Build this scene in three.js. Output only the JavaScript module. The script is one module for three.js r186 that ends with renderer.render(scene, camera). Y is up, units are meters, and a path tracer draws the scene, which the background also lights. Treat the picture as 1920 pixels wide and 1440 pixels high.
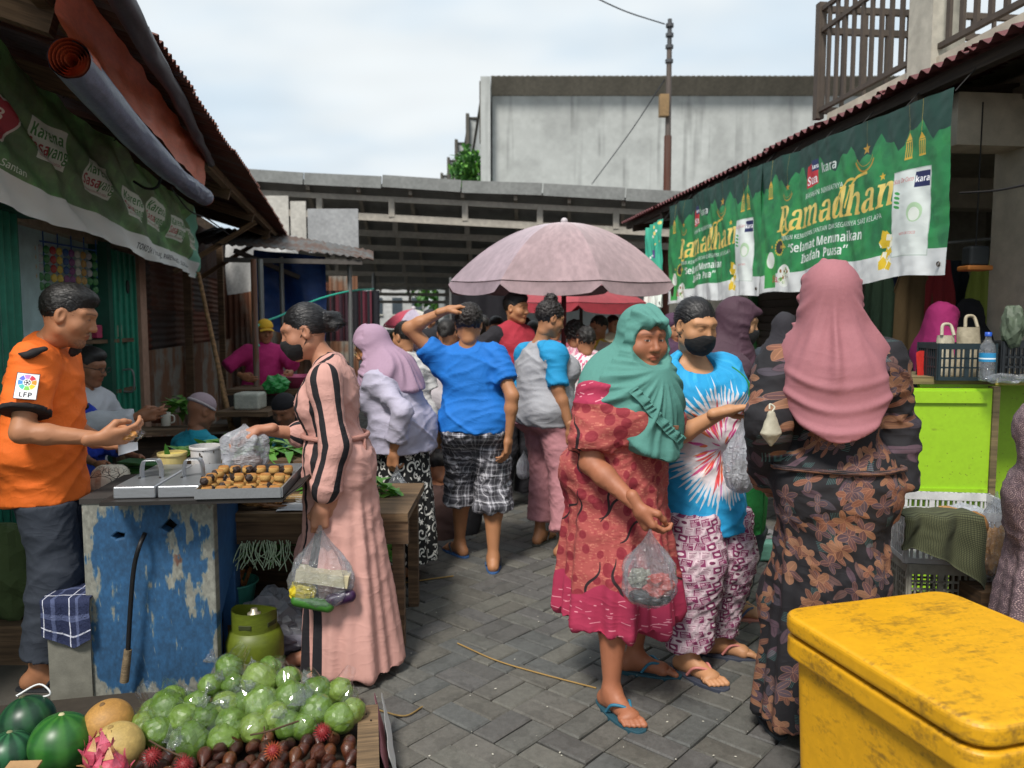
import * as THREE from 'three';
import { mergeGeometries } from 'three/addons/utils/BufferGeometryUtils.js';
import { RoundedBoxGeometry } from 'three/addons/geometries/RoundedBoxGeometry.js';
import { ImprovedNoise } from 'three/addons/math/ImprovedNoise.js';

// ---------------------------------------------------------------- camera, sky, sun, exposure
const FPX = 1442, CAMH = 1.45, PITCH = 0.0831;            // focal length in photo pixels, eye height, tilt down
const scene = new THREE.Scene();
const camera = new THREE.PerspectiveCamera(2 * Math.atan(720 / FPX) * 180 / Math.PI, 4 / 3, 0.05, 400);
camera.position.set(0, CAMH, 0);
camera.rotation.set(-PITCH, 0, 0);
camera.focus = 2.9; camera.userData.fStop = 3.2;
const renderer = new THREE.WebGLRenderer({ antialias: true });
renderer.toneMapping = THREE.LinearToneMapping;
renderer.toneMappingExposure = 1.75;
renderer.shadowMap.enabled = true;
const sun = new THREE.DirectionalLight(new THREE.Color(1, 0.95, 0.88), 2.4);
sun.position.set(-6, 22, 10); sun.target.position.set(0, 0, -5);
sun.castShadow = true; sun.shadow.radius = 24; sun.shadow.mapSize.set(2048, 2048);
Object.assign(sun.shadow.camera, { left: -20, right: 20, top: 25, bottom: -25, near: 1, far: 80 });
scene.add(sun, sun.target);

// ---------------------------------------------------------------- helpers
const V = (x, y, z) => new THREE.Vector3(x, y, z);
const noise3 = new ImprovedNoise();
const N3 = (x, y, z) => noise3.noise(x, y, z);
let seedState = 12345;
function rnd() { seedState = (seedState + 0x6d2b79f5) | 0; let t = Math.imul(seedState ^ (seedState >>> 15), 1 | seedState); t = (t + Math.imul(t ^ (t >>> 7), 61 | t)) ^ t; return ((t ^ (t >>> 14)) >>> 0) / 4294967296; }
const rr = (a, b) => a + (b - a) * rnd();
const clamp = (x, a, b) => Math.min(b, Math.max(a, x)), lerp = (a, b, t) => a + (b - a) * t;
const sstep = (a, b, x) => { const t = clamp((x - a) / (b - a), 0, 1); return t * t * (3 - 2 * t); };
// a photo pixel and a depth in metres -> a point of the place
function at(px, py, d) { const u = (px - 960) / FPX, v = (720 - py) / FPX, s = d / (Math.cos(PITCH) + v * Math.sin(PITCH)); return V(u * s, CAMH + s * (v * Math.cos(PITCH) - Math.sin(PITCH)), -d); }
// a photo pixel -> the point of it at height h
function onY(px, py, h = 0) { const p = at(px, py, 1), k = (h - CAMH) / (p.y - CAMH); return V(p.x * k, h, -k); }

const sRGB = THREE.SRGBColorSpace;
function dataTex(n, fn, opt = {}) {           // fn(u, v) -> [r, g, b] in 0..255
  const w = n, h = opt.h || n, a = new Uint8Array(w * h * 4);
  for (let y = 0; y < h; y++) for (let x = 0; x < w; x++) { const c = fn(x / w, y / h), o = (y * w + x) * 4; a[o] = clamp(c[0], 0, 255); a[o + 1] = clamp(c[1], 0, 255); a[o + 2] = clamp(c[2], 0, 255); a[o + 3] = 255; }
  const t = new THREE.DataTexture(a, w, h); t.wrapS = t.wrapT = THREE.RepeatWrapping; t.magFilter = THREE.LinearFilter; t.minFilter = THREE.LinearMipmapLinearFilter; t.generateMipmaps = true;
  if (!opt.linear) t.colorSpace = sRGB; t.needsUpdate = true; return t;
}
function canvasTex(w, h, draw, opt = {}) {
  const c = document.createElement('canvas'); c.width = w; c.height = h; draw(c.getContext('2d'), w, h);
  const t = new THREE.CanvasTexture(c); t.wrapS = t.wrapT = opt.clamp ? THREE.ClampToEdgeWrapping : THREE.RepeatWrapping; if (!opt.linear) t.colorSpace = sRGB; return t;
}
const hash2 = (x, y, s) => { let h = Math.imul(x, 374761393) ^ Math.imul(y, 668265263) ^ Math.imul(s + 7, 2147483647 - 1013); h = Math.imul(h ^ (h >>> 13), 1274126177); return ((h ^ (h >>> 16)) >>> 0) / 4294967296; };
function vn(u, v, p, s = 0, q = p) {           // tiling value noise with p x q cells
  const x = u * p, y = v * q, ix = Math.floor(x), iy = Math.floor(y); let a = x - ix, b = y - iy; a = a * a * (3 - 2 * a); b = b * b * (3 - 2 * b);
  const m = (i, n) => ((i % n) + n) % n, x0 = m(ix, p), x1 = m(ix + 1, p), y0 = m(iy, q), y1 = m(iy + 1, q);
  return lerp(lerp(hash2(x0, y0, s), hash2(x1, y0, s), a), lerp(hash2(x0, y1, s), hash2(x1, y1, s), a), b);
}
const fbm = (u, v, p, o = 4, s = 0, q = p) => { let r = 0, a = 0.5, t = 0; for (let i = 0; i < o; i++) { r += a * vn(u, v, p << i, s + i, q << i); t += a; a *= 0.55; } return r / t; };
const rep = (t, x, y = x) => { const c = t.clone(); c.repeat.set(x, y); c.needsUpdate = true; return c; };

// general wear: patches and specks, no direction
const T_grime = dataTex(512, (u, v) => { const a = fbm(u, v, 4, 5, 3), b = fbm(u, v, 24, 4, 9), s = hash2(u * 512 | 0, v * 512 | 0, 4); const k = 228 + 50 * (a - 0.5) + 44 * (b - 0.5) + 12 * (s - 0.5) - 50 * sstep(0.62, 0.75, a) * b; return [k, k * 0.985, k * 0.96]; });
const T_fine = dataTex(256, (u, v) => { const k = 244 + 9 * (fbm(u, v, 32, 3, 5) - 0.5) + 14 * (hash2(u * 256 | 0, v * 256 | 0, 8) - 0.5); return [k, k, k]; });
const T_bump = dataTex(512, (u, v) => { const k = 128 + 120 * (fbm(u, v, 8, 6, 21) - 0.5) + 20 * (hash2(u * 512 | 0, v * 512 | 0, 2) - 0.5); return [k, k, k]; }, { linear: true });
const T_weave = dataTex(256, (u, v) => { const a = Math.sin(u * 256 * Math.PI / 2) * Math.sin(v * 256 * Math.PI / 2); const k = 150 + 50 * a + 60 * (fbm(u, v, 8, 4, 33) - 0.5); return [k, k, k]; }, { linear: true });
const T_wood = dataTex(512, (u, v) => { const g = fbm(u, v, 3, 3, 41), l = vn(u + 0.03 * g, v, 4, 42, 90), f = vn(u, v, 16, 43, 256), p = fbm(u, v, 6, 4, 44); const k = 190 + 80 * (l - 0.5) + 50 * (f - 0.5) + 70 * (p - 0.5); return [k * 1.06, k * 0.97, k * 0.86]; });
const T_rust = dataTex(512, (u, v) => { const a = fbm(u, v, 3, 5, 51, 6), b = fbm(u, v, 20, 4, 52, 6), c = sstep(0.42, 0.62, a * 0.6 + b * 0.4); const g = 215 + 60 * (b - 0.5); return [lerp(g, 164 + 50 * b, c), lerp(g * 0.97, 116 + 36 * b, c), lerp(g * 0.94, 92 + 24 * b, c)]; });

const ridge = (n) => { const a = 1 - Math.min(1, Math.abs(n) * 2.4); return a * a; };
const T_crease = dataTex(512, (u, v) => { let k = 0; for (const [p, q, a, s] of [[3, 5, 1, 1], [6, 10, 0.6, 2], [13, 19, 0.35, 3]]) { const w = fbm(u, v, 4, 2, 70 + s); k += a * Math.pow(1 - Math.abs(2 * vn(u + 0.12 * w, v + 0.2 * w, p, 60 + s, q) - 1), 3); } const t = 8 * Math.sin(u * 512 * Math.PI / 2) * Math.sin(v * 512 * Math.PI / 2); k = 70 + 90 * k + t; return [k, k, k]; }, { linear: true });
const T_film = dataTex(256, (u, v) => { let k = 0; for (const [p, a, s] of [[5, 1, 1], [11, 0.7, 2], [23, 0.4, 3]]) k += a * Math.pow(1 - Math.abs(2 * vn(u, v, p, 130 + s) - 1), 4); k = 40 + 110 * k; return [k, k, k]; }, { linear: true });
const T_hair = dataTex(512, (u, v) => { const k = 128 + 150 * (vn(u, v, 190, 141, 5) - 0.5) + 70 * (vn(u, v, 60, 142, 3) - 0.5); return [k, k, k]; }, { linear: true });
const MATS = new Map();
function mat(c, r = 0.8, o = {}) {             // c: sRGB hex
  const key = JSON.stringify([c, r, Object.keys(o).map((k) => [k, o[k]?.uuid || o[k]])]);
  if (MATS.has(key)) return MATS.get(key);
  const { tex = T_grime, ts = 1, bump = T_bump, bs = 0.002, bt = ts, ...more } = o;
  const m = new THREE.MeshPhysicalMaterial({ color: c, roughness: r, side: THREE.DoubleSide, ...more });
  if (tex && !more.map) m.map = ts === 1 ? tex : rep(tex, ts);
  if (bump && bs) { m.bumpMap = bt === 1 ? bump : rep(bump, bt); m.bumpScale = bs; }
  MATS.set(key, m); return m;
}
const flat = (c, r = 0.7, o = {}) => mat(c, r, { tex: null, bump: null, ...o });

// ---------------------------------------------------------------- geometry
function bx(w, h, d, x = 0, y = 0, z = 0, rx = 0, ry = 0, rz = 0) {    // box, uv in metres
  const g = new THREE.BoxGeometry(w, h, d), uv = g.attributes.uv, s = [[d, h], [d, h], [w, d], [w, d], [w, h], [w, h]], ox = rnd() * 3, oy = rnd() * 3;
  for (let i = 0; i < 24; i++) { const k = s[i >> 2]; uv.setXY(i, uv.getX(i) * k[0] + ox, uv.getY(i) * k[1] + oy); }
  if (rx || ry || rz) g.rotateX(rx), g.rotateY(ry), g.rotateZ(rz);
  return g.translate(x, y, z);
}
function rbx(w, h, d, r, x = 0, y = 0, z = 0) { return new RoundedBoxGeometry(w, h, d, 3, r).translate(x, y, z); }
function cyl(a, b, ra, rb = ra, seg = 12) {    // a..b Vector3 or arrays
  a = a.isVector3 ? a : V(...a); b = b.isVector3 ? b : V(...b);
  const d = b.clone().sub(a), l = d.length(), g = new THREE.CylinderGeometry(rb, ra, l, seg, 1);
  g.applyQuaternion(new THREE.Quaternion().setFromUnitVectors(V(0, 1, 0), d.normalize())); return g.translate((a.x + b.x) / 2, (a.y + b.y) / 2, (a.z + b.z) / 2);
}
function beam(a, b, w, h) {                    // rectangular bar from a to b
  a = a.isVector3 ? a : V(...a); b = b.isVector3 ? b : V(...b);
  const d = b.clone().sub(a), l = d.length(); d.normalize();
  const up = Math.abs(d.y) > 0.95 ? V(1, 0, 0) : V(0, 1, 0), m = new THREE.Matrix4().makeBasis(V().crossVectors(up, d).normalize(), V().crossVectors(d, V().crossVectors(up, d).normalize()), d);
  return bx(w, h, l).applyMatrix4(m.setPosition((a.x + b.x) / 2, (a.y + b.y) / 2, (a.z + b.z) / 2));
}
function tube(pts, r, seg = 40, rs = 8, closed = false) { return new THREE.TubeGeometry(new THREE.CatmullRomCurve3(pts.map((p) => (p.isVector3 ? p : V(...p))), closed), seg, r, rs, closed); }
function lathe(prof, seg = 28) { return new THREE.LatheGeometry(prof.map(([x, y]) => new THREE.Vector2(x, y)), seg); }
function sheet(nu, nv, fn, uvs = [1, 1]) {     // fn(u, v) -> [x, y, z]
  const p = [], uv = [], ix = [];
  for (let j = 0; j <= nv; j++) for (let i = 0; i <= nu; i++) { p.push(...fn(i / nu, j / nv)); uv.push(i / nu * uvs[0], j / nv * uvs[1]); }
  for (let j = 0; j < nv; j++) for (let i = 0; i < nu; i++) { const a = j * (nu + 1) + i, b = a + 1, c = a + nu + 1, d = c + 1; ix.push(a, b, d, a, d, c); }
  const g = new THREE.BufferGeometry(); g.setAttribute('position', new THREE.Float32BufferAttribute(p, 3)); g.setAttribute('uv', new THREE.Float32BufferAttribute(uv, 2)); g.setIndex(ix); g.computeVertexNormals(); return g;
}
// a thick cloth or sheet: both faces and the rim
function slab(nu, nv, fn, t, uvs) {
  const a = sheet(nu, nv, fn, uvs), P = a.attributes.position, Nn = a.attributes.normal, n = P.count, p = Array.from(P.array), uv = Array.from(a.attributes.uv.array), ix = Array.from(a.index.array);
  for (let i = 0; i < n; i++) { p.push(P.getX(i) - Nn.getX(i) * t, P.getY(i) - Nn.getY(i) * t, P.getZ(i) - Nn.getZ(i) * t); uv.push(a.attributes.uv.getX(i), a.attributes.uv.getY(i)); }
  for (let k = 0, m = ix.length; k < m; k += 3) ix.push(ix[k] + n, ix[k + 2] + n, ix[k + 1] + n);
  const edge = (i, j) => ix.push(i, i + n, j, j, i + n, j + n);
  for (let i = 0; i < nu; i++) { edge(i + 1, i); edge(nv * (nu + 1) + i, nv * (nu + 1) + i + 1); }
  for (let j = 0; j < nv; j++) { edge(j * (nu + 1), (j + 1) * (nu + 1)); edge((j + 1) * (nu + 1) + nu, j * (nu + 1) + nu); }
  const g = new THREE.BufferGeometry(); g.setAttribute('position', new THREE.Float32BufferAttribute(p, 3)); g.setAttribute('uv', new THREE.Float32BufferAttribute(uv, 2)); g.setIndex(ix); g.computeVertexNormals(); return g;
}
// corrugated sheet, ribs along y (v), width along x
function corrugated(w, h, pitch, amp, o = {}) {
  const n = Math.round(w / pitch) * 6;
  return slab(n, o.nv || 1, (u, v) => [(u - 0.5) * w, v * h + (o.rag ? o.rag * (N3(u * w * 3, 5, v) * (v > 0.5 ? 1 : 0)) : 0), amp * Math.sin(u * w / pitch * 2 * Math.PI) + (o.warp ? o.warp * N3(u * w * 0.7, v * h * 0.7, 3) : 0)], 0.0015, [w, h]);
}
function merge(gs) { const l = [].concat(gs).map((g) => { const c = g.index ? g.toNonIndexed() : g; for (const k of Object.keys(c.attributes)) if (!['position', 'normal', 'uv'].includes(k)) c.deleteAttribute(k); return c; }); return l.length === 1 ? l[0] : mergeGeometries(l); }
const taken = new Map();
function uniq(n) { const k = taken.get(n) || 0; taken.set(n, k + 1); return k ? n + '_' + String(k).padStart(3, '0') : n; }
function fin(m) { m.castShadow = m.receiveShadow = true; return m; }
function part(name, geo, m, parent) { const o = fin(new THREE.Mesh(Array.isArray(geo) ? merge(geo) : geo, m)); o.name = name; parent.add(o); return o; }
function tag(o, label, category, group, kind) { if (label) o.userData.label = label; if (category) o.userData.category = category; if (group) o.userData.group = group; if (kind) o.userData.kind = kind; return o; }
function thing(name, label, category, pos = [0, 0, 0], ry = 0, group) { const o = new THREE.Group(); o.name = uniq(name); scene.add(o); o.position.set(...(pos.isVector3 ? pos.toArray() : pos)); o.rotation.y = ry; return tag(o, label, category, group); }
function single(name, geo, m, label, category, pos = [0, 0, 0], ry = 0, group) { const o = part(uniq(name), geo, m, scene); o.position.set(...(pos.isVector3 ? pos.toArray() : pos)); o.rotation.y = ry; return tag(o, label, category, group); }
function structure(name, geo, m) { const o = part(uniq(name), geo, m, scene); o.userData.kind = 'structure'; o.userData.label = undefined; delete o.userData.label; return o; }
// a frame that follows a row of buildings: x away from the wall line, y up, -z along the street
function frame(X0, slope) { const phi = Math.atan(-slope), c = Math.cos(phi), s = Math.sin(phi); return { phi, pt: (x, y, z) => V(X0 + c * x + s * z, y, -s * x + c * z), loc: (p) => { const a = p.x - X0, b = p.z; return V(c * a - s * b, p.y, s * a + c * b); } }; }
const LF = frame(-1.95, -0.2), RF = frame(3.6, -0.11);

// ---------------------------------------------------------------- sky: thin bright overcast, with a little blue showing through
{
  const W = 1024, H = 512, a = new Float32Array(W * H * 4);
  for (let j = 0; j < H; j++) for (let i = 0; i < W; i++) {
    const th = (i / W) * 2 * Math.PI, el = ((j + 0.5) / H - 0.5) * Math.PI, x = Math.cos(th) * Math.cos(el), y = Math.sin(el), z = Math.sin(th) * Math.cos(el);
    const k = 1 / (Math.max(y, 0) + 0.22); let n = 0, am = 0.5;
    for (let o = 0, f = 0.9; o < 5; o++, f *= 2.03, am *= 0.55) n += am * N3(x * k * f + 4.1, y * 0.8 * f + 2, z * k * f * 1.5 + 7.7);
    const cl = sstep(-0.28, 0.26, n), wisp = 0.05 * N3(x * k * 5, 2, z * k * 9);
    const b = [0.385, 0.455, 0.515], w = [0.50, 0.53, 0.545], o = (j * W + i) * 4;
    for (let c = 0; c < 3; c++) a[o + c] = y < -0.02 ? 0.22 : lerp(b[c], w[c], cl) * (1 + wisp);
    a[o + 3] = 1;
  }
  const t = new THREE.DataTexture(a, W, H, THREE.RGBAFormat, THREE.FloatType); t.mapping = THREE.EquirectangularReflectionMapping; t.magFilter = t.minFilter = THREE.LinearFilter; t.needsUpdate = true;
  scene.background = t; scene.environment = t;
}
// ---------------------------------------------------------------- ground and paving
structure('ground', [new THREE.PlaneGeometry(300, 300).rotateX(-Math.PI / 2).translate(0, -0.03, -60)], mat(0x4a4742, 0.95, { ts: 150 }));
{
  const pav = tag(new THREE.Group(), null, null, null, 'structure'); pav.name = 'paving'; scene.add(pav);
  const T_paver = dataTex(512, (u, v) => { const a = fbm(u, v, 5, 5, 61), b = fbm(u, v, 40, 3, 62), s = hash2(u * 512 | 0, v * 512 | 0, 63); let k = 224 + 22 * (a - 0.5) + 46 * (b - 0.5) + (s > 0.965 ? 46 : s < 0.05 ? -44 : 22 * (s - 0.5)); const d = sstep(0.56, 0.7, fbm(u, v, 9, 4, 64)); k *= 1 - 0.08 * d; return [k * 1.0, k * 0.985, k * 0.945]; });
  const T_pb = dataTex(256, (u, v) => { const k = 128 + 90 * (fbm(u, v, 24, 4, 66) - 0.5) + 70 * (hash2(u * 256 | 0, v * 256 | 0, 67) - 0.5); return [k, k, k]; }, { linear: true });
  const cols = [0x686968, 0x646466, 0x6e6e6b, 0x616466, 0x676663, 0x6c6b69, 0x5f5f60];
  const ms = cols.map((c) => mat(c, 0.7, { tex: T_paver, ts: 2, bump: T_pb, bt: 8, bs: 0.0022 }));
  const brick = (l, w, ox, oy) => {             // top with chamfer, uv in metres
    const h = 0.028, b = 0.006, L = l / 2 - 0.003, W = w / 2 - 0.003, r = () => rr(-0.0012, 0.0012);
    const ring = (dx, y) => [[-L + dx + r(), y, -W + dx + r()], [L - dx + r(), y, -W + dx + r()], [L - dx + r(), y, W - dx + r()], [-L + dx + r(), y, W - dx + r()]];
    const rings = [ring(0, -h), ring(0, -b), ring(b * 0.9, 0)], p = [], uv = [];
    const q = (a, c, d, e) => { for (const k of [a, c, d, a, d, e]) { p.push(...k); uv.push(k[0] + ox, k[2] + k[1] + oy); } };
    for (let k = 0; k < 2; k++) for (let i = 0; i < 4; i++) { const j = (i + 1) % 4; q(rings[k][j], rings[k][i], rings[k + 1][i], rings[k + 1][j]); }
    q(rings[2][3], rings[2][2], rings[2][1], rings[2][0]);
    const g = new THREE.BufferGeometry(); g.setAttribute('position', new THREE.Float32BufferAttribute(p, 3)); g.setAttribute('uv', new THREE.Float32BufferAttribute(uv, 2)); g.computeVertexNormals(); return g;
  };
  const U = 0.105, ANG = 0.85, ca = Math.cos(ANG), sa = Math.sin(ANG), all = [];
  for (let i = -170; i < 170; i++) for (let j = -170; j < 170; j++) {
    const I = i >> 1, K = j >> 1, t = (I + K) & 1 ? 3 : 0; if (t === 0 ? i & 1 : j & 1) continue;   // pairs of blocks, turned alternately
    const lx = (t === 0 ? i + 1 : i + 0.5) * U, lz = (t === 0 ? j + 0.5 : j + 1) * U, x = ca * lx + sa * lz, z = -sa * lx + ca * lz - 5;
    if (z > -1.5 || z < -15 || x < -3.6 + 0.2 * z * 0.5 || x > 4.2) continue;
    const px = 960 + FPX * x / -z, py = 600 + FPX * CAMH / -z;
    all.push({ x, z, v: t === 3, seen: px > 560 && px < 1500 && py < 1450, d: -z });
  }
  all.sort((a, b) => (b.seen - a.seen) || a.d - b.d);
  const geos = []; for (let k = 0; k < 6; k++) geos.push(brick(2 * U, U, rr(0, 3), rr(0, 3)));
  const rest = ms.map(() => []);
  all.forEach((b, k) => {
    const mi = Math.floor(rnd() * ms.length), g = geos[Math.floor(rnd() * geos.length)], dy = rr(-0.0035, 0.0015) + 0.003 * N3(b.x, 1, b.z), ry = ANG + (b.v ? Math.PI / 2 : 0) + rr(-0.012, 0.012) + (rnd() < 0.5 ? Math.PI : 0), rx = rr(-0.01, 0.01), rz = rr(-0.01, 0.01);
    if (k < 300) { const m = part('paver', g, ms[mi], pav); m.position.set(b.x, dy, b.z); m.rotation.set(rx, ry, rz, 'YXZ'); }
    else rest[mi].push(g.clone().rotateY(ry).translate(b.x, dy, b.z));
  });
  rest.forEach((r, k) => { if (r.length) tag(part('pavers_far', r, ms[k], pav), null, null, null, 'stuff'); });
  // grit and small litter in the joints
  const bits = []; for (let k = 0; k < 110; k++) { const p = onY(rr(700, 1500), rr(930, 1440)); if (p.z < -9) continue; const g = new THREE.DodecahedronGeometry(rr(0.0012, 0.0034), 0).scale(1, 0.5, rr(0.6, 2)); g.rotateY(rnd() * 6).translate(p.x, 0.003, p.z); bits.push(g); }
  tag(single('paving_litter', bits, flat(0xb9b5a8, 0.9), 'small pale crumbs of litter scattered over the paving', 'litter'), null, null, null, 'stuff');
}
// concrete slab under the stalls at the left and right
structure('stall_floor', [bx(3.2, 0.03, 11, 0, 0, 0)], mat(0x57544f, 0.9, { ts: 0.6 })).position.copy(LF.pt(-0.05, -0.021, -7.6)).y = -0.014;
scene.getObjectByName('stall_floor').rotation.y = LF.phi;

// ---------------------------------------------------------------- left row: the shop and the sheds behind it
const M_roof = mat(0x84747a, 0.75, { tex: T_rust, ts: 0.4, bs: 0 }), M_plank = mat(0x8a7a66, 0.85, { tex: T_wood, bs: 0.003 }), M_oldwood = mat(0x7d6c5c, 0.9, { tex: T_wood, bs: 0.003 }), M_cream = mat(0xb9a893, 0.9), M_green = mat(0x2c9078, 0.6, { bs: 0.001 }), M_steel = mat(0x8f9294, 0.45, { metalness: 0.5, bs: 0 });
const LZ = (d) => -1.02 * d;                     // depth from the camera -> z along the left row
{
  const s = thing('shop_building', 'green shuttered shop with rusty corrugated eave along the left side', 'shop', LF.pt(0, 0, 0), LF.phi);
  // lintel and walls
  part('wall', [bx(0.14, 0.75, LZ(2) - LZ(6.95), -0.09, 2.4, (LZ(2) + LZ(6.95)) / 2), bx(1.9, 2.9, 0.1, -1.02, 1.45, LZ(6.98))], M_cream, s);
  part('back_wall', [bx(0.1, 2.8, LZ(3.6) - LZ(6.9), -0.14, 1.4, (LZ(3.6) + LZ(6.9)) / 2)], mat(0xb4d2d8, 0.85, { ts: 0.5 }), s);
  part('side_wall', [bx(0.3, 2.8, 0.08, -0.17, 1.4, LZ(3.6))], mat(0x9db9bd, 0.85), s);
  part('ceiling', [bx(0.2, 0.06, LZ(3.6) - LZ(6.9), -0.17, 2.55, (LZ(3.6) + LZ(6.9)) / 2)], M_oldwood, s);
  part('pillar', [bx(0.16, 2.05, 0.2, -0.02, 1.02, LZ(6.82))], mat(0xc09a86, 0.85), s);
  part('threshold', [bx(0.4, 0.12, LZ(3.6) - LZ(6.9), -0.1, 0.06, (LZ(3.6) + LZ(6.9)) / 2)], mat(0x6f6a62, 0.9), s);
  // folding steel shutter: narrow ribs, each leaf a part
  for (let k = 0; k < 9; k++) part('shutter_leaf', corrugated(0.27, 2.02, 0.09, 0.022).rotateY(Math.PI / 2).translate(0.03, 0.02, LZ(4.42) + 0.14 + k * 0.275), M_green, s);
  part('shutter_rail', [bx(0.09, 0.06, 2.9, 0.03, 2.07, LZ(4.42) + 1.3)], mat(0x17604e, 0.6), s);
  // green door leaf folded back against the frame
  const dr = part('door', [bx(0.05, 1.96, 0.62, 0.02, 1.02, LZ(6.35))], mat(0x2c9a80, 0.55, { bs: 0.0015 }), s);
  for (let k = 0; k < 4; k++) part('door_rib', [bx(0.02, 1.94, 0.03, 0.055, 1.02, LZ(6.35) - 0.235 + k * 0.157)], mat(0x268b73, 0.55), dr);
  part('door_hole', new THREE.CylinderGeometry(0.055, 0.055, 0.008, 20).scale(1, 1, 0.75).rotateZ(Math.PI / 2).translate(0.069, 1.72, LZ(6.33)), flat(0x0e1f1b), dr);
  part('handle', [tube([[0.05, 1.05, LZ(6.12)], [0.13, 1.05, LZ(6.12)], [0.13, 0.88, LZ(6.12)], [0.05, 0.88, LZ(6.12)]], 0.008)], M_steel, dr);
  part('door_jamb', [bx(0.14, 2.05, 0.1, -0.03, 1.02, LZ(5.98))], mat(0x155a49, 0.6), s);
  // roof: corrugated sheets falling towards the street
  const roof = part('rafter', [-2.7, -3.9, -5.2, -6.5, -8, -9.5].map((z) => beam(V(0.88, 2.5, z), V(-1.6, 3.24, z), 0.06, 0.1)), M_oldwood, s);
  for (let k = 0; k < 12; k++) {
    const z = -2.75 - k * 0.72, w = 0.78, len = 2.75 + rr(-0.03, 0.03), a = 0.3;
    part('roof_sheet', corrugated(w, len, 0.076, 0.011, { nv: 4, warp: 0.02 }).rotateX(-Math.PI / 2 + a).rotateY(Math.PI / 2).translate(1.0 + 0.0175 * (11 + z) + rr(-0.025, 0.02), 2.6 + (k % 2) * 0.006, z), M_roof, s);
  }
  part('purlin', [beam(V(0.86, 2.57, -2.4), V(0.86, 2.57, -11), 0.05, 0.07), beam(V(-0.2, 2.89, -2.4), V(-0.2, 2.89, -11), 0.05, 0.07)], M_plank, s);
  for (const z of [-8.3, -9.6]) part('strut', beam(V(0.03, 1.95, z), V(0.86, 2.5, z - 0.05), 0.04, 0.05), mat(0xa08b74, 0.85, { tex: T_wood }), s);
}
// sheds of corrugated sheet beyond the shop
{
  const s = thing('corrugated_shed', 'rusty shed wall of brown and grey corrugated sheets beyond the green door', 'shed', LF.pt(0, 0, 0), LF.phi);
  const brown = mat(0x6b5348, 0.85, { tex: T_rust, ts: 0.7, bs: 0 }), grey = mat(0x9c9a94, 0.75, { tex: T_rust, ts: 0.6, bs: 0 }), dark = mat(0x4a4140, 0.85, { tex: T_rust, ts: 0.5, bs: 0 });
  for (let k = 0; k < 8; k++) part('corrugated_sheet', corrugated(0.85, 1.15, 0.09, 0.016).rotateY(Math.PI / 2).translate(-0.1 - 0.004 * (k % 2), 0, LZ(7.25) - k * 0.82), k % 3 ? grey : mat(0x8d8780, 0.8, { tex: T_rust, ts: 0.5, bs: 0 }), s);
  for (let k = 0; k < 6; k++) for (let j = 0; j < 2; j++) part('corrugated_sheet', corrugated(0.5, 1.1, 0.07, 0.012).rotateZ(Math.PI / 2).rotateY(Math.PI / 2).translate(-0.17 - 0.006 * ((k + j) % 2), 1.34 + j * 0.47, LZ(6.95) - k * 1.06), [brown, mat(0x7a4f3a, 0.85, { tex: T_rust, ts: 0.5, bs: 0 }), dark][(k + j) % 3], s);
  for (let k = 0; k < 8; k++) part('corrugated_sheet', corrugated(0.9, 0.8, 0.09, 0.016).rotateY(Math.PI / 2).translate(-0.22, 1.95, LZ(7.3) - k * 0.86), dark, s);
  for (const d of [7.0, 9.0, 11.2]) part('post', [bx(0.08, 2.7, 0.08, -0.02, 1.35, LZ(d))], M_oldwood, s);
  part('back', [bx(0.05, 3, 7, -0.4, 1.5, LZ(10.2))], M_oldwood, s);
}
{ const a = at(372, 512, 6.9), b = at(436, 812, 6.1); single('leaning_pole', [cyl(b, a, 0.022, 0.018, 8)], mat(0xa58a6c, 0.85, { tex: T_wood }), 'long wooden pole leaning against the corrugated shed wall', 'pole'); }

{ // stalls closing the view behind the awning
  const g = thing('back_stall', 'grey corrugated stall wall behind the steel awning posts', 'stall');
  for (let k = 0; k < 6; k++) { const p = at(395 + k * 50, 600, 12.4); part('corrugated_sheet', corrugated(0.46, 2.05 + 0.1 * (k % 2), 0.09, 0.016).translate(p.x, 0, p.z + 0.004 * (k % 2)), mat([0x8f8d88, 0x7c6a60, 0xa09e98][k % 3], 0.8, { tex: T_rust, ts: 0.6, bs: 0 }), g); }
  const a = at(425, 490, 11.6), b = at(560, 480, 11.6); part('canvas', slab(20, 10, (u, v) => [lerp(a.x, b.x, u), lerp(a.y, b.y, u) + 0.3 - v * 0.8 + 0.1 * u * v, a.z + 0.06 * Math.sin(u * 8 + v * 3)], 0.004, [2, 1]), mat(0xc9ccd0, 0.7), g);
}
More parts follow.
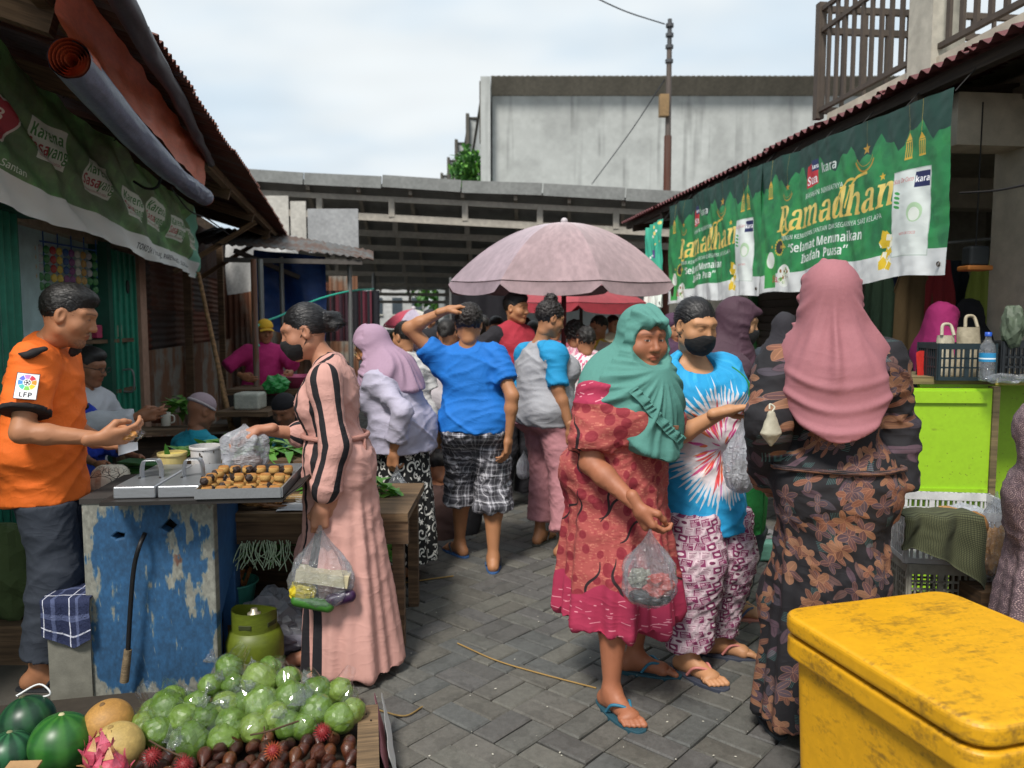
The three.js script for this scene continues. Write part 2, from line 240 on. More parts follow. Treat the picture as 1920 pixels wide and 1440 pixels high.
// ---------------------------------------------------------------- small awning on steel posts at the far end of the left row
{
  const A = at(430, 440, 10.2), B = at(700, 480, 8.8), C = at(420, 505, 7.6);
  const g = thing('sheet_awning', 'low grey sheet metal awning on thin steel posts past the shed', 'awning');
  const p0 = at(330, 455, 8.2), p1 = at(700, 486, 8.2), p2 = at(700, 470, 10.4), p3 = at(400, 425, 10.4);
  part('sheet', slab(60, 8, (u, v) => { const a = p0.clone().lerp(p1, u), b = p3.clone().lerp(p2, u); a.lerp(b, v); a.y += 0.012 * Math.sin(u * 150) - 0.06 * Math.sin(v * 3.1) * u + 0.12 * u * (1 - u); return a.toArray(); }, 0.004, [2, 2]), mat(0x6d7072, 0.6, { tex: T_rust, metalness: 0.2, bs: 0 }), g);
  const post = (px, py, d, m) => { const t = at(px, py, d); part('post', cyl(V(t.x, 0, t.z), t, 0.026, 0.026), m || M_steel, g); };
  post(655, 484, 8.4); post(475, 486, 6.6, mat(0x8c8078, 0.6, { tex: T_rust })); post(488, 486, 7.4); post(527, 482, 8.6); post(548, 480, 9.9);
  for (const b of [beam(at(420, 487, 8.25), at(680, 492, 8.25), 0.04, 0.05), beam(at(440, 470, 8.6), at(560, 520, 9.2), 0.05, 0.05), beam(at(555, 540, 9.9), at(600, 505, 9.6), 0.06, 0.03)]) part('rail', b, mat(0x5c5856, 0.7), g);
}
// ---------------------------------------------------------------- the market hall roof across the lane
{
  const g = thing('market_hall', 'wide steel market hall roof with grey trusses spanning the lane', 'market hall');
  const FL = at(430, 331, 13.6), FR = at(1330, 377, 12.8), BL = at(500, 543, 33), BR = at(1300, 545, 31);
  const S = (u, v) => { const a = FL.clone().lerp(FR, u), b = BL.clone().lerp(BR, u); return a.lerp(b, v); };
  part('roof_sheet', slab(90, 10, (u, v) => { const p = S(u, v); p.y += 0.02 * Math.sin(u * 420) + 0.03 * N3(u * 9, v * 5, 1); return p.toArray(); }, 0.01, [8, 16]), mat(0x9a9da0, 0.6, { metalness: 0.1, bs: 0 }), g);
  // fascia strip at the front edge, bent sheet in lengths
  for (let k = 0; k < 6; k++) { const a = S(k / 6, 0), b = S((k + 0.985) / 6, 0); part('fascia', beam(a.add(V(0, 0.03 + rr(-0.02, 0.02), 0.08)), b.add(V(0, 0.03 + rr(-0.02, 0.02), 0.08)), 0.03, 0.2), mat(0x8d9192, 0.5, { metalness: 0.3, bs: 0.001 }), g); }
  const light = mat(0xb7b2aa, 0.65), dk = light, dk2 = light;
  [0.012, 0.1, 0.2, 0.32, 0.46, 0.62, 0.8, 0.985].forEach((v, i) => {
    const m = i === 0 ? light : i < 3 ? dk : dk2, off = (u, y) => S(u, v).add(V(0, y, 0));
    const t = part('truss', [beam(off(0.02, -0.2), off(0.99, -0.2), 0.07, 0.09), beam(off(0.02, -0.52), off(0.99, -0.52), 0.07, 0.12)], m, g);
    for (let k = 0; k < 7; k++) part('truss_post', beam(off(0.04 + k * 0.155, -0.5), off(0.04 + k * 0.155, -0.18), 0.1, 0.1), m, t);
  });
  for (let k = 0; k < 9; k++) { const u = 0.06 + k * 0.11; part('purlin', beam(S(u, 0.005).add(V(0, -0.09, 0)), S(u, 0.99).add(V(0, -0.09, 0)), 0.06, 0.08), dk2, g); }
  for (const [u, v] of [[0.1, 0.02], [0.9, 0.02], [0.28, 0.46], [0.62, 0.46], [0.2, 0.985], [0.55, 0.985], [0.85, 0.985]]) { const t = S(u, v); part('post', cyl(V(t.x, 0, t.z), t.add(V(0, -0.5, 0)), 0.06), M_steel, g); }
  // white and grey sheets closing the left part of the front
  const wh = mat(0xc9c8c4, 0.7), gy = mat(0xa9adb3, 0.6);
  [[478, 545, 368, 462], [545, 577, 378, 470], [577, 674, 392, 474]].forEach(([a, b, y0, y1], k) => { const p = at(a, y0, 13.2), q = at(b, y1, 13.2); part('cladding_sheet', [bx(q.x - p.x - 0.01, p.y - q.y, 0.02, (p.x + q.x) / 2, (p.y + q.y) / 2, -13.15 - 0.01 * k)], k === 2 ? gy : wh, g); });
}
// ---------------------------------------------------------------- concrete warehouse behind
{
  const T_conc = dataTex(1024, (u, v) => { const a = fbm(u, v, 5, 5, 71), st = fbm(u, v, 40, 3, 72, 3), b = fbm(u, v, 60, 3, 73); let k = 228 + 36 * (a - 0.5) + 20 * (b - 0.5) - 40 * sstep(0.55, 0.85, st) * sstep(0.35, 0.7, a + 0.1) - 18 * sstep(0.5, 0.75, fbm(u, v, 9, 5, 75)); return [k, k * 1.005, k * 1.0]; });
  const g = thing('warehouse', 'tall weathered white concrete warehouse with grey roof edge behind the hall', 'warehouse');
  const cw = mat(0xbfc1bf, 0.9, { tex: T_conc, ts: 0.13, bs: 0.004, bt: 0.5 }), X0 = -0.72, W = 13, H = 7.1;
  part('front_wall', [bx(W, H, 0.3, X0 + W / 2 + 0.22, H / 2, -20.15)], cw, g);
  part('corner_pier', [bx(0.24, 7.46, 0.8, X0 + 0.06, 3.73, -20.0)], cw, g);
  part('eave', [slab(200, 1, (u, v) => [X0 + 0.2 + u * W, lerp(7.1, 7.44, v) + 0.012 * Math.sin(u * 560), lerp(-19.98, -19.55, v)], 0.03, [13, 0.5])], mat(0x8d887e, 0.85, { ts: 0.7 }), g);
  // saw-tooth bays along the side
  const dir = V(-0.174, 0, -1).normalize();
  for (let k = 0; k < 5; k++) {
    const s0 = [0, 3.1, 6.4, 9.3, 12.4][k], s1 = [3.1, 6.4, 9.3, 12.4, 15.5][k], a = V(X0, 0, -20.3).addScaledVector(dir, s0), b = V(X0, 0, -20.3).addScaledVector(dir, s1);
    const sh = new THREE.Shape([[0, 0], [s1 - s0 - 0.02, 0], [s1 - s0 - 0.02, 5.8], [0, 7.42]].map((p) => new THREE.Vector2(...p)));
    const eg = new THREE.ExtrudeGeometry(sh, { depth: 0.2, bevelEnabled: false }); eg.rotateY(Math.PI / 2 + 0.172); eg.translate(a.x, 0, a.z);
    part('gable_wall', eg, cw, g);
    part('saw_tooth_roof', slab(4, 4, (u, v) => { const p = a.clone().lerp(b, v); return [p.x + u * 10 - 0.05, lerp(7.44, 5.8, v), p.z]; }, 0.06, [8, 3]), mat(0x4f4b45, 0.85), g);
    part('saw_tooth_end', [beam(V(a.x - 0.06, 6.0, a.z + 0.05), V(a.x - 0.06, 7.5, a.z + 0.05), 0.28, 0.1)], mat(0x5c5a55, 0.9), g);
  }
}
// utility pole with its box
{
  const d = 15, g = thing('utility_pole', 'tall rusty utility pole with a small brown box before the warehouse', 'pole', [at(1250, 400, d).x, 0, -d]);
  const y = (py) => at(1250, py, d).y;
  part('pole_base', cyl([0, 0, 0], [0, y(255), 0], 0.085, 0.07, 14), mat(0x6a5048, 0.85, { tex: T_rust, ts: 0.5 }), g);
  part('pole_shaft', cyl([0, y(255), 0], [0, y(90), 0], 0.055, 0.048, 14), mat(0x5f5550, 0.6), g);
  part('pole_top', [cyl([0, y(90), 0], [0, y(36), 0], 0.045, 0.04, 12), ...[48, 66, 88, 115].map((q) => cyl([0, y(q) - 0.03, 0], [0, y(q) + 0.03, 0], 0.075, 0.075, 12))], mat(0x4d5056, 0.6), g);
  part('junction_box', [bx(0.17, 0.4, 0.16, -0.1, y(200), 0.06)], mat(0x9a7f5a, 0.8), g);
}
{ const wire = (pts, name, label) => single(name, [tube(pts, 0.012, 30, 5)], flat(0x3c3f44), label, 'cable');
  wire([at(1085, -20, 12), at(1170, 20, 13.5), at(1246, 45, 15)], 'overhead_cable', 'overhead cable running from the top of the utility pole to the upper frame edge');
  wire([at(1246, 150, 15), at(1180, 250, 17), at(1110, 345, 18.5)], 'guy_wire', 'slack wire hanging from the utility pole down across the white wall'); }

// ---------------------------------------------------------------- right row: shophouse with balcony and eave
const RZ = (d) => -1.006 * d;
const M_beige = mat(0xcdc6b8, 0.9, { ts: 0.6 }), M_maroon = mat(0x6d3c40, 0.65, { ts: 0.6, bs: 0 }), M_rail = mat(0x544a42, 0.75, { ts: 0.8 });
{
  const s = thing('balcony_shophouse', 'concrete shophouse with slatted balcony and maroon corrugated eave at the right', 'shophouse', RF.pt(0, 0, 0), RF.phi);
  part('wall_pier', [bx(0.35, 2.9, 1.7, 0.12, 1.45, RZ(4.05))], M_beige, s);
  part('far_wall', [bx(0.2, 2.9, 3.4, 0.1, 1.45, RZ(9.8))], M_beige, s);
  part('upper_wall', [bx(0.2, 0.5, 9.6, 0.35, 3.0, RZ(6.6))], M_beige, s);
  for (const d of [4.75, 7.1]) part('cross_beam', [bx(2.4, 0.3, 0.22, 0.7, 2.62, RZ(d))], M_beige, s);
  part('shop_back_wall', [bx(0.1, 2.9, 5.0, 2.4, 1.45, RZ(5.6))], mat(0x9a968a, 0.9), s);
  part('shop_ceiling', [bx(2.6, 0.08, 7, 1.2, 2.78, RZ(6.1))], mat(0xa09a8c, 0.9), s);
  part('shop_side_wall', [bx(2.4, 2.8, 0.1, 1.2, 1.4, RZ(8.1))], mat(0x9a968a, 0.9), s);
  // roller shutter between green posts
  for (let k = 0; k < 26; k++) part('shutter_slat', [bx(0.025, 0.074, 1.5, -0.02 + 0.008 * (k % 2), 0.1 + k * 0.08, RZ(7.6), 0, 0, 0.22)], mat(0x4a3f38, 0.6), s);
  for (const d of [6.82, 8.42]) part('shutter_post', [bx(0.1, 2.3, 0.09, -0.04, 1.15, RZ(d))], mat(0x3f7d4a, 0.65), s);
  // sloping eave of corrugated sheet
  for (let k = 0; k < 12; k++) part('eave_sheet', corrugated(0.86, 1.25 + rr(-0.02, 0.02), 0.105, 0.018, { nv: 3, warp: 0.015 }).rotateX(-Math.PI / 2 + 0.26).rotateY(-Math.PI / 2).translate(-0.78 + rr(-0.02, 0.015), 2.84 + (k % 2) * 0.006, RZ(2.2) - k * 0.8), M_maroon, s);
  part('eave_beam', [beam(V(-0.66, 2.8, RZ(1.8)), V(-0.66, 2.8, RZ(11.4)), 0.06, 0.07)], mat(0x3f3a35, 0.85, { tex: T_wood }), s);
  for (const d of [2.6, 3.7, 4.75, 5.9, 7.1, 8.4, 9.7, 11]) part('eave_bracket', beam(V(-0.7, 2.73, RZ(d)), V(0.3, 2.86, RZ(d)), 0.06, 0.09), mat(0x4a443d, 0.85, { tex: T_wood }), s);
  // balcony slab, pillar and railing of upright slats
  part('balcony_slab', [bx(2.6, 0.16, 6.9, 1.12, 3.12, RZ(3.3))], M_beige, s);
  part('balcony_pillar', [bx(0.24, 3.6, 0.26, -0.1, 4.9, RZ(5.45))], mat(0xc0beb4, 0.9, { ts: 0.7 }), s);
  const rail = (n, y) => part(n, beam(V(-0.16, y, RZ(0.9)), V(-0.16, y, RZ(6.9)), 0.035, 0.035), M_rail, s);
  rail('bottom_rail', 3.27); rail('top_rail', 4.12); rail('middle_rail', 3.94);
  for (let k = 0; k < 46; k++) { const d = 6.9 - k * 0.128; if (Math.abs(d - 5.45) < 0.14) continue; part('baluster', [bx(0.022, 0.86, 0.036, -0.16, 3.69, RZ(d))], M_rail, s); }
  const rr2 = (y) => part('side_rail', beam(V(-0.16, y, RZ(6.9)), V(2.2, y, RZ(6.9)), 0.045, 0.05), M_rail, s); rr2(3.27); rr2(4.12); rr2(3.94);
  for (let k = 1; k < 12; k++) part('baluster', [bx(0.028, 0.86, 0.028, -0.16 + k * 0.2, 3.69, RZ(6.9))], M_rail, s);
  part('corner_post', [bx(0.07, 0.98, 0.07, -0.16, 3.69, RZ(6.92))], M_rail, s);
}
// ---------------------------------------------------------------- smooth solids: distance fields meshed with surface nets
class Field {
  constructor(cell) { this.c = cell; this.p = []; }
  add(min, max, d, k = 0.02, op = 0) { this.p.push({ min, max, d, k, op }); return this; }
  cap(a, b, ra, rb = ra, o = {}) {               // tapered capsule; o.f flattens along an axis by o.s; o.flat cuts the ends square
    const ax = a.x, ay = a.y, az = a.z, bX = b.x - ax, bY = b.y - ay, bZ = b.z - az, l2 = bX * bX + bY * bY + bZ * bZ || 1e-9, l = Math.sqrt(l2), f = o.f, s = (o.s || 1) - 1, fl = o.flat, R = Math.max(ra, rb) * 1.05;
    const d = (x, y, z) => {
      const px = x - ax, py = y - ay, pz = z - az; let h = (px * bX + py * bY + pz * bZ) / l2; const hh = h; h = h < 0 ? 0 : h > 1 ? 1 : h;
      const H = fl ? hh : h; let qx = px - bX * H, qy = py - bY * H, qz = pz - bZ * H;
      if (f) { const t = (qx * f.x + qy * f.y + qz * f.z) * s; qx += t * f.x; qy += t * f.y; qz += t * f.z; }
      const e = Math.sqrt(qx * qx + qy * qy + qz * qz) - (ra + (rb - ra) * h);
      return fl ? Math.max(e, (hh - 1) * l, -hh * l) : e;
    };
    return this.add([Math.min(a.x, b.x) - R, Math.min(a.y, b.y) - R, Math.min(a.z, b.z) - R], [Math.max(a.x, b.x) + R, Math.max(a.y, b.y) + R, Math.max(a.z, b.z) + R], d, o.k ?? 0.025, o.op || 0);
  }
  chain(pts, rs, o = {}) { for (let i = 0; i + 1 < pts.length; i++) this.cap(pts[i], pts[i + 1], rs[i], rs[i + 1], o); return this; }
  ell(c, r, o = {}) {                            // ellipsoid; o.q turns it
    const [rx, ry, rz] = r, q = o.q ? o.q.clone().invert() : null, M = q ? new THREE.Matrix4().makeRotationFromQuaternion(q).elements : null, R = Math.max(rx, ry, rz);
    const d = (x, y, z) => {
      let px = x - c.x, py = y - c.y, pz = z - c.z;
      if (M) { const a = M[0] * px + M[4] * py + M[8] * pz, b = M[1] * px + M[5] * py + M[9] * pz, e = M[2] * px + M[6] * py + M[10] * pz; px = a; py = b; pz = e; }
      const ax = px / rx, ay = py / ry, az = pz / rz, k0 = Math.sqrt(ax * ax + ay * ay + az * az), bx_ = ax / rx, by_ = ay / ry, bz_ = az / rz, k1 = Math.sqrt(bx_ * bx_ + by_ * by_ + bz_ * bz_);
      return k1 < 1e-6 ? -Math.min(rx, ry, rz) : k0 * (k0 - 1) / k1;
    };
    const e = q ? [R, R, R] : r;
    return this.add([c.x - e[0], c.y - e[1], c.z - e[2]], [c.x + e[0], c.y + e[1], c.z + e[2]], d, o.k ?? 0.02, o.op || 0);
  }
  below(fn, k = 0.006) { this.cut = this.cut || []; this.cut.push([fn, k]); return this; }   // cuts away where fn(x, y, z) > 0
  mesh(o = {}) {
    const c = this.c, m = 0.03, lo = [1e9, 1e9, 1e9], hi = [-1e9, -1e9, -1e9];
    for (const p of this.p) if (!p.op) for (let i = 0; i < 3; i++) { lo[i] = Math.min(lo[i], p.min[i] - m); hi[i] = Math.max(hi[i], p.max[i] + m); }
    const n = lo.map((l, i) => Math.max(3, Math.ceil((hi[i] - l) / c) + 1)), [nx, ny, nz] = n, G = new Float32Array(nx * ny * nz).fill(1), sx = 1, sy = nx, sz = nx * ny;
    for (const p of this.p) {
      const e = p.k + 3 * c, a = p.min.map((v, i) => Math.max(0, Math.floor((v - e - lo[i]) / c))), b = p.max.map((v, i) => Math.min(n[i] - 1, Math.ceil((v + e - lo[i]) / c))), k = p.k || 1e-5;
      for (let z = a[2]; z <= b[2]; z++) for (let y = a[1]; y <= b[1]; y++) { let i = z * sz + y * sy + a[0]; for (let x = a[0]; x <= b[0]; x++, i++) {
        let d = p.d(lo[0] + x * c, lo[1] + y * c, lo[2] + z * c), g = G[i];
        if (!p.op) { const h = k - Math.abs(g - d); G[i] = Math.min(g, d) - (h > 0 ? h * h / (4 * k) : 0); }
        else { d = -d; const h = k - Math.abs(g - d); G[i] = Math.max(g, d) + (h > 0 ? h * h / (4 * k) : 0); }
      } }
    }
    if (this.cut) for (const [fn, k] of this.cut) for (let z = 0, i = 0; z < nz; z++) for (let y = 0; y < ny; y++) for (let x = 0; x < nx; x++, i++) { if (G[i] > 0.2) continue; const d = fn(lo[0] + x * c, lo[1] + y * c, lo[2] + z * c), g = G[i], h = k - Math.abs(g - d); G[i] = Math.max(g, d) + (h > 0 ? h * h / (4 * k) : 0); }
    const id = new Int32Array(nx * ny * nz).fill(-1), P = [], ix = [];
    const E = [[0, 1], [0, 2], [0, 4], [1, 3], [1, 5], [2, 3], [2, 6], [3, 7], [4, 5], [4, 6], [5, 7], [6, 7]], off = [0, sx, sy, sx + sy, sz, sz + sx, sz + sy, sz + sx + sy];
    for (let z = 0; z < nz - 1; z++) for (let y = 0; y < ny - 1; y++) for (let x = 0; x < nx - 1; x++) {
      const i = z * sz + y * sy + x; let mask = 0; for (let k = 0; k < 8; k++) if (G[i + off[k]] < 0) mask |= 1 << k;
      if (!mask || mask === 255) continue;
      let ax = 0, ay = 0, az = 0, cnt = 0;
      for (const [a, b] of E) { if (!((mask >> a ^ mask >> b) & 1)) continue; const ga = G[i + off[a]], gb = G[i + off[b]], t = ga / (ga - gb); ax += lerp(a & 1, b & 1, t); ay += lerp(a >> 1 & 1, b >> 1 & 1, t); az += lerp(a >> 2, b >> 2, t); cnt++; }
      id[i] = P.length / 3; P.push(lo[0] + (x + ax / cnt) * c, lo[1] + (y + ay / cnt) * c, lo[2] + (z + az / cnt) * c);
    }
    const quad = (a, b, d, e, fl) => { if (a < 0 || b < 0 || d < 0 || e < 0) return; fl ? ix.push(a, b, d, a, d, e) : ix.push(a, d, b, a, e, d); };
    for (let z = 1; z < nz - 1; z++) for (let y = 1; y < ny - 1; y++) for (let x = 1; x < nx - 1; x++) {
      const i = z * sz + y * sy + x, s = G[i] < 0;
      if (s !== (G[i + sx] < 0)) quad(id[i - sy - sz], id[i - sz], id[i], id[i - sy], s);
      if (s !== (G[i + sy] < 0)) quad(id[i - sx - sz], id[i - sx], id[i], id[i - sz], s);
      if (s !== (G[i + sz] < 0)) quad(id[i - sx - sy], id[i - sy], id[i], id[i - sx], s);
    }
    const g = new THREE.BufferGeometry(); g.setAttribute('position', new THREE.Float32BufferAttribute(P, 3)); g.setIndex(ix); g.computeVertexNormals();
    if (o.disp) { const p = g.attributes.position, nn = g.attributes.normal; for (let i = 0; i < p.count; i++) { const a = o.disp(p.getX(i), p.getY(i), p.getZ(i), nn.getX(i), nn.getY(i), nn.getZ(i)); p.setXYZ(i, p.getX(i) + nn.getX(i) * a, p.getY(i) + nn.getY(i) * a, p.getZ(i) + nn.getZ(i) * a); } g.computeVertexNormals(); }
    if (o.uv) { const p = g.attributes.position, uv = new Float32Array(p.count * 2); for (let i = 0; i < p.count; i++) { const q = o.uv(p.getX(i), p.getY(i), p.getZ(i)); uv[2 * i] = q[0]; uv[2 * i + 1] = q[1]; } g.setAttribute('uv', new THREE.BufferAttribute(uv, 2)); }
    if (o.col) { const p = g.attributes.position, cc = new Float32Array(p.count * 3); for (let i = 0; i < p.count; i++) { const q = o.col(p.getX(i), p.getY(i), p.getZ(i)); cc.set(q, 3 * i); } g.setAttribute('color', new THREE.BufferAttribute(cc, 3)); }
    return g;
  }
}
const lin = (hex) => { const c = new THREE.Color(hex); return [c.r, c.g, c.b]; };
const M_skin = new THREE.MeshPhysicalMaterial({ color: 0xffffff, vertexColors: true, roughness: 0.58, side: THREE.DoubleSide, sheen: 0.15, sheenRoughness: 0.5, sheenColor: new THREE.Color(0.5, 0.3, 0.2) });
const cloth = (c, r = 0.88, o = {}) => mat(c, r, { tex: T_fine, ts: 3, bump: T_crease, bt: 2.2, bs: 0.005, sheen: 0.15, sheenRoughness: 0.6, ...o });

// two-bone reach
function reach(a, t, l1, l2, hint) {
  const d = t.clone().sub(a); let L = d.length(); const k = Math.min(L, (l1 + l2) * 0.998); d.normalize();
  const end = a.clone().addScaledVector(d, k), x = (l1 * l1 - l2 * l2 + k * k) / (2 * k), y = Math.sqrt(Math.max(0, l1 * l1 - x * x));
  const h = hint.clone().addScaledVector(d, -hint.dot(d)).normalize();
  return [a.clone().addScaledVector(d, x).addScaledVector(h, y), end];
}
// A figure. All joints come from the spec: points are [photo x, photo y, depth] or Vector3 in the figure's own frame (x left, y up, z forward).
function person(S) {
  const h = (S.h || 1.58) / 1.6, w = S.w || 1, yaw = (S.yaw || 0) * Math.PI / 180, bg = S.bg || 0;
  const pelW = at(S.pel[0], S.pel[1] ?? 800, S.pel[2]); if (S.pel[1] == null) pelW.y = 0.9 * h * (S.legs || 1);
  const g = thing('person', S.label, 'person', [pelW.x, S.base || 0, pelW.z], yaw, S.group);
  const cy = Math.cos(yaw), sy = Math.sin(yaw);
  const L = (p) => { if (p.isVector3) return p.clone(); const q = at(...p), x = q.x - pelW.x, z = q.z - pelW.z; return V(cy * x - sy * z, q.y - (S.base || 0), sy * x + cy * z); };
  const J = { pel: V(0, pelW.y - (S.base || 0), 0), neck: L(S.neck), head: L(S.head) };
  const up = J.neck.clone().sub(J.pel).normalize(), tl = J.neck.distanceTo(J.pel), tw = (S.twist || 0) * Math.PI / 180;
  const side0 = V(Math.cos(tw), 0, -Math.sin(tw)), fwd = V().crossVectors(side0, up).normalize(), side = V().crossVectors(up, fwd).normalize();
  const qT = new THREE.Quaternion().setFromRotationMatrix(new THREE.Matrix4().makeBasis(side, up, fwd));
  const T = (x, y, z) => J.pel.clone().addScaledVector(side, x * h).addScaledVector(up, y * tl).addScaledVector(fwd, z * h);   // torso frame: y 0 pelvis .. 1 neck base
  const shw = (S.shw || 0.168) * 0.93;
  J.sL = T(shw, 0.865 + (S.shL || 0), 0); J.sR = T(-shw, 0.865 + (S.shR || 0), 0); J.hL = J.pel.clone().add(V(0.088 * h * (S.hipw || 1), -0.04, 0)); J.hR = J.pel.clone().add(V(-0.088 * h * (S.hipw || 1), -0.04, 0));
  const down = (s) => s.clone().add(V(0, -0.5 * h, 0.03));
  const arm = (s, t, e) => { const tgt = t ? L(t) : down(s).add(V(s === J.sL ? 0.06 : -0.06, 0, 0)); return reach(s, tgt, 0.27 * h, 0.245 * h, e ? V(...e) : V(s === J.sL ? 0.3 : -0.3, -0.2, -1)); };
  [J.eL, J.wL] = arm(J.sL, S.LW, S.LE); [J.eR, J.wR] = arm(J.sR, S.RW, S.RE);
  if (S.LEp) { J.eL = L(S.LEp); J.wL = L(S.LW); } if (S.REp) { J.eR = L(S.REp); J.wR = L(S.RW); }
  const foot = (sp, sgn) => {                     // [px, py] of the ankle's ground point, or Vector3; then foot yaw in degrees (own frame)
    if (!sp) return { a: V(sgn * 0.1, 0.075, 0), y: sgn * 8 };
    const gp = sp.p ? sp.p.clone() : (() => { const q = onY(sp.px, sp.py, S.base || 0), x = q.x - pelW.x, z = q.z - pelW.z; return V(cy * x - sy * z, 0, sy * x + cy * z); })();
    return { a: V(gp.x, (sp.lift || 0) + 0.078 * h, gp.z), y: (sp.y || 0), pitch: sp.pitch || 0 };
  };
  const fL = foot(S.LF, 1), fR = foot(S.RF, -1);
  const leg = (hip, f, kh) => reach(hip, f.a, Math.max(0.4 * h, hip.distanceTo(f.a) * 0.515), Math.max(0.39 * h, hip.distanceTo(f.a) * 0.495), kh ? V(...kh) : V(0, 0, 1));
  [J.kL, J.aL] = leg(J.hL, fL, S.LK); [J.kR, J.aR] = leg(J.hR, fR, S.RK);
  const hyaw = ((S.hy ?? S.yaw ?? 0) - (S.yaw || 0)) * Math.PI / 180;
  const qH = new THREE.Quaternion().setFromEuler(new THREE.Euler((S.hp || 0) * Math.PI / 180, hyaw, (S.hr || 0) * Math.PI / 180, 'YXZ')), hs = (S.hs || 1) * h * 0.93;
  const H = (x, y, z) => V(x, y, z).multiplyScalar(hs).applyQuaternion(qH).add(J.head), mH = new THREE.Matrix4().compose(J.head, qH, V(hs, hs, hs));
  const sk = lin(S.skin || 0xb07a58), c0 = bg ? 0.02 : 0.011;
  const F = { S, g, J, T, H, L, h, w, side, up, fwd, qT, qH, hs, mH, tl, bg, fL, fR, sk };
  // ---- body: torso, limbs, feet in one field
  const torso = (f, t, o = {}) => {               // t: how far outside the skin
    const hw = (S.hips || 1) * w, cw = (S.chest || 1) * w, bw = (S.belly || 1) * w;
    f.cap(T(-0.075 * hw, 0.02, -0.012), T(0.075 * hw, 0.02, -0.012), 0.097 * h * hw + t, undefined, { k: 0.05, f: fwd, s: 1.05 });
    f.ell(T(0, 0.3, 0.005 + 0.02 * (bw - 1)), [0.122 * h * bw + t, 0.26 * tl + t, (S.bellyz || 0.1) * h * bw + t], { q: qT, k: 0.06 });
    f.ell(T(0, 0.66, -0.005), [0.143 * h * cw + t, 0.27 * tl + t, 0.104 * h * cw + t], { q: qT, k: 0.06 });
    f.cap(J.sL.clone().addScaledVector(up, -0.015), J.sR.clone().addScaledVector(up, -0.015), 0.044 * h + t, undefined, { k: 0.06 });
    f.cap(T(0, 0.93, -0.012), T(0, 0.98, -0.01), 0.066 * h + t * 0.6, 0.05 * h + t * 0.4, { k: 0.07 });
    for (const [q, s] of [[1, J.sL], [-1, J.sR]]) f.cap(T(0.035 * q, 0.985, -0.012), s.clone().lerp(T(0, 0.9, 0), 0.15), 0.036 * h + t * 0.7, 0.044 * h + t, { k: 0.04 });
    if (S.bust) for (const q of [-1, 1]) f.ell(T(0.072 * q * w, 0.6, 0.078 * w), [0.07 * h * w * S.bust + t, 0.075 * h * S.bust + t, 0.06 * h * w * S.bust + t], { q: qT, k: 0.05 });
    for (const q of [-1, 1]) f.ell(T(0.068 * q * hw, -0.05, -0.062 * hw), [0.088 * h * hw + t, 0.1 * h + t, 0.075 * h * hw + t], { q: qT, k: 0.05 });
  };
  F.torso = torso;
  const aw = S.armw || Math.sqrt(w), lw = S.legw || Math.sqrt(w);
  F.aw = aw; F.lw = lw;
  const limbs = (f) => {
    for (const [s, e, wr] of [[J.sL, J.eL, J.wL], [J.sR, J.eR, J.wR]]) { f.cap(s, e, 0.045 * h * aw, 0.036 * h * aw, { k: 0.04 }); f.cap(e, e.clone().lerp(wr, 0.3), 0.035 * h * aw, 0.035 * h * aw, { k: 0.02 }); f.cap(e.clone().lerp(wr, 0.3), wr, 0.035 * h * aw, 0.0235 * h, { k: 0.02 }); }
    for (const [hp, k, a] of [[J.hL, J.kL, J.aL], [J.hR, J.kR, J.aR]]) { f.cap(hp, k, 0.078 * h * lw, 0.05 * h * lw, { k: 0.05 }); const calf = k.clone().lerp(a, 0.32).add(V(0, 0, -0.012)); f.cap(k, calf, 0.05 * h * lw, 0.052 * h * lw, { k: 0.03 }); f.cap(calf, a.clone().add(V(0, 0.02, 0)), 0.052 * h * lw, 0.032 * h, { k: 0.03 }); }
    if (!S.noFeet) for (const [a, ft] of [[J.aL, fL], [J.aR, fR]]) {
      const y = ft.y * Math.PI / 180, pt = ft.pitch * Math.PI / 180, dir = V(Math.sin(y) * Math.cos(pt), -Math.sin(pt), Math.cos(y) * Math.cos(pt)), sd = V(Math.cos(y), 0, -Math.sin(y)), upf = V().crossVectors(dir, sd).normalize(), q = (fw, u, s) => a.clone().addScaledVector(dir, fw * h).addScaledVector(upf, u * h).addScaledVector(sd, s * h), inn = a === J.aL ? -1 : 1;
      f.cap(q(-0.045, -0.048, 0), q(0, -0.01, 0), 0.028 * h, 0.036 * h, { k: 0.03 });
      f.cap(q(-0.035, -0.05, 0), q(0.12, -0.055, 0), 0.027 * h, 0.02 * h, { k: 0.03, f: upf, s: 1.0 });
      f.cap(q(0.01, -0.02, inn * 0.004), q(0.11, -0.05, inn * 0.012), 0.03 * h, 0.022 * h, { k: 0.03 });
      f.cap(q(0.115, -0.056, -inn * 0.026), q(0.12, -0.056, inn * 0.026), 0.018 * h, 0.02 * h, { k: 0.02 });
    }
  };
  const skin = (x, y, z) => { const n = 1 + 0.1 * N3(x * 14, y * 14, z * 14) + 0.05 * N3(x * 60, y * 60, z * 60); return [sk[0] * n, sk[1] * n, sk[2] * n]; };
  const parts = [];
  { const f = new Field(c0); torso(f, 0); limbs(f); f.cap(T(0, 0.95, -0.01), H(0, -0.06, -0.02), 0.049 * h, 0.046 * h, { k: 0.04 }); parts.push(f.mesh({ col: skin })); }
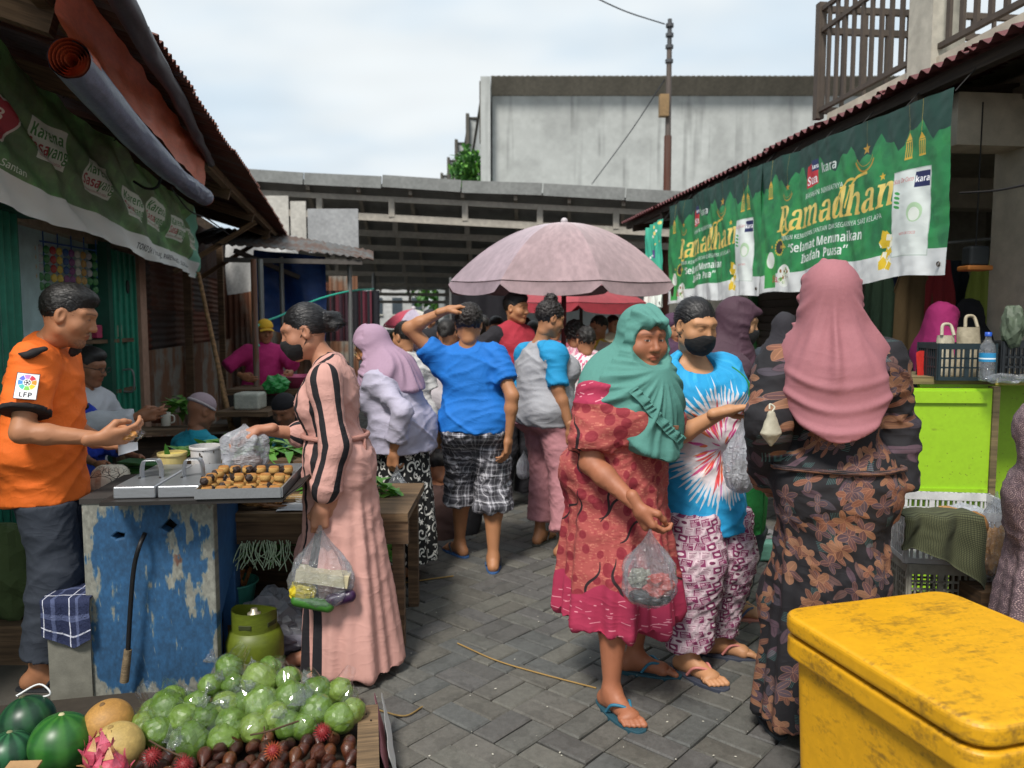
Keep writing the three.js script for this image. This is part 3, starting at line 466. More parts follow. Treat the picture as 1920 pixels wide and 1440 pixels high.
  // toes, each with a nail side
  if (!S.noFeet && !bg) { const f = new Field(0.0045); for (const [a, ft] of [[J.aL, fL], [J.aR, fR]]) { const y = ft.y * Math.PI / 180, pt = ft.pitch * Math.PI / 180, dir = V(Math.sin(y) * Math.cos(pt), -Math.sin(pt), Math.cos(y) * Math.cos(pt)), sd = V(Math.cos(y), 0, -Math.sin(y)), upf = V().crossVectors(dir, sd).normalize(), q = (fw, u, s) => a.clone().addScaledVector(dir, fw * h).addScaledVector(upf, u * h).addScaledVector(sd, s * h), inn = a === J.aL ? -1 : 1;
    [[0.03, 0.172, 0.0125], [0.011, 0.168, 0.0092], [-0.006, 0.161, 0.0088], [-0.021, 0.152, 0.0085], [-0.035, 0.142, 0.008]].forEach(([s, len, r]) => { f.cap(q(0.1, -0.054, inn * s * 0.85), q(len - 0.018, -0.055, inn * s), r * h, r * h * 0.92, { k: 0.006 }); f.cap(q(len - 0.018, -0.055, inn * s), q(len, -0.063, inn * s), r * h * 0.95, r * h, { k: 0.005 }); }); }
    parts.push(f.mesh({ col: skin })); }
  // ---- hands
  const hand = (wr, el, o = {}) => {              // o.d direction of the fingers, o.n palm side, o.curl
    const d = (o.d ? V(...o.d) : wr.clone().sub(el)).normalize(), n0 = V(...(o.n || [0, 0, -1])), n = n0.addScaledVector(d, -n0.dot(d)).normalize(), s = V().crossVectors(d, n).multiplyScalar(o.flip ? -1 : 1), k = h * 0.98, q = (a, b, c) => wr.clone().addScaledVector(d, a * k).addScaledVector(n, b * k).addScaledVector(s, c * k), f = new Field(bg ? 0.009 : 0.0042);
    f.cap(wr.clone().addScaledVector(d, -0.04), q(0.02, 0, 0), 0.026 * h, 0.026 * k, { k: 0.02, f: n, s: 1.15 });
    f.cap(q(0.025, 0, -0.012), q(0.078, 0, -0.022), 0.0235 * k, 0.0165 * k, { k: 0.02, f: n, s: 1.3 }); f.cap(q(0.025, 0, 0.012), q(0.08, 0, 0.02), 0.0245 * k, 0.017 * k, { k: 0.02, f: n, s: 1.3 });
    const cu = o.curl ?? 0.5, seg = [[0.032, 0.088, 0.036, 0.024, 0.018, 0.0088], [0.0115, 0.092, 0.04, 0.027, 0.02, 0.0092], [-0.0095, 0.09, 0.037, 0.025, 0.019, 0.0088], [-0.029, 0.082, 0.029, 0.02, 0.016, 0.0078]];
    seg.forEach(([sd, st, a, b, c, r], i) => { let ang = cu * (0.75 + 0.12 * i), p = q(st - 0.012, 0, sd * 0.8); const step = (l) => { const e = p.clone().addScaledVector(d, Math.cos(ang) * l * k).addScaledVector(n, Math.sin(ang) * l * k).addScaledVector(s, sd * 0.12 * k); return e; };
      let rad = r * k; for (const l of [a + 0.012, b, c]) { const e = step(l); f.cap(p, e, rad, rad * 0.93, { k: 0.006 }); p = e; rad *= 0.92; ang += cu * 0.95; } });
    const t0 = q(0.022, 0.008, 0.024), t1 = q(0.055, 0.02 + 0.012 * cu, 0.043), t2 = q(0.083, 0.028 + 0.025 * cu, 0.04 - 0.012 * cu), t3 = q(0.102, 0.034 + 0.03 * cu, 0.034 - 0.02 * cu);
    f.chain([t0, t1, t2, t3], [0.015 * k, 0.0125 * k, 0.0105 * k, 0.009 * k], { k: 0.008 });
    parts.push(f.mesh({ col: skin }));
  };
  hand(J.wL, J.eL, { n: [-0.6, 0, -0.5], ...(S.LHand || {}), flip: !((S.LHand || {}).flip) }); hand(J.wR, J.eR, { n: [0.6, 0, -0.5], ...(S.RHand || {}) });
  // ---- head
  const female = S.female, jw = S.jaw || 1;
  {
    const f = new Field(bg ? 0.009 : 0.0038), P = (x, y, z) => V(x, y, z);
    f.ell(P(0, 0.028, -0.012), [0.0765, 0.09, 0.094], { k: 0.02 });
    f.ell(P(0, -0.03, 0.022), [0.066 * jw, 0.085, 0.066], { k: 0.03 });
    f.cap(P(-0.045 * jw, -0.06, 0.0), P(-0.012, -0.095, 0.055), 0.024, 0.022, { k: 0.02 }); f.cap(P(0.045 * jw, -0.06, 0.0), P(0.012, -0.095, 0.055), 0.024, 0.022, { k: 0.02 });
    f.ell(P(0, -0.095, 0.062), [0.024, 0.018, 0.018], { k: 0.02 });
    for (const s of [-1, 1]) {
      f.ell(P(0.042 * s * jw, -0.028, 0.05), [0.028, 0.026, 0.026], { k: 0.025 });            // cheek
      f.cap(P(0.008 * s, 0.03, 0.083), P(0.05 * s, 0.028, 0.06), 0.011, 0.011, { k: 0.02 });   // brow
      f.ell(P(0.031 * s, 0.007, 0.094), [0.019, 0.012, 0.012], { k: 0.012, op: 1 });            // socket
      f.ell(P(0.031 * s, 0.005, 0.07), [0.0155, 0.0125, 0.0135], { k: 0.006 });                 // lid over the eye
      f.ell(P(0.013 * s, -0.033, 0.089), [0.0085, 0.0075, 0.009], { k: 0.006 });                // nostril
      f.ell(P(0.076 * s, -0.004, -0.012), [0.011, 0.033, 0.02], { k: 0.008 });                  // ear
      f.ell(P(0.084 * s, 0, -0.004), [0.006, 0.018, 0.01], { k: 0.006, op: 1 });
    }
    f.cap(P(0, 0.014, 0.084), P(0, -0.026, 0.1), 0.0085, 0.0125, { k: 0.012 });                  // nose
    f.ell(P(0, -0.0295, 0.101), [0.0125, 0.01, 0.0105], { k: 0.008 });
    f.cap(P(-0.02, -0.0605, 0.079), P(0.02, -0.0605, 0.079), 0.0065, 0.0065, { k: 0.01 }); f.ell(P(0, -0.0575, 0.0865), [0.017, 0.0055, 0.0065], { k: 0.005 }); f.ell(P(0, -0.069, 0.084), [0.016, 0.0065, 0.008], { k: 0.005 });
    f.cap(P(-0.021, -0.0632, 0.094), P(0.021, -0.0632, 0.094), 0.0022, 0.0022, { k: 0.003, op: 1 });
    f.cap(P(0, -0.05, -0.02), V(0, -0.095, -0.022), 0.05, 0.045, { k: 0.03 });
    const open = S.eyes ?? 0.5;
    const col = (x, y, z) => {
      const b = skin(x + 3, y, z); if (z < 0.035) return b; const ax = Math.abs(x), ex = (ax - 0.031) / 0.0145; let c = b;
      const mix = (a, q, t) => [lerp(a[0], q[0], t), lerp(a[1], q[1], t), lerp(a[2], q[2], t)], ey = y - 0.0045 - 0.001 * (1 - ex * ex);
      if (Math.abs(ex) < 1 && z > 0.05) { const hh = 0.0055 * open * (1 - ex * ex); if (Math.abs(ey) < hh) c = Math.abs(ax - 0.031) < 0.0058 ? [0.015, 0.01, 0.008] : [0.55, 0.5, 0.46]; const ll = Math.abs(ey - hh); if (ll < 0.0022) c = mix(c, [0.02, 0.014, 0.012], 0.85 * (1 - ll / 0.0022) + 0.1); }
      const by = y - (0.0265 + 0.0045 * (1 - ((ax - 0.03) / 0.026) ** 2)); if (ax > 0.01 && ax < 0.055 && Math.abs(by) < 0.0045) c = mix(c, [0.025, 0.018, 0.014], (female ? 0.55 : 0.75) * (1 - Math.abs(by) / 0.0045));
      const ly = y + 0.0632; if (ax < 0.024 && Math.abs(ly) < 0.0105 * (1 - (ax / 0.027) ** 2) && z > 0.07) { c = mix(c, [sk[0] * 0.82, sk[1] * 0.5, sk[2] * 0.52], 0.75); if (Math.abs(ly) < 0.0014) c = mix(c, [0.05, 0.02, 0.02], 0.8); }
      if (S.beard && y < -0.045 && y > -0.12) { const n = N3(x * 300, y * 300, z * 300); const bd = (y > -0.056 && y < -0.046 && ax < 0.026) ? 0.5 : (y < -0.078 ? 0.55 : 0.12) * (1 - sstep(0.03, 0.06, ax)); c = mix(c, [0.03, 0.022, 0.018], clamp(bd * (0.8 + n), 0, 0.85)); }
      return c;
    };
    parts.push(f.mesh({ col }).applyMatrix4(mH));
  }
  { const gs = parts.map((p) => p.toNonIndexed()); const b = part('body', mergeGeometries(gs), M_skin, g); F.body = b; }
  return F;
}
// ---- garments
// how far a garment reaches at height y, all round, for a belt
function girdle(mesh, y, n = 24, out = 0.004) { const p = mesh.geometry.attributes.position, r = new Array(n).fill(0.05); for (let i = 0; i < p.count; i++) if (Math.abs(p.getY(i) - y) < 0.012) { const q = Math.hypot(p.getX(i), p.getZ(i)), k = ((Math.round(Math.atan2(p.getX(i), p.getZ(i)) / 6.2832 * n) % n) + n) % n; if (q < 0.24) r[k] = Math.max(r[k], q); } return r.map((_, k) => { const a = k / n * 6.2832, q = (r[(k + n - 1) % n] + r[k] * 2 + r[(k + 1) % n]) / 4 + out; return V(q * Math.sin(a), y, q * Math.cos(a)); }); }
// the front of a garment at torso point (x, ty)
function frontOf(F, mesh, x, ty) { const p = mesh.geometry.attributes.position; let z = -1; for (let i = 0; i < p.count; i++) { const d = V(p.getX(i), p.getY(i), p.getZ(i)).sub(F.J.pel), a = d.dot(F.side) / F.h - x, b = d.dot(F.up) / F.tl - ty; if (Math.abs(a) < 0.014 && Math.abs(b) < 0.03) z = Math.max(z, d.dot(F.fwd) / F.h); } return F.T(x, ty, z < -0.5 ? 0.15 : z); }
const tee = (a, s = 1) => (x, y, z) => a * (0.4 * N3(x * 5 * s + 7, y * 9 * s, z * 5 * s) + 1.5 * ridge(N3(x * 3.5 * s + 3, y * 9 * s - x * 5, z * 3.5 * s)) + 0.9 * ridge(N3(x * 6 * s, y * 17 * s + z * 8 + x * 6, z * 6 * s + 5)) - 0.7);
const cylUV = (F) => { const yw = (F.S.yaw || 0) * Math.PI / 180, cx = -F.g.position.x, cz = -F.g.position.z, seam = Math.atan2(Math.cos(yw) * cx - Math.sin(yw) * cz, Math.sin(yw) * cx + Math.cos(yw) * cz); return (x, y, z) => { let t = Math.atan2(x, z) - seam; t = Math.atan2(Math.sin(t), Math.cos(t)); return [t * 0.19, y]; }; };
const flatUV = (a = 0, sc = 1) => { const c = Math.cos(a), s = Math.sin(a); return (x, y, z) => [(x * c + z * s) * sc, y * sc]; };
function shirt(F, m, o = {}) {                   // o.hem in metres above the ground, o.sleeve 0..2 (1 = elbow), o.t looseness
  const { J, T, h } = F, t = o.t ?? 0.016, f = new Field(o.cell || (F.bg ? 0.02 : 0.009));
  F.torso(f, t);
  const hem = o.hem ?? J.pel.y - 0.1, fl = o.flare ?? 0.02;
  f.cap(T(0, 0.35, 0), V(J.pel.x + (o.hx || 0), hem - 0.03, J.pel.z + (o.hz || 0)), 0.125 * h * F.w * (F.S.belly || 1) + t, 0.135 * h * F.w * (F.S.hips || 1) + t + fl, { k: 0.05, f: F.fwd, s: 1.18 });
  f.below((x, y, z) => hem + 0.012 * N3(x * 6, 2, z * 6) + (o.slope || 0) * z - y, 0.004);
  if (o.neck) f.ell(F.H(0, -0.16, 0.05), [0.07 * o.neck, 0.05 * o.neck, 0.06 * o.neck], { op: 1, k: 0.004 });
  const sl = o.sleeve ?? 0.8, st = o.st ?? 0.02, sw = F.aw;
  const doArm = (s, e, w, len) => {
    if (len <= 0) return;
    if (len <= 1) { f.cap(s.clone().addScaledVector(e.clone().sub(s), -0.06), s.clone().lerp(e, len), 0.048 * h * sw + st * 0.4, 0.046 * h * sw + st + (o.sf || 0), { k: 0.03, flat: true }); f.cap(s, s.clone().lerp(e, 0.25), 0.052 * h * sw + st * 0.4, 0.05 * h * sw + st * 0.6, { k: 0.04 }); }
    else { f.cap(s, e, 0.056 * h * sw + st * 0.6, 0.042 * h * sw + st, { k: 0.04 }); f.cap(e, e.clone().lerp(w, len - 1), 0.041 * h * sw + st, 0.03 * h + st + (o.sf || 0), { k: 0.02, flat: true }); f.cap(e, e.clone().lerp(w, 0.2), 0.042 * h * sw + st, 0.04 * h * sw + st, { k: 0.02 }); }
  };
  doArm(J.sL, J.eL, J.wL, o.sleeveL ?? sl); doArm(J.sR, J.eR, J.wR, o.sleeveR ?? sl);
  if (o.extra) o.extra(f);
  return part(o.name || 'shirt', f.mesh({ disp: o.disp || tee(o.wr ?? 0.006), uv: o.uv || cylUV(F, o.seam || 0), col: o.col }), m, F.g);
}
function skirt(F, m, o = {}) {                   // from the waist (or o.top) to o.hem
  const { J, T, h } = F, t = o.t ?? 0.018, f = new Field(o.cell || (F.bg ? 0.022 : 0.01)), hem = o.hem ?? 0.1, r = o.r ?? 0.25, cx = o.cx || 0, cz = o.cz || 0;
  if (o.bodice) { F.torso(f, t); } else { f.cap(T(-0.06, 0.16, 0), T(0.06, 0.16, 0), 0.1 * h * F.w + t, undefined, { f: F.fwd, s: 1.1, k: 0.04 }); f.cap(T(-0.075, 0, -0.012), T(0.075, 0, -0.012), 0.108 * h * F.w * (F.S.hips || 1) + t, undefined, { k: 0.05 }); for (const q of [-1, 1]) f.ell(T(0.068 * q, -0.05, -0.062), [0.088 * h * F.w + t, 0.1 * h + t, 0.075 * h * F.w + t], { k: 0.05 }); }
  f.cap(V(J.pel.x, J.pel.y - 0.02, J.pel.z - 0.01), V(cx, hem - 0.05, cz), 0.136 * h * F.w * (F.S.hips || 1) + t, r, { k: 0.07, f: V(0, 0, 1), s: o.s ?? 1.12 });
  for (const k of [J.kL, J.kR]) f.ell(k, [0.075 * h + t, 0.13, 0.075 * h + t], { k: 0.06 });
  f.below((x, y, z) => hem + (o.hemw ?? 0.014) * N3(x * 5, 3, z * 5) + (o.slope || 0) * z + (o.slopex || 0) * x - y, 0.004);
  if (o.sleeve) { const sw = F.aw, st = o.st ?? 0.02; for (const [s, e, w] of [[J.sL, J.eL, J.wL], [J.sR, J.eR, J.wR]]) { if (o.sleeve <= 1) { f.cap(s.clone().addScaledVector(e.clone().sub(s), -0.06), s.clone().lerp(e, o.sleeve), 0.058 * h * sw + st * 0.6, 0.048 * h * sw + st, { k: 0.03, flat: true }); } else { f.cap(s, e, 0.056 * h * sw + st * 0.7, 0.043 * h * sw + st, { k: 0.04 }); f.cap(e, e.clone().lerp(w, o.sleeve - 1), 0.043 * h * sw + st, 0.03 * h + st + (o.sf || 0), { k: 0.02, flat: true }); f.cap(e, e.clone().lerp(w, 0.3), 0.043 * h * sw + st, 0.04 * h * sw + st, { k: 0.02 }); } } }
  if (o.extra) o.extra(f);
  const n = o.pleats ?? 9, am = o.amp ?? 0.02, top = J.pel.y + 0.05;
  const disp = o.disp || ((x, y, z) => { const th = Math.atan2(x - lerp(J.pel.x, cx, 0.6), z - lerp(J.pel.z, cz, 0.6)), k = clamp((top - y) / (top - hem), 0, 1.1), wv = Math.sin(th * n + 2.2 * N3(th * 1.5, y * 1.2, 4) + (o.ph || 0)); return am * k * ((1.6 * Math.pow(0.5 + 0.5 * wv, 2.2) - 0.5) * (0.8 + 0.6 * N3(th * 2, 3, 1)) + 0.35 * Math.sin(th * n * 2.3 + 3 * N3(x * 3, y, z * 3))) + (o.bodice ? (1 - k) * (o.wr ?? 0.005) * (0.8 * N3(x * 6, y * 9, z * 6) + 1.3 * ridge(N3(x * 4, y * 10 + x * 5, z * 4)) + 0.9 * ridge(N3(x * 8, y * 18 - x * 7, z * 8)) - 0.6) : 0.002 * N3(x * 20, y * 8, z * 20)); });
  return part(o.name || 'skirt', f.mesh({ disp, uv: o.uv || cylUV(F, o.seam || 0), col: o.col }), m, F.g);
}
function trousers(F, m, o = {}) {                // o.len: 1 = knee, 2 = ankle
  const { J, T, h } = F, t = o.t ?? 0.014, f = new Field(o.cell || (F.bg ? 0.02 : 0.009)), len = o.len ?? 1.92, hw = F.w * (F.S.hips || 1), lw = F.lw;
  f.cap(T(-0.06 * hw, 0.1, 0), T(0.06 * hw, 0.1, 0), 0.103 * h * hw + t, undefined, { k: 0.04 }); f.cap(T(-0.075 * hw, 0, -0.012), T(0.075 * hw, 0, -0.012), 0.108 * h * hw + t, undefined, { k: 0.05 });
  for (const q of [-1, 1]) f.ell(T(0.07 * q * hw, -0.06, -0.064 * hw), [0.09 * h * hw + t, 0.105 * h + t, 0.078 * h * hw + t], { k: 0.035 });
  for (const [hp, k, a] of [[J.hL, J.kL, J.aL], [J.hR, J.kR, J.aR]]) {
    const kr = (o.kr ?? 0.058) * h * lw + t, br = (o.br ?? 0.05) * h + t;
    if (len <= 1) f.cap(hp, hp.clone().lerp(k, len), 0.088 * h * lw + t, kr + (o.fl || 0), { k: 0.03 });
    else { f.cap(hp, k, 0.088 * h * lw + t, kr, { k: 0.035 }); f.cap(k, k.clone().lerp(a, len - 1), kr, br, { k: 0.03, flat: true }); f.cap(k, k.clone().lerp(a, 0.3), kr, lerp(kr, br, 0.3), { k: 0.03 }); }
  }
  if (o.hem) f.below((x, y, z) => o.hem + 0.008 * N3(x * 9, 1, z * 9) - y, 0.004);
  f.below((x, y) => y - (o.top ?? T(0, 0.1, 0).y), 0.01);
  return part(o.name || 'trousers', f.mesh({ disp: o.disp || ((x, y, z) => (o.wr ?? 0.004) * (N3(x * 7, y * 10, z * 7) + 1.2 * ridge(N3(x * 6, y * 12 + x * 9, z * 6)) + 0.8 * ridge(N3(x * 9, y * 22 - x * 12, z * 9)) - 0.7) + (o.pl || 0) * Math.sin(Math.atan2(x - (x > 0 ? 0.1 : -0.1), z) * 5 + 2 * N3(x * 3, y * 2, z * 3)) * clamp((J.pel.y - y) / 0.5, 0, 1)), uv: o.uv || cylUV(F, o.seam || 0) }), m, F.g);
}
function hair(F, kind, o = {}) {
  const f = new Field(F.bg ? 0.01 : 0.0045), P = V, hc = o.c || 0x15110f;
  f.ell(P(0, 0.036, -0.018), [0.0815 + (o.t || 0), 0.0925 + (o.t || 0), 0.0975 + (o.t || 0)], { k: 0.02 });
  if (kind === 'short') { f.ell(P(0, 0.085, 0.02), [0.062, 0.04, 0.07], { k: 0.03 }); }
  if (o.puff) f.ell(P(0, 0.05, -0.03), [0.088 * o.puff, 0.09 * o.puff, 0.095 * o.puff], { k: 0.02 });
  f.ell(P(0, -0.045, 0.062), [0.082, 0.1 + (o.brow || 0), 0.062], { op: 1, k: 0.012 });   // face opening
  if (kind === 'short') { f.below((x, y, z) => (-0.03 + 0.4 * Math.max(0, z + 0.04)) - y, 0.006); f.ell(P(0.085, -0.02, 0.0), [0.03, 0.045, 0.026], { op: 1, k: 0.006 }); f.ell(P(-0.085, -0.02, 0.0), [0.03, 0.045, 0.026], { op: 1, k: 0.006 }); }
  else { f.below((x, y, z) => (-0.05 + 0.5 * Math.max(0, z + 0.03)) - y, 0.01); f.ell(P(0.086, -0.012, 0.002), [0.02, 0.036, 0.022], { op: 1, k: 0.006 }); f.ell(P(-0.086, -0.012, 0.002), [0.02, 0.036, 0.022], { op: 1, k: 0.006 }); }
  if (o.bun) { const [x, y, z, r] = o.bun; f.ell(P(x, y, z), [r, r * 0.95, r], { k: 0.012 }); for (let i = 0; i < 14; i++) { const a = i * 2.4, e = Math.cos(i * 1.7) * 0.8; f.ell(P(x + r * 0.7 * Math.cos(a), y + r * 0.6 * e, z + r * 0.7 * Math.sin(a)), [r * 0.42, r * 0.38, r * 0.42], { k: 0.006 }); } }
  const wv = o.wave || 0;
  const gm = f.mesh({ disp: (x, y, z) => 0.0016 * N3(x * 60, y * 60, z * 60) + wv * N3(x * 130, y * 130, z * 130) + (o.curl || 0) * N3(x * 55, y * 55, z * 55), uv: kind === 'short' ? (x, y, z) => [Math.atan2(x, y + 0.06) * 0.8, z * 2.2] : (x, y, z) => [Math.atan2(x, y + 0.02) * 0.45, z * 1.2 + 0.4 * y] }).applyMatrix4(F.mH);
  const hm = new THREE.MeshPhysicalMaterial({ color: hc, roughness: Math.max(0.45, o.r || 0.5), side: THREE.DoubleSide, bumpMap: T_hair, bumpScale: 0.0022 });
  const b = part('hair', gm, hm, F.g);
  if (!F.bg) {                                   // loose strands over the mass, so that the outline is not smooth
    const ps = gm.attributes.position, nn = gm.attributes.normal, p = [], nrm = [], sh = kind === 'short', n = sh ? 2600 : 1500, fl = V(0, sh ? 0.15 : -0.25, sh ? 0.8 : -1).applyQuaternion(F.qH);
    for (let i = 0; i < n; i++) { const k = Math.floor(rnd() * ps.count), q = V(ps.getX(k), ps.getY(k), ps.getZ(k)), m = V(nn.getX(k), nn.getY(k), nn.getZ(k)), f = fl.clone().add(V(rr(-1, 1), rr(-1, 1), rr(-1, 1)).multiplyScalar(sh ? 0.5 : 0.16)), L = (sh ? rr(0.01, 0.02) : rr(0.02, 0.045)) * F.hs; f.addScaledVector(m, -f.dot(m)).normalize(); const sd = V().crossVectors(m, f).multiplyScalar(0.0009), e = q.clone().addScaledVector(f, L).addScaledVector(m, L * (sh ? rr(0.05, 0.4) : rr(0, 0.09))), a = q.clone().addScaledVector(m, -0.001); for (const w of [a.clone().add(sd), a.clone().sub(sd), e]) { p.push(w.x, w.y, w.z); nrm.push(m.x, m.y, m.z); } }
    const g2 = new THREE.BufferGeometry(); g2.setAttribute('position', new THREE.Float32BufferAttribute(p, 3)); g2.setAttribute('normal', new THREE.Float32BufferAttribute(nrm, 3)); tag(part('loose_strands', g2, new THREE.MeshPhysicalMaterial({ color: hc, roughness: 0.5, side: THREE.DoubleSide }), b), null, null, null, 'stuff');
  }
  return b;
}
function mask(F, c = 0x141416) {
  const f = new Field(0.004), P = V;
  f.ell(P(0, -0.052, 0.045), [0.07 * (F.S.jaw || 1), 0.062, 0.062], { k: 0.01 }); f.ell(P(0, -0.035, 0.085), [0.022, 0.028, 0.032], { k: 0.03 }); f.ell(P(0, -0.08, 0.06), [0.04, 0.03, 0.034], { k: 0.03 });
  f.below((x, y, z) => Math.max(y - (-0.012 - 0.55 * Math.abs(x) * 0.5), -0.118 + 0.12 * Math.abs(x) - y, 0.006 - z + Math.abs(x) * 0.1), 0.004);
  const m = part('face_mask', f.mesh({ disp: (x, y, z) => 0.0012 * N3(x * 70, y * 110, z * 40), uv: (x, y) => [x, y] }).applyMatrix4(F.mH), cloth(c, 0.9), F.g);
  part('ear_loop', [1, -1].map((s) => tube([F.H(0.062 * s, -0.03, 0.03), F.H(0.075 * s, -0.012, 0.01), F.H(0.08 * s, 0.02, -0.015), F.H(0.083 * s, 0.0, -0.034), F.H(0.078 * s, -0.03, -0.01), F.H(0.062 * s, -0.07, 0.025)], 0.0018, 24, 5)), flat(c, 0.9), m);
  return m;
}
// head scarf: hood, throat and cape, with an opening for the face
function hijab(F, m, o = {}) {
  const { H, T, J, h, hs } = F, f = new Field(o.cell || (F.bg ? 0.016 : 0.0075)), t = o.t ?? 0.014, q = F.qH;
  f.ell(H(0, 0.034, -0.016), [(0.079 + t) * hs, (0.093 + t) * hs, (0.1 + t) * hs], { q, k: 0.03 });
  f.ell(H(0, -0.04, 0.004), [(0.076 + t) * hs, (0.1 + t) * hs, (0.082 + t) * hs], { q, k: 0.04 });
  f.cap(H(0, -0.06, -0.02), T(0, 0.95, -0.01), 0.068 * h + t * 0.7, 0.095 * h + t * 0.7, { k: 0.05 });
  const fr = o.front ?? 0.45, bk = o.back ?? 0.4, sp = o.spread ?? 1;
  const sL = J.sL.clone(), sR = J.sR.clone();
  f.cap(sL.lerp(T(0, 0.9, 0), 1 - 0.9 * sp), sR.lerp(T(0, 0.9, 0), 1 - 0.9 * sp), 0.075 * h + t, undefined, { k: 0.09, f: F.fwd, s: 0.95 });
  if (fr) { f.cap(T(0, 0.85, 0.06), T(o.fx || 0, 0.9 - fr, 0.085 * F.w + (o.fz || 0)), 0.165 * h * F.w * sp, (o.fr ?? 0.12) * h * F.w, { k: 0.08, f: F.fwd, s: 1.45 }); if (o.cape) f.ell(T(0, 0.76, 0.01), [0.215 * h * F.w * sp, 0.21 * h, 0.18 * h * F.w], { q: F.qT, k: 0.06 }); }
  if (bk) f.cap(T(0, 0.9, -0.05), T(0, 0.9 - bk, -0.1 * F.w + (o.bz || 0)), 0.13 * h * F.w, (o.br ?? 0.1) * h * F.w, { k: 0.08, f: F.fwd, s: 1.5 });
  if (o.extra) o.extra(f);
  const fo = o.face ?? [0.13, 0.088, 0.078];
  f.ell(H(0, -0.012 + (o.fy || 0), 0.118), fo.map((v) => v * hs), { q, op: 1, k: o.fk ?? 0.008 });
  if (o.brim) f.ell(H(0, 0.078, 0.07), [0.06 * hs, 0.011 * hs, 0.036 * hs], { q, k: 0.02 });
  f.below((x, y, z) => { const d = V(x, y, z).sub(J.pel), ty = d.dot(F.up) / F.tl, tz = d.dot(F.fwd), tx = d.dot(F.side); const lim = tz > 0 ? 0.9 - fr : 0.9 - bk, s = sstep(-0.05, 0.05, tz), l = lerp(0.9 - bk, 0.9 - fr, s) + (o.curve ?? 1.6) * tx * tx * 2; return (l + 0.015 * N3(tx * 8, 1, tz * 8) - ty) * F.tl; }, 0.005);
  const am = o.amp ?? 0.008;
  // folds fan out from under the chin in front and from the crown behind
  const chin = H(0, -0.1, 0.06), crown = H(0, 0.1, -0.06), p2 = (q) => Math.pow(0.5 + 0.5 * Math.sin(q), 2.2);
  const fan = (x, y, z) => { const d = V(x, y, z), c = d.clone().sub(J.head).dot(F.fwd) > -0.01 ? chin : crown, e = d.sub(c), sx = e.dot(F.side), sy = e.y, r = Math.hypot(sx, sy), ph = Math.atan2(sx, -sy), k = c === chin ? sstep(0.03, 0.16, r) : sstep(0.06, 0.24, r); return am * 1.5 * k * (0.75 + 0.7 * N3(ph * 2.2 + 5, 1, c === chin ? 2 : 9)) * (p2(ph * (o.n ?? 15) + 2.2 * N3(x * 3, y * 3, z * 3) + (o.ph || 0)) + 0.45 * p2(ph * 31 + 3 * N3(x * 5, y * 4, z * 5)) - 0.45) + 0.002 * N3(x * 13, y * 13, z * 13); };
  const disp = o.disp ? (x, y, z) => o.disp(x, y, z, fan) : fan;
  return part('head_scarf', f.mesh({ disp, uv: o.uv || cylUV(F) }), m, F.g);
}
function sandals(F, c, sc = c, o = {}) {         // rubber flip-flops: sole and V strap
  for (const [a, ft, nm] of [[F.J.aL, F.fL], [F.J.aR, F.fR]]) {
    const h = F.h, y = ft.y * Math.PI / 180, pt = ft.pitch * Math.PI / 180, dir = V(Math.sin(y) * Math.cos(pt), -Math.sin(pt), Math.cos(y) * Math.cos(pt)), sd = V(Math.cos(y), 0, -Math.sin(y)), upf = V().crossVectors(dir, sd).normalize(), inn = a === F.J.aL ? -1 : 1, q = (fw, u, s) => a.clone().addScaledVector(dir, fw * h).addScaledVector(upf, u * h).addScaledVector(sd, s * h);
    const sh = new THREE.Shape(), n = 40; for (let i = 0; i < n; i++) { const t = i / n * 2 * Math.PI, fw = 0.054 + 0.14 * Math.cos(t), wd = (0.04 + 0.009 * sstep(-0.02, 0.12, fw)) * Math.sign(Math.sin(t)) * Math.pow(Math.abs(Math.sin(t)), 0.75) + inn * 0.006 * sstep(0.02, 0.15, fw); i ? sh.lineTo(wd, fw) : sh.moveTo(wd, fw); }
    const g0 = new THREE.ExtrudeGeometry(sh, { depth: 0.016, bevelEnabled: true, bevelSize: 0.003, bevelThickness: 0.003, bevelSegments: 2 }), m = new THREE.Matrix4().makeBasis(sd.clone().multiplyScalar(h), dir.clone().multiplyScalar(h), upf.clone().multiplyScalar(-h)); m.setPosition(q(0, -0.0755 + (o.up || 0) + 0.003, 0)); g0.applyMatrix4(m);
    const sm = part('sandal', g0, mat(c, 0.75, { tex: T_fine, ts: 4, bs: 0 }), F.g), toe = q(0.135, -0.058, inn * 0.019);
    if (o.slide) { part('strap', slab(14, 8, (u, v) => { const t = (u - 0.5) * Math.PI * 1.02, p = q(0.045 + v * 0.075, -0.072 + 0.056 * (1 - 0.25 * v) * Math.cos(t), 0.05 * Math.sin(t)); return p.toArray(); }, 0.005, [1, 1]), o.slide, sm); }
    else for (const s of [-1, 1]) part('strap', new THREE.TubeGeometry(new THREE.CatmullRomCurve3([toe, q(0.105, -0.03, inn * 0.012 + s * 0.006), q(0.065, -0.022, s * 0.038), q(0.03, -0.062, s * 0.042)]), 16, 0.006 * h, 6), mat(sc, 0.6, { tex: null, bs: 0 }), sm);
  }
}
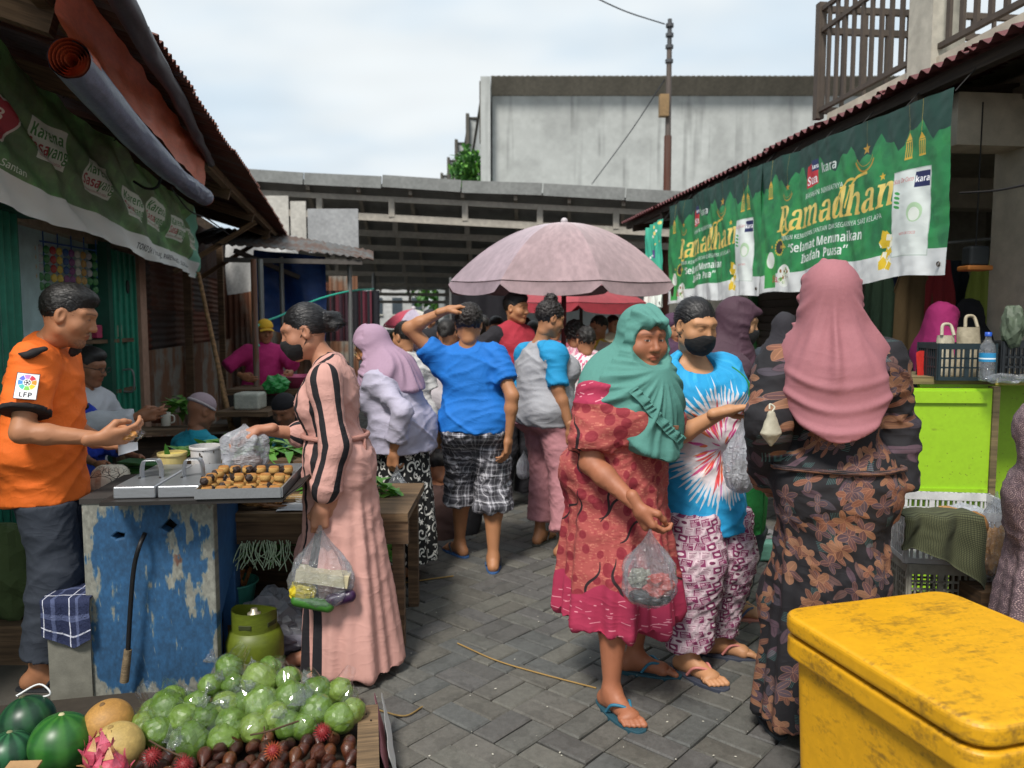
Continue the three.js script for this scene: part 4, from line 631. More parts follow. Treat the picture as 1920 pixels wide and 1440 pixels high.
// ---------------------------------------------------------------- prints on cloth
const bodyTex = (t, hgt = 1.7) => { t.repeat.set(1 / 1.194, 1 / hgt); t.offset.set(0.5, 0); return t; };
const rndBetween = rr;
const T_plaid = canvasTex(256, 256, (c) => { c.fillStyle = '#8d8c94'; c.fillRect(0, 0, 256, 256); const bar = (p, w, s) => { c.fillStyle = s; c.fillRect(p, 0, w, 256); c.fillRect(0, p, 256, w); }; bar(0, 70, 'rgba(40,40,46,0.55)'); bar(128, 44, 'rgba(40,40,46,0.5)'); bar(86, 6, 'rgba(240,240,245,0.7)'); bar(104, 6, 'rgba(20,20,24,0.8)'); bar(188, 6, 'rgba(240,240,245,0.65)'); bar(214, 6, 'rgba(20,20,24,0.8)'); bar(236, 5, 'rgba(235,235,240,0.6)'); bar(30, 5, 'rgba(220,220,225,0.5)'); });
const T_batik = canvasTex(1024, 1024, (c) => {
  c.fillStyle = '#121214'; c.fillRect(0, 0, 1024, 1024); c.strokeStyle = c.fillStyle = '#dedbd4'; c.lineCap = 'round';
  const wrap = (f) => { for (const dx of [-1024, 0, 1024]) for (const dy of [-1024, 0, 1024]) { c.save(); c.translate(dx, dy); f(); c.restore(); } };
  const curl = (x, y, r, a, s) => wrap(() => { for (let i = 0; i < 46; i++) { const t = i / 46, th = a + s * t * 5.6, R = r * (1 - t * 0.86), x1 = x + R * Math.cos(th), y1 = y + R * Math.sin(th); c.beginPath(); c.arc(x1, y1, 4 + r * 0.115 * (1 - t * 0.6), 0, 7); c.fill(); } c.beginPath(); c.arc(x + r * 0.1 * Math.cos(a), y + r * 0.1 * Math.sin(a), r * 0.16, 0, 7); c.fill(); });
  const leaf = (x, y, l, a) => wrap(() => { c.save(); c.translate(x, y); c.rotate(a); c.beginPath(); c.moveTo(0, 0); c.bezierCurveTo(l * 0.3, -l * 0.35, l * 0.8, -l * 0.25, l, 0); c.bezierCurveTo(l * 0.7, l * 0.1, l * 0.3, l * 0.22, 0, 0); c.fill(); c.restore(); });
  for (let j = 0; j < 4; j++) for (let i = 0; i < 4; i++) { const x = 128 + i * 256 + (j % 2) * 128, y = 128 + j * 256, m = (i + j) % 2 ? 1 : -1; curl(x, y, 84, 0.4 * m, m); curl(x + 122, y - 36, 58, 2.2, -m); curl(x + 84, y + 92, 46, 4.2, m); for (let k = 0; k < 7; k++) leaf(x + 95 * Math.cos(k * 0.9 + i), y + 95 * Math.sin(k * 0.9 + i), 52, k * 0.9 + i + m * 0.8); for (let k = 0; k < 6; k++) leaf(x + 128, y + 128, 40, k * 1.05); }
});
const T_floral = canvasTex(1024, 1024, (c) => {
  c.fillStyle = '#17151a'; c.fillRect(0, 0, 1024, 1024);
  const wrap = (f) => { for (const dx of [-1024, 0, 1024]) for (const dy of [-1024, 0, 1024]) { c.save(); c.translate(dx, dy); f(); c.restore(); } };
  const petal = (l, w) => { c.beginPath(); c.moveTo(0, 0); c.bezierCurveTo(l * 0.3, -w, l * 0.85, -w * 0.8, l, 0); c.bezierCurveTo(l * 0.85, w * 0.8, l * 0.3, w, 0, 0); c.fill(); c.stroke(); c.beginPath(); c.moveTo(l * 0.15, 0); c.lineTo(l * 0.85, 0); c.stroke(); };
  const tones = ['#744a3a', '#54393a', '#7d553e', '#46353d', '#634034', '#50424a', '#815c46'];
  for (let k = 0; k < 60; k++) { const x = rr(0, 1024), y = rr(0, 1024), a = rr(0, 6), t = ['#4c3a43', '#54404a', '#3d3740', '#5d4440'][k % 4]; wrap(() => { c.save(); c.translate(x, y); c.rotate(a); c.fillStyle = t; c.strokeStyle = '#2a2228'; c.lineWidth = 2; petal(110, 34); c.restore(); }); }
  for (let k = 0; k < 34; k++) { const x = rr(0, 1024), y = rr(0, 1024), a = rr(0, 3); wrap(() => { c.save(); c.translate(x, y); c.rotate(a > 1.5 ? 0.1 : 1.5); c.strokeStyle = 'rgba(86,142,136,0.6)'; c.lineWidth = 3; for (let i = 0; i < 6; i++) { c.beginPath(); c.moveTo(0, i * 9); c.lineTo(62, i * 9 + 4); c.stroke(); } c.restore(); }); }
  for (let k = 0; k < 84; k++) { const x = rr(0, 1024), y = rr(0, 1024), a = rr(0, 6), s = rr(0.75, 1.3), n = k % 3 ? 5 : 4, col = tones[k % tones.length]; wrap(() => { c.save(); c.translate(x, y); c.scale(s, s); for (let i = 0; i < n; i++) { c.save(); c.rotate(a + i * 6.283 / n); c.fillStyle = i % 2 ? col : tones[(k + 2) % 7]; c.strokeStyle = 'rgba(170,120,90,0.55)'; c.lineWidth = 2.4; petal(66, 25); c.restore(); } c.restore(); }); }
});
const T_redprint = canvasTex(1024, 1456, (c, W, Hh) => {
  c.fillStyle = '#a04a46'; c.fillRect(0, 0, W, Hh); for (let k = 0; k < 16000; k++) { c.fillStyle = k % 3 ? 'rgba(214,150,120,0.32)' : 'rgba(140,40,50,0.35)'; c.fillRect(rr(0, W), rr(0, Hh), rr(3, 12), rr(2, 5)); }
  for (let k = 0; k < 640; k++) { const x = rr(0, W), y = rr(0, Hh), r = rr(9, 20); c.fillStyle = 'rgba(120,22,38,0.7)'; c.beginPath(); c.ellipse(x, y, r, r * 1.2, 0, 0, 7); c.fill(); }
  c.lineCap = 'round'; for (let k = 0; k < 26; k++) { let x = rr(0, W), y = rr(500, Hh - 260), a = rr(1.1, 2); c.strokeStyle = '#241318'; for (let i = 0; i < 26; i++) { c.lineWidth = 2 + 6 * Math.sin(i / 26 * 3.1); c.beginPath(); c.moveTo(x, y); x += Math.cos(a) * 6; y += Math.sin(a) * 6; c.lineTo(x, y); c.stroke(); a += 0.16 * Math.sin(i * 0.35 + k); } }
  const band = (y0, y1) => { c.fillStyle = '#a02a4a'; c.beginPath(); c.moveTo(0, y0); for (let x = 0; x <= W; x += 32) c.lineTo(x, y0 + 26 * Math.sin(x * 0.036)); c.lineTo(W, y1); c.lineTo(0, y1); c.fill(); c.fillStyle = 'rgba(238,190,190,0.65)'; for (let k = 0; k < 520; k++) { c.save(); c.translate(rr(0, W), rr(y0 + 20, y1)); c.rotate(rr(-0.5, 0.5)); c.fillRect(0, 0, rr(6, 22), rr(2, 4)); c.restore(); } };
  band(Hh - 400, Hh); c.save(); c.beginPath(); c.rect(0, 0, W, 470); c.clip(); band(-30, 480); c.restore();
});
const T_tiedye = canvasTex(1024, 1456, (c, W, Hh) => {
  c.fillStyle = '#1f93c8'; c.fillRect(0, 0, W, Hh); const cx = 540, cy = Hh * 0.46;
  for (let k = 0; k < 500; k++) { const a = rr(0, 6.28), r = rr(190, 700); c.fillStyle = k % 2 ? 'rgba(20,120,180,0.16)' : 'rgba(110,200,230,0.16)'; c.save(); c.translate(cx, cy); c.rotate(a); c.fillRect(r, -6, rr(60, 200), rr(6, 18)); c.restore(); }
  for (let k = 0; k < 260; k++) { const a = k / 260 * 6.283, R = 165 + 40 * Math.sin(k * 1.7) + rr(-25, 25); c.save(); c.translate(cx, cy); c.rotate(a); c.scale(1, 1); c.fillStyle = 'rgba(226,214,216,0.85)'; c.beginPath(); c.moveTo(0, -6); c.lineTo(R, -3); c.lineTo(R + rr(0, 40), 0); c.lineTo(R, 4); c.lineTo(0, 6); c.fill(); c.restore(); }
  const cols = ['rgba(196,50,110,0.8)', 'rgba(226,92,44,0.8)', 'rgba(190,60,140,0.6)', 'rgba(214,60,60,0.75)', 'rgba(235,225,225,0.8)'];
  for (let k = 0; k < 120; k++) { const a = rr(0, 6.283), r0 = rr(10, 90), r1 = r0 + rr(30, 100); c.save(); c.translate(cx, cy); c.rotate(a); c.fillStyle = cols[k % 5]; c.beginPath(); c.moveTo(r0, 0); c.quadraticCurveTo((r0 + r1) / 2, -rr(4, 14), r1, rr(-5, 5)); c.quadraticCurveTo((r0 + r1) / 2, rr(4, 12), r0, 0); c.fill(); c.restore(); }
});
const T_news = canvasTex(1024, 1024, (c) => {
  c.fillStyle = '#b9a2ac'; c.fillRect(0, 0, 1024, 1024); const words = ['NOW!', 'IDEAS', 'NEWS', 'NEW', 'FOR YOU', 'LOOK']; let k = 0;
  for (let y = 0; y < 1024; y += 128) for (let x = (y / 128 % 2) * -70; x < 1024; x += 146) { c.save(); c.translate(x + 70, y + 64); c.rotate(rr(-0.35, 0.35)); const dark = k % 3 !== 0; c.fillStyle = dark ? '#7d2f58' : '#cdb9c0'; c.fillRect(-62, -56, 124, 112); c.fillStyle = dark ? '#d8c6cc' : '#6d284c'; if (k % 4 === 1) { c.beginPath(); c.ellipse(0, 0, 40, 24, 0.3, 0, 7); c.fill(); } else { c.font = 'bold 34px sans-serif'; c.textAlign = 'center'; c.fillText(words[k % 6], 0, -18); for (let i = 0; i < 5; i++) c.fillRect(-50, -4 + i * 12, rr(50, 96), 5); } c.restore(); k++; }
});
const T_lace = canvasTex(512, 512, (c) => { c.fillStyle = '#5a4a50'; c.fillRect(0, 0, 512, 512); for (let j = 0; j < 5; j++) for (let i = 0; i < 5; i++) { const x = 51 + i * 102, y = 51 + j * 102 + (i % 2) * 20; for (let r = 48; r > 8; r -= 13) { c.strokeStyle = r % 2 ? '#b59a98' : '#8f757a'; c.lineWidth = 5; c.setLineDash([7, 5]); c.beginPath(); c.arc(x, y, r, 0, 7); c.stroke(); } } for (let k = 0; k < 3000; k++) { c.fillStyle = k % 2 ? 'rgba(190,165,162,0.6)' : 'rgba(50,38,44,0.6)'; c.fillRect(rr(0, 512), rr(0, 512), 5, 3); } });
const T_check = canvasTex(128, 128, (c) => { c.fillStyle = '#1d2647'; c.fillRect(0, 0, 128, 128); c.fillStyle = 'rgba(225,225,235,0.9)'; c.fillRect(14, 0, 5, 128); c.fillRect(0, 30, 128, 5); c.fillStyle = 'rgba(120,130,165,0.5)'; c.fillRect(56, 0, 18, 128); c.fillRect(0, 76, 128, 18); });
const T_stripes = canvasTex(512, 8, (c) => { c.fillStyle = '#c99a90'; c.fillRect(0, 0, 512, 8); c.fillStyle = '#15131a'; });
// ---------------------------------------------------------------- people, nearest first
const print = (t, rp, r = 0.85, c = 0xffffff) => { const m = new THREE.MeshPhysicalMaterial({ color: c, map: rp ? rep(t, rp) : t, roughness: r, side: THREE.DoubleSide, sheen: 0.2, sheenRoughness: 0.6, bumpMap: rep(T_crease, 2.2), bumpScale: 0.0045 }); return m; };
// vendor in the orange shirt
{
  const F = person({ label: 'man in bright orange football shirt serving behind the blue stove', h: 1.68, w: 1.06, yaw: 106, skin: 0xa87352, belly: 0.96, pel: [80, null, 3.02], neck: [90, 650, 3.05], head: [129, 592, 3.0], hy: 106, hp: 17, hs: 1.0, shw: 0.172, beard: 1, eyes: 0.3, jaw: 1.02,
    RW: [188, 822, 2.84], RE: [-0.5, -1, -0.7], LW: [196, 828, 3.02], LE: [0.3, -1, -0.4], RHand: { d: [0.25, 0.05, 1], n: [0.75, 0.45, 0], curl: 0.55 }, LHand: { d: [-0.3, 0.05, 1], n: [-0.7, 0.6, 0], curl: 0.55 },
    LF: { px: 95, py: 1255, y: 12 }, RF: { px: 78, py: 1290, y: -8 } });
  const T_orange = canvasTex(8, 8, (c) => { c.fillStyle = '#f2751d'; c.fillRect(0, 0, 8, 8); });
  const or = cloth(0xee6f1c, 0.8);
  shirt(F, or, { sleeve: 0.72, hem: 0.745, t: 0.017, st: 0.03, flare: 0.022, wr: 0.0055, hz: -0.01 });
  const sL = F.J.sR, eL = F.J.eR, cuff = sL.clone().lerp(eL, 0.735);
  for (const [s, e] of [[F.J.sR, F.J.eR], [F.J.sL, F.J.eL]]) { const f = new Field(0.008); f.cap(s.clone().lerp(e, 0.68), s.clone().lerp(e, 0.755), 0.046 * F.h * F.aw + 0.037, undefined, { flat: true, k: 0 }); part('sleeve_cuff', f.mesh({ uv: flatUV() }), cloth(0x1d1a1c), F.g); }
  { const f = new Field(0.008); f.cap(F.T(0, 0.93, -0.012), F.T(0, 1.0, -0.004), 0.088 * F.h, 0.074 * F.h, { flat: true }); part('collar', f.mesh({ uv: flatUV() }), cloth(0x1d1a1c), F.g); }
  trousers(F, cloth(0x343a45, 0.85), { len: 1.88, t: 0.016, br: 0.062, kr: 0.068, wr: 0.004, top: 0.75 });
  hair(F, 'short', { c: 0x14110f, t: -0.001, wave: 0.002, r: 0.5 });
  { // goatee
    const f = new Field(0.004); f.ell(V(0, -0.118, 0.058), [0.02, 0.026, 0.02], { k: 0.01 }); f.ell(V(0, -0.135, 0.05), [0.014, 0.02, 0.014], { k: 0.01 }); part('beard', f.mesh({ disp: (x, y, z) => 0.004 * N3(x * 160, y * 60, z * 160) }).applyMatrix4(F.mH), flat(0x1c1512, 0.8), F.g); }
  // sleeve badge and chest mark, on the sleeve that faces the lane
  const out = F.J.sR.clone().lerp(F.J.eR, 0.34), ax = F.J.eR.clone().sub(F.J.sR).normalize(), T_lfp = canvasTex(192, 256, (c) => { c.fillStyle = '#14161f'; c.fillRect(0, 0, 192, 256); c.fillStyle = '#f4f4f4'; c.fillRect(6, 6, 180, 244); const cs = ['#d83a50', '#e8a33a', '#e8d43a', '#8ad05a', '#4ac0b0', '#3a8ad8', '#5a6ad8', '#c88ad0']; for (let i = 0; i < 8; i++) { c.fillStyle = cs[i]; c.beginPath(); c.moveTo(96, 92); c.arc(96, 92, 76, -1.2 + i * 0.785, -0.5 + i * 0.785); c.fill(); } c.fillStyle = '#f4f4f4'; c.beginPath(); c.arc(96, 92, 36, 0, 7); c.fill(); c.fillStyle = '#151520'; c.beginPath(); c.arc(96, 92, 28, 0, 7); c.fill(); c.fillStyle = '#f4f4f4'; for (let i = 0; i < 5; i++) { c.beginPath(); c.arc(96 + 17 * Math.cos(i * 1.257), 92 + 17 * Math.sin(i * 1.257), 8, 0, 7); c.fill(); } c.fillStyle = '#171a2a'; c.font = 'bold 66px sans-serif'; c.textAlign = 'center'; c.fillText('LFP', 96, 234); }, { clamp: true });
  const patch = (p, wd, hg, m, nm, bow, rad) => { const outv = V(-0.98, 0, 0.18), sd = V().crossVectors(ax, outv).normalize(); const g = slab(8, 6, (u, v) => { const a = (u - 0.5) * wd / rad, q = p.clone().addScaledVector(ax, (0.5 - v) * hg).addScaledVector(outv, rad * Math.cos(a)).addScaledVector(sd, -rad * Math.sin(a)); return q.toArray(); }, 0.002, [1, 1]); part(nm, g, m, F.g); };
  patch(out, 0.074, 0.1, new THREE.MeshPhysicalMaterial({ map: T_lfp, roughness: 0.6, side: THREE.DoubleSide }), 'sleeve_badge', 0, 0.105);
  { const f = new Field(0.004), c = F.J.sR.clone().lerp(F.J.eR, 0.04), o = V(-0.8, 0.42, 0.25).normalize(), s = V(0.1, 0, 1); const P = (a, b) => c.clone().addScaledVector(o, 0.094 - 0.5 * a * a).addScaledVector(s, a).addScaledVector(ax, b); f.chain([P(-0.045, 0.004), P(-0.02, 0.012), P(0.0, 0.006), P(0.04, -0.012)], [0.004, 0.008, 0.006, 0.003]); f.cap(P(0.0, -0.006), P(0.03, -0.018), 0.004, 0.003); part('shoulder_mark', f.mesh(), flat(0x1c1718, 0.8), F.g); }
  sandals(F, 0x24262a, 0x24262a);
}
// woman in the striped dress
{
  const F = person({ label: 'woman in long pink dress with black stripes and black face mask', h: 1.56, w: 0.92, yaw: -84, female: 1, bust: 0.95, skin: 0xa8745a, pel: [628, null, 3.1], neck: [616, 686, 3.12], head: [571, 622, 3.1], hy: -80, hp: 16, eyes: 0.15, shw: 0.16,
    RW: [492, 806, 3.16], RE: [-0.2, -1, 0.1], LW: [602, 948, 2.93], LE: [0.4, -0.3, -1], LHand: { d: [0, -1, 0.1], n: [-1, 0, 0], curl: 0.85 }, RHand: { d: [0.1, -0.15, 1], n: [0.2, -1, 0], curl: 0.6 }, LF: { px: 655, py: 1272, y: 0 }, RF: { px: 600, py: 1245, y: 0 } });
  const T = canvasTex(1024, 64, (c) => { c.fillStyle = '#c4948a'; c.fillRect(0, 0, 1024, 64); c.fillStyle = '#16141a'; for (const [a, b] of [[585, 612], [664, 704], [420, 446], [320, 360]]) c.fillRect(a, 0, b - a, 64); });
  bodyTex(T, 1); const m = print(T, 0, 0.82);
  const ds = skirt(F, m, { bodice: 1, name: 'dress', hem: 0.035, r: 0.205, t: 0.016, pleats: 7, amp: 0.022, slope: -0.02, seam: 0, cz: -0.07, s: 1.0, hemw: 0.02,
    uv: (x, y, z) => { const t = Math.atan2(x, z + 0.02); return [t * 0.19, y]; } });
  const sleeve = (s, e, wv, len, st, stripes) => { const f = new Field(0.0085), h = F.h; f.cap(s, e, 0.055 * h + st * 0.5, 0.044 * h + st, { k: 0.03 }); f.cap(e, e.clone().lerp(wv, len * 0.86), 0.044 * h + st, 0.046 * h + st, { k: 0.03 }); f.cap(e.clone().lerp(wv, len * 0.8), e.clone().lerp(wv, len), 0.05 * h + st, 0.028 * h + 0.008, { flat: true, k: 0.02 }); f.ell(s.clone().add(V(0, -0.02, 0)), [0.06, 0.07, 0.06], { k: 0.04 });
    return part('sleeve', f.mesh({ disp: (x, y, z) => 0.006 * N3(x * 9, y * 9, z * 9) + 0.004 * N3(x * 18, y * 24, z * 18), uv: (x, y, z) => { const d = wv.clone().sub(s), t = clamp(V(x, y, z).sub(s).dot(d) / d.lengthSq(), 0, 1), cpt = t < 0.52 ? s.clone().lerp(e, t / 0.52) : e.clone().lerp(wv, (t - 0.52) / 0.48); return [Math.atan2(x - cpt.x, z - cpt.z) / (2 * Math.PI), t]; } }), stripes, F.g); };
  const TS = canvasTex(512, 16, (c) => { c.fillStyle = '#c4948a'; c.fillRect(0, 0, 512, 16); c.fillStyle = '#16141a'; for (const [a, b] of [[62, 100], [176, 214]]) c.fillRect(a, 0, b - a, 16); });
  sleeve(F.J.sL, F.J.eL, F.J.wL, 0.84, 0.014, print(TS, 0)); sleeve(F.J.sR, F.J.eR, F.J.wR, 0.42, 0.01, print(TS, 0));
  { const f = new Field(0.008); f.cap(F.T(0, 0.93, -0.01), F.T(0, 1.03, 0.0), 0.082, 0.066, { flat: true }); part('collar', f.mesh({ uv: flatUV() }), cloth(0x16141a), F.g); }
  { const yb = 0.985, pts = girdle(ds, yb), q = pts[10]; const b = part('belt', tube(pts, 0.011, 80, 8, true), cloth(0xb98478), F.g); part('belt_knot', tube([[q.x, yb, q.z], [q.x + 0.012, yb - 0.03, q.z - 0.006], [q.x + 0.02, yb - 0.1, q.z - 0.004]], 0.009), cloth(0xb98478), b); }
  hair(F, 'back', { bun: [0, 0.012, -0.122, 0.05], c: 0x121013, wave: 0.0016, r: 0.38 });
  { const f = new Field(0.005); for (let i = 0; i < 9; i++) { const a = i * 0.7; f.ell(V(0.032 * Math.cos(a), 0.03 + 0.034 * Math.sin(a), -0.098 - 0.006 * (i % 2)), [0.014, 0.014, 0.016], { k: 0.004 }); } part('hair_tie', f.mesh().applyMatrix4(F.mH), flat(0x1b1a20, 0.5), F.g); }
  mask(F);
}
// woman with the teal head scarf
{
  const F = person({ label: 'woman in teal head scarf and red printed dress walking with a bag', h: 1.56, w: 1.16, yaw: 38, female: 1, bust: 1.15, belly: 1.08, skin: 0x9c6246, pel: [1160, null, 2.92], neck: [1182, 716, 2.92], head: [1206, 638, 2.88], hy: 22, hp: 3, eyes: 0.6, jaw: 1.12, hs: 1.04, armw: 1.16, legw: 1.16, shw: 0.175,
    RW: [1196, 950, 2.62], RE: [-0.6, -0.6, -1], RHand: { d: [0.25, -0.9, 0.5], n: [1, 0, 0.2], curl: 0.8 }, LW: [1240, 930, 3.12], LE: [0.5, -0.3, -0.6], RF: { px: 1146, py: 1330, y: -12 }, LF: { px: 1190, py: 1258, y: 38 } });
  bodyTex(T_redprint); const m = print(T_redprint, 0, 0.85);
  skirt(F, m, { bodice: 1, name: 'dress', hem: 0.315, r: 0.24, t: 0.02, pleats: 8, amp: 0.03, hemw: 0.03, sleeve: 0.86, st: 0.03, slope: -0.05, seam: 2.4, wr: 0.008, s: 1.0, ph: 1 });
  const mt = cloth(0x528a80, 0.82, { bs: 0.002 });
  hijab(F, mt, { cape: 1, front: 0.66, back: 0.42, spread: 0.8, fr: 0.14, fz: 0.035, t: 0.016, n: 17, amp: 0.011, brim: 1, curve: 4.2, cell: 0.0062 });
  // ruffle along the scarf
  const sc = F.g.children[F.g.children.length - 1];
  const path = [[-0.17, 0.93], [-0.14, 0.84], [-0.105, 0.74], [-0.065, 0.63], [-0.02, 0.53], [0.02, 0.46], [0.05, 0.42]].map(([x, y]) => frontOf(F, sc, x, y)), cv = new THREE.CatmullRomCurve3(path);
  part('ruffle', slab(160, 4, (u, v) => { const p = cv.getPoint(u), t = cv.getTangent(u), nn = V().crossVectors(t, F.fwd).normalize(); p.addScaledVector(nn, -v * 0.034).addScaledVector(F.fwd, 0.004 + 0.007 * v * Math.sin(u * 75 + 2 * Math.sin(u * 20)) + 0.009 * v); return p.toArray(); }, 0.0025, [1, 1]), mt, sc);
  part('scarf_tag', rbx(0.03, 0.016, 0.004, 0.002).applyQuaternion(F.qT).translate(...frontOf(F, sc, 0.04, 0.6).toArray()), flat(0x9a6a50, 0.5), sc);
  sandals(F, 0x1f4a58, 0x2a6c86);
}
// woman in the tie-dye shirt
{
  const F = person({ label: 'woman in blue tie-dye shirt and purple printed trousers wearing black mask', h: 1.6, w: 1.14, yaw: 24, female: 1, bust: 1.05, skin: 0xb8855f, pel: [1318, null, 3.24], neck: [1298, 680, 3.26], head: [1304, 612, 3.2], hy: 26, hp: 14, eyes: 0.1, jaw: 1.03, hs: 1.02,
    RW: [1356, 772, 2.98], RE: [-0.5, -1, -0.1], RHand: { d: [0.9, 0.2, 0.3], n: [0.2, -1, 0.2], curl: 0.6 }, LW: [1412, 762, 3.06], LE: [0.6, -1, -0.2], LHand: { d: [-0.4, 0.2, 0.8], n: [0, -1, 0], curl: 0.6 }, RF: { px: 1290, py: 1262, y: 12 }, LF: { px: 1340, py: 1225, y: 52 } });
  bodyTex(T_tiedye); T_tiedye.offset.set(0.44, -0.01);
  trousers(F, print(T_news, 4.2), { top: 0.66, len: 1.93, t: 0.022, kr: 0.085, br: 0.062, wr: 0.007, pl: 0.008 });
  shirt(F, print(T_tiedye, 0), { sleeve: 0.62, hem: 0.565, t: 0.026, st: 0.028, flare: 0.05, wr: 0.006, neck: 1.25, seam: 0 });
  hair(F, 'back', { c: 0x131012, wave: 0.0014, r: 0.35, brow: -0.012 });
  mask(F);
  // green shoulder strap
  const st = part('bag_strap', slab(30, 3, (u, v) => { const c = new THREE.CatmullRomCurve3([F.T(0.15, 0.3, -0.15), F.T(0.14, 0.8, -0.13), F.T(0.105, 0.985, 0.0), F.T(0.12, 0.8, 0.15), F.T(0.16, 0.45, 0.18), F.T(0.2, 0.1, 0.16)]), p = c.getPoint(u); p.addScaledVector(F.side, (v - 0.5) * 0.035); return p.toArray(); }, 0.004, [1, 1]), cloth(0x1d7d3e), F.g);
  const HC = V(0.07, 0.06, 0.0);
  { const b = part('hair_clip', rbx(0.012, 0.05, 0.02, 0.005).rotateX(0.5).translate(0.075, 0.04, -0.055).applyMatrix4(F.mH), flat(0x9fd84a, 0.4), F.g); }
  sandals(F, 0x3a3f4e, 0xc47a72);
}
// woman from behind with the pink scarf
{
  const F = person({ label: 'woman from behind in rose pink head scarf and dark floral dress', h: 1.62, w: 1.02, yaw: 166, female: 1, skin: 0x9c6a4e, pel: [1566, null, 2.56], neck: [1556, 652, 2.56], head: [1556, 568, 2.54], hy: 164, hp: 6, shw: 0.172, hips: 1.0, hs: 1.04,
    RW: [1682, 930, 2.52], REp: [1672, 800, 2.6], RHand: { d: [0.05, -1, 0.1], n: [0.8, 0, 0.4], curl: 0.55 }, LW: [1440, 905, 2.72], LEp: [1440, 795, 2.5], LHand: { d: [-0.2, -0.4, 0.9], curl: 0.6 }, LF: { px: 1452, py: 1362, y: 10 }, RF: { px: 1600, py: 1330, y: -8 } });
  const m = print(T_floral, 1.7, 0.85);
  const ds = skirt(F, m, { bodice: 1, name: 'dress', hem: 0.09, r: 0.235, t: 0.022, pleats: 9, amp: 0.017, sleeve: 1.93, st: 0.03, sf: 0.006, seam: 0, wr: 0.007, s: 1.1, cz: 0.03, slopex: -0.1, uv: (x, y, z) => { const t = Math.atan2(-x, -z); return [t * 0.19 + 0.07 * Math.sin(y * 9), y + 0.05 * x]; } });
  part('belt', tube(girdle(ds, 0.97), 0.009, 80, 6, true), m, F.g);
  hijab(F, cloth(0xa2686f, 0.8, { bs: 0.002 }), { back: 0.54, front: 0.5, spread: 0.55, br: 0.125, t: 0.016, bz: -0.035, curve: 5.0,
    extra: (f) => { f.cap(F.H(0, -0.03, -0.05), F.T(0, 0.8, -0.12), 0.066, 0.1, { k: 0.05, f: F.fwd, s: 1.3 }); f.ell(F.T(0, 0.66, -0.12), [0.155, 0.19, 0.07], { q: F.qT, k: 0.05 }); },
    cell: 0.006, n: 21, amp: 0.01, disp: (x, y, z, fan) => { const d = V(x, y, z).sub(F.J.head), yy = d.y, xx = -d.x, sw = yy - 2.4 * xx * xx + 0.15 * xx, p3 = (a) => Math.pow(0.5 + 0.5 * Math.sin(a), 2.5); return fan(x, y, z) * (1 - 0.75 * sstep(-0.2, -0.3, yy)) + 0.011 * sstep(-0.17, -0.28, yy) * (0.55 + 0.9 * N3(xx * 4, sw * 7, 2)) * (p3(sw * 88 + 4 * N3(xx * 3, yy * 3, 7)) - 0.3); } });
  sandals(F, 0x2c3438, 0x3d4a52);
}
// woman with the purple scarf behind
{
  const F = person({ label: 'woman in dark purple head scarf and mask behind the tie-dye shirt', h: 1.56, w: 1.1, yaw: 84, female: 1, bust: 1, skin: 0xb98a66, pel: [1372, null, 3.72], neck: [1362, 668, 3.74], head: [1384, 606, 3.7], hy: 80, hp: 12, eyes: 0.2,
    RW: [1448, 770, 3.5], RE: [-0.4, -1, -0.3], LW: [1450, 770, 3.8], LE: [0.3, -1, 0], RF: { px: 1374, py: 1158, y: 2 }, LF: { px: 1352, py: 1140, y: -4 } });
  trousers(F, cloth(0x3d434a), { top: 0.75, len: 1.93, t: 0.016, kr: 0.062, br: 0.056, wr: 0.005 });
  shirt(F, cloth(0x4a3540), { sleeve: 0.95, hem: 0.66, t: 0.02, st: 0.026, flare: 0.03 });
  hijab(F, cloth(0x452a38, 0.75), { front: 0.5, back: 0.35, spread: 0.6, brim: 1, }); mask(F);
  sandals(F, 0xb8796a, 0x4a5878);
}
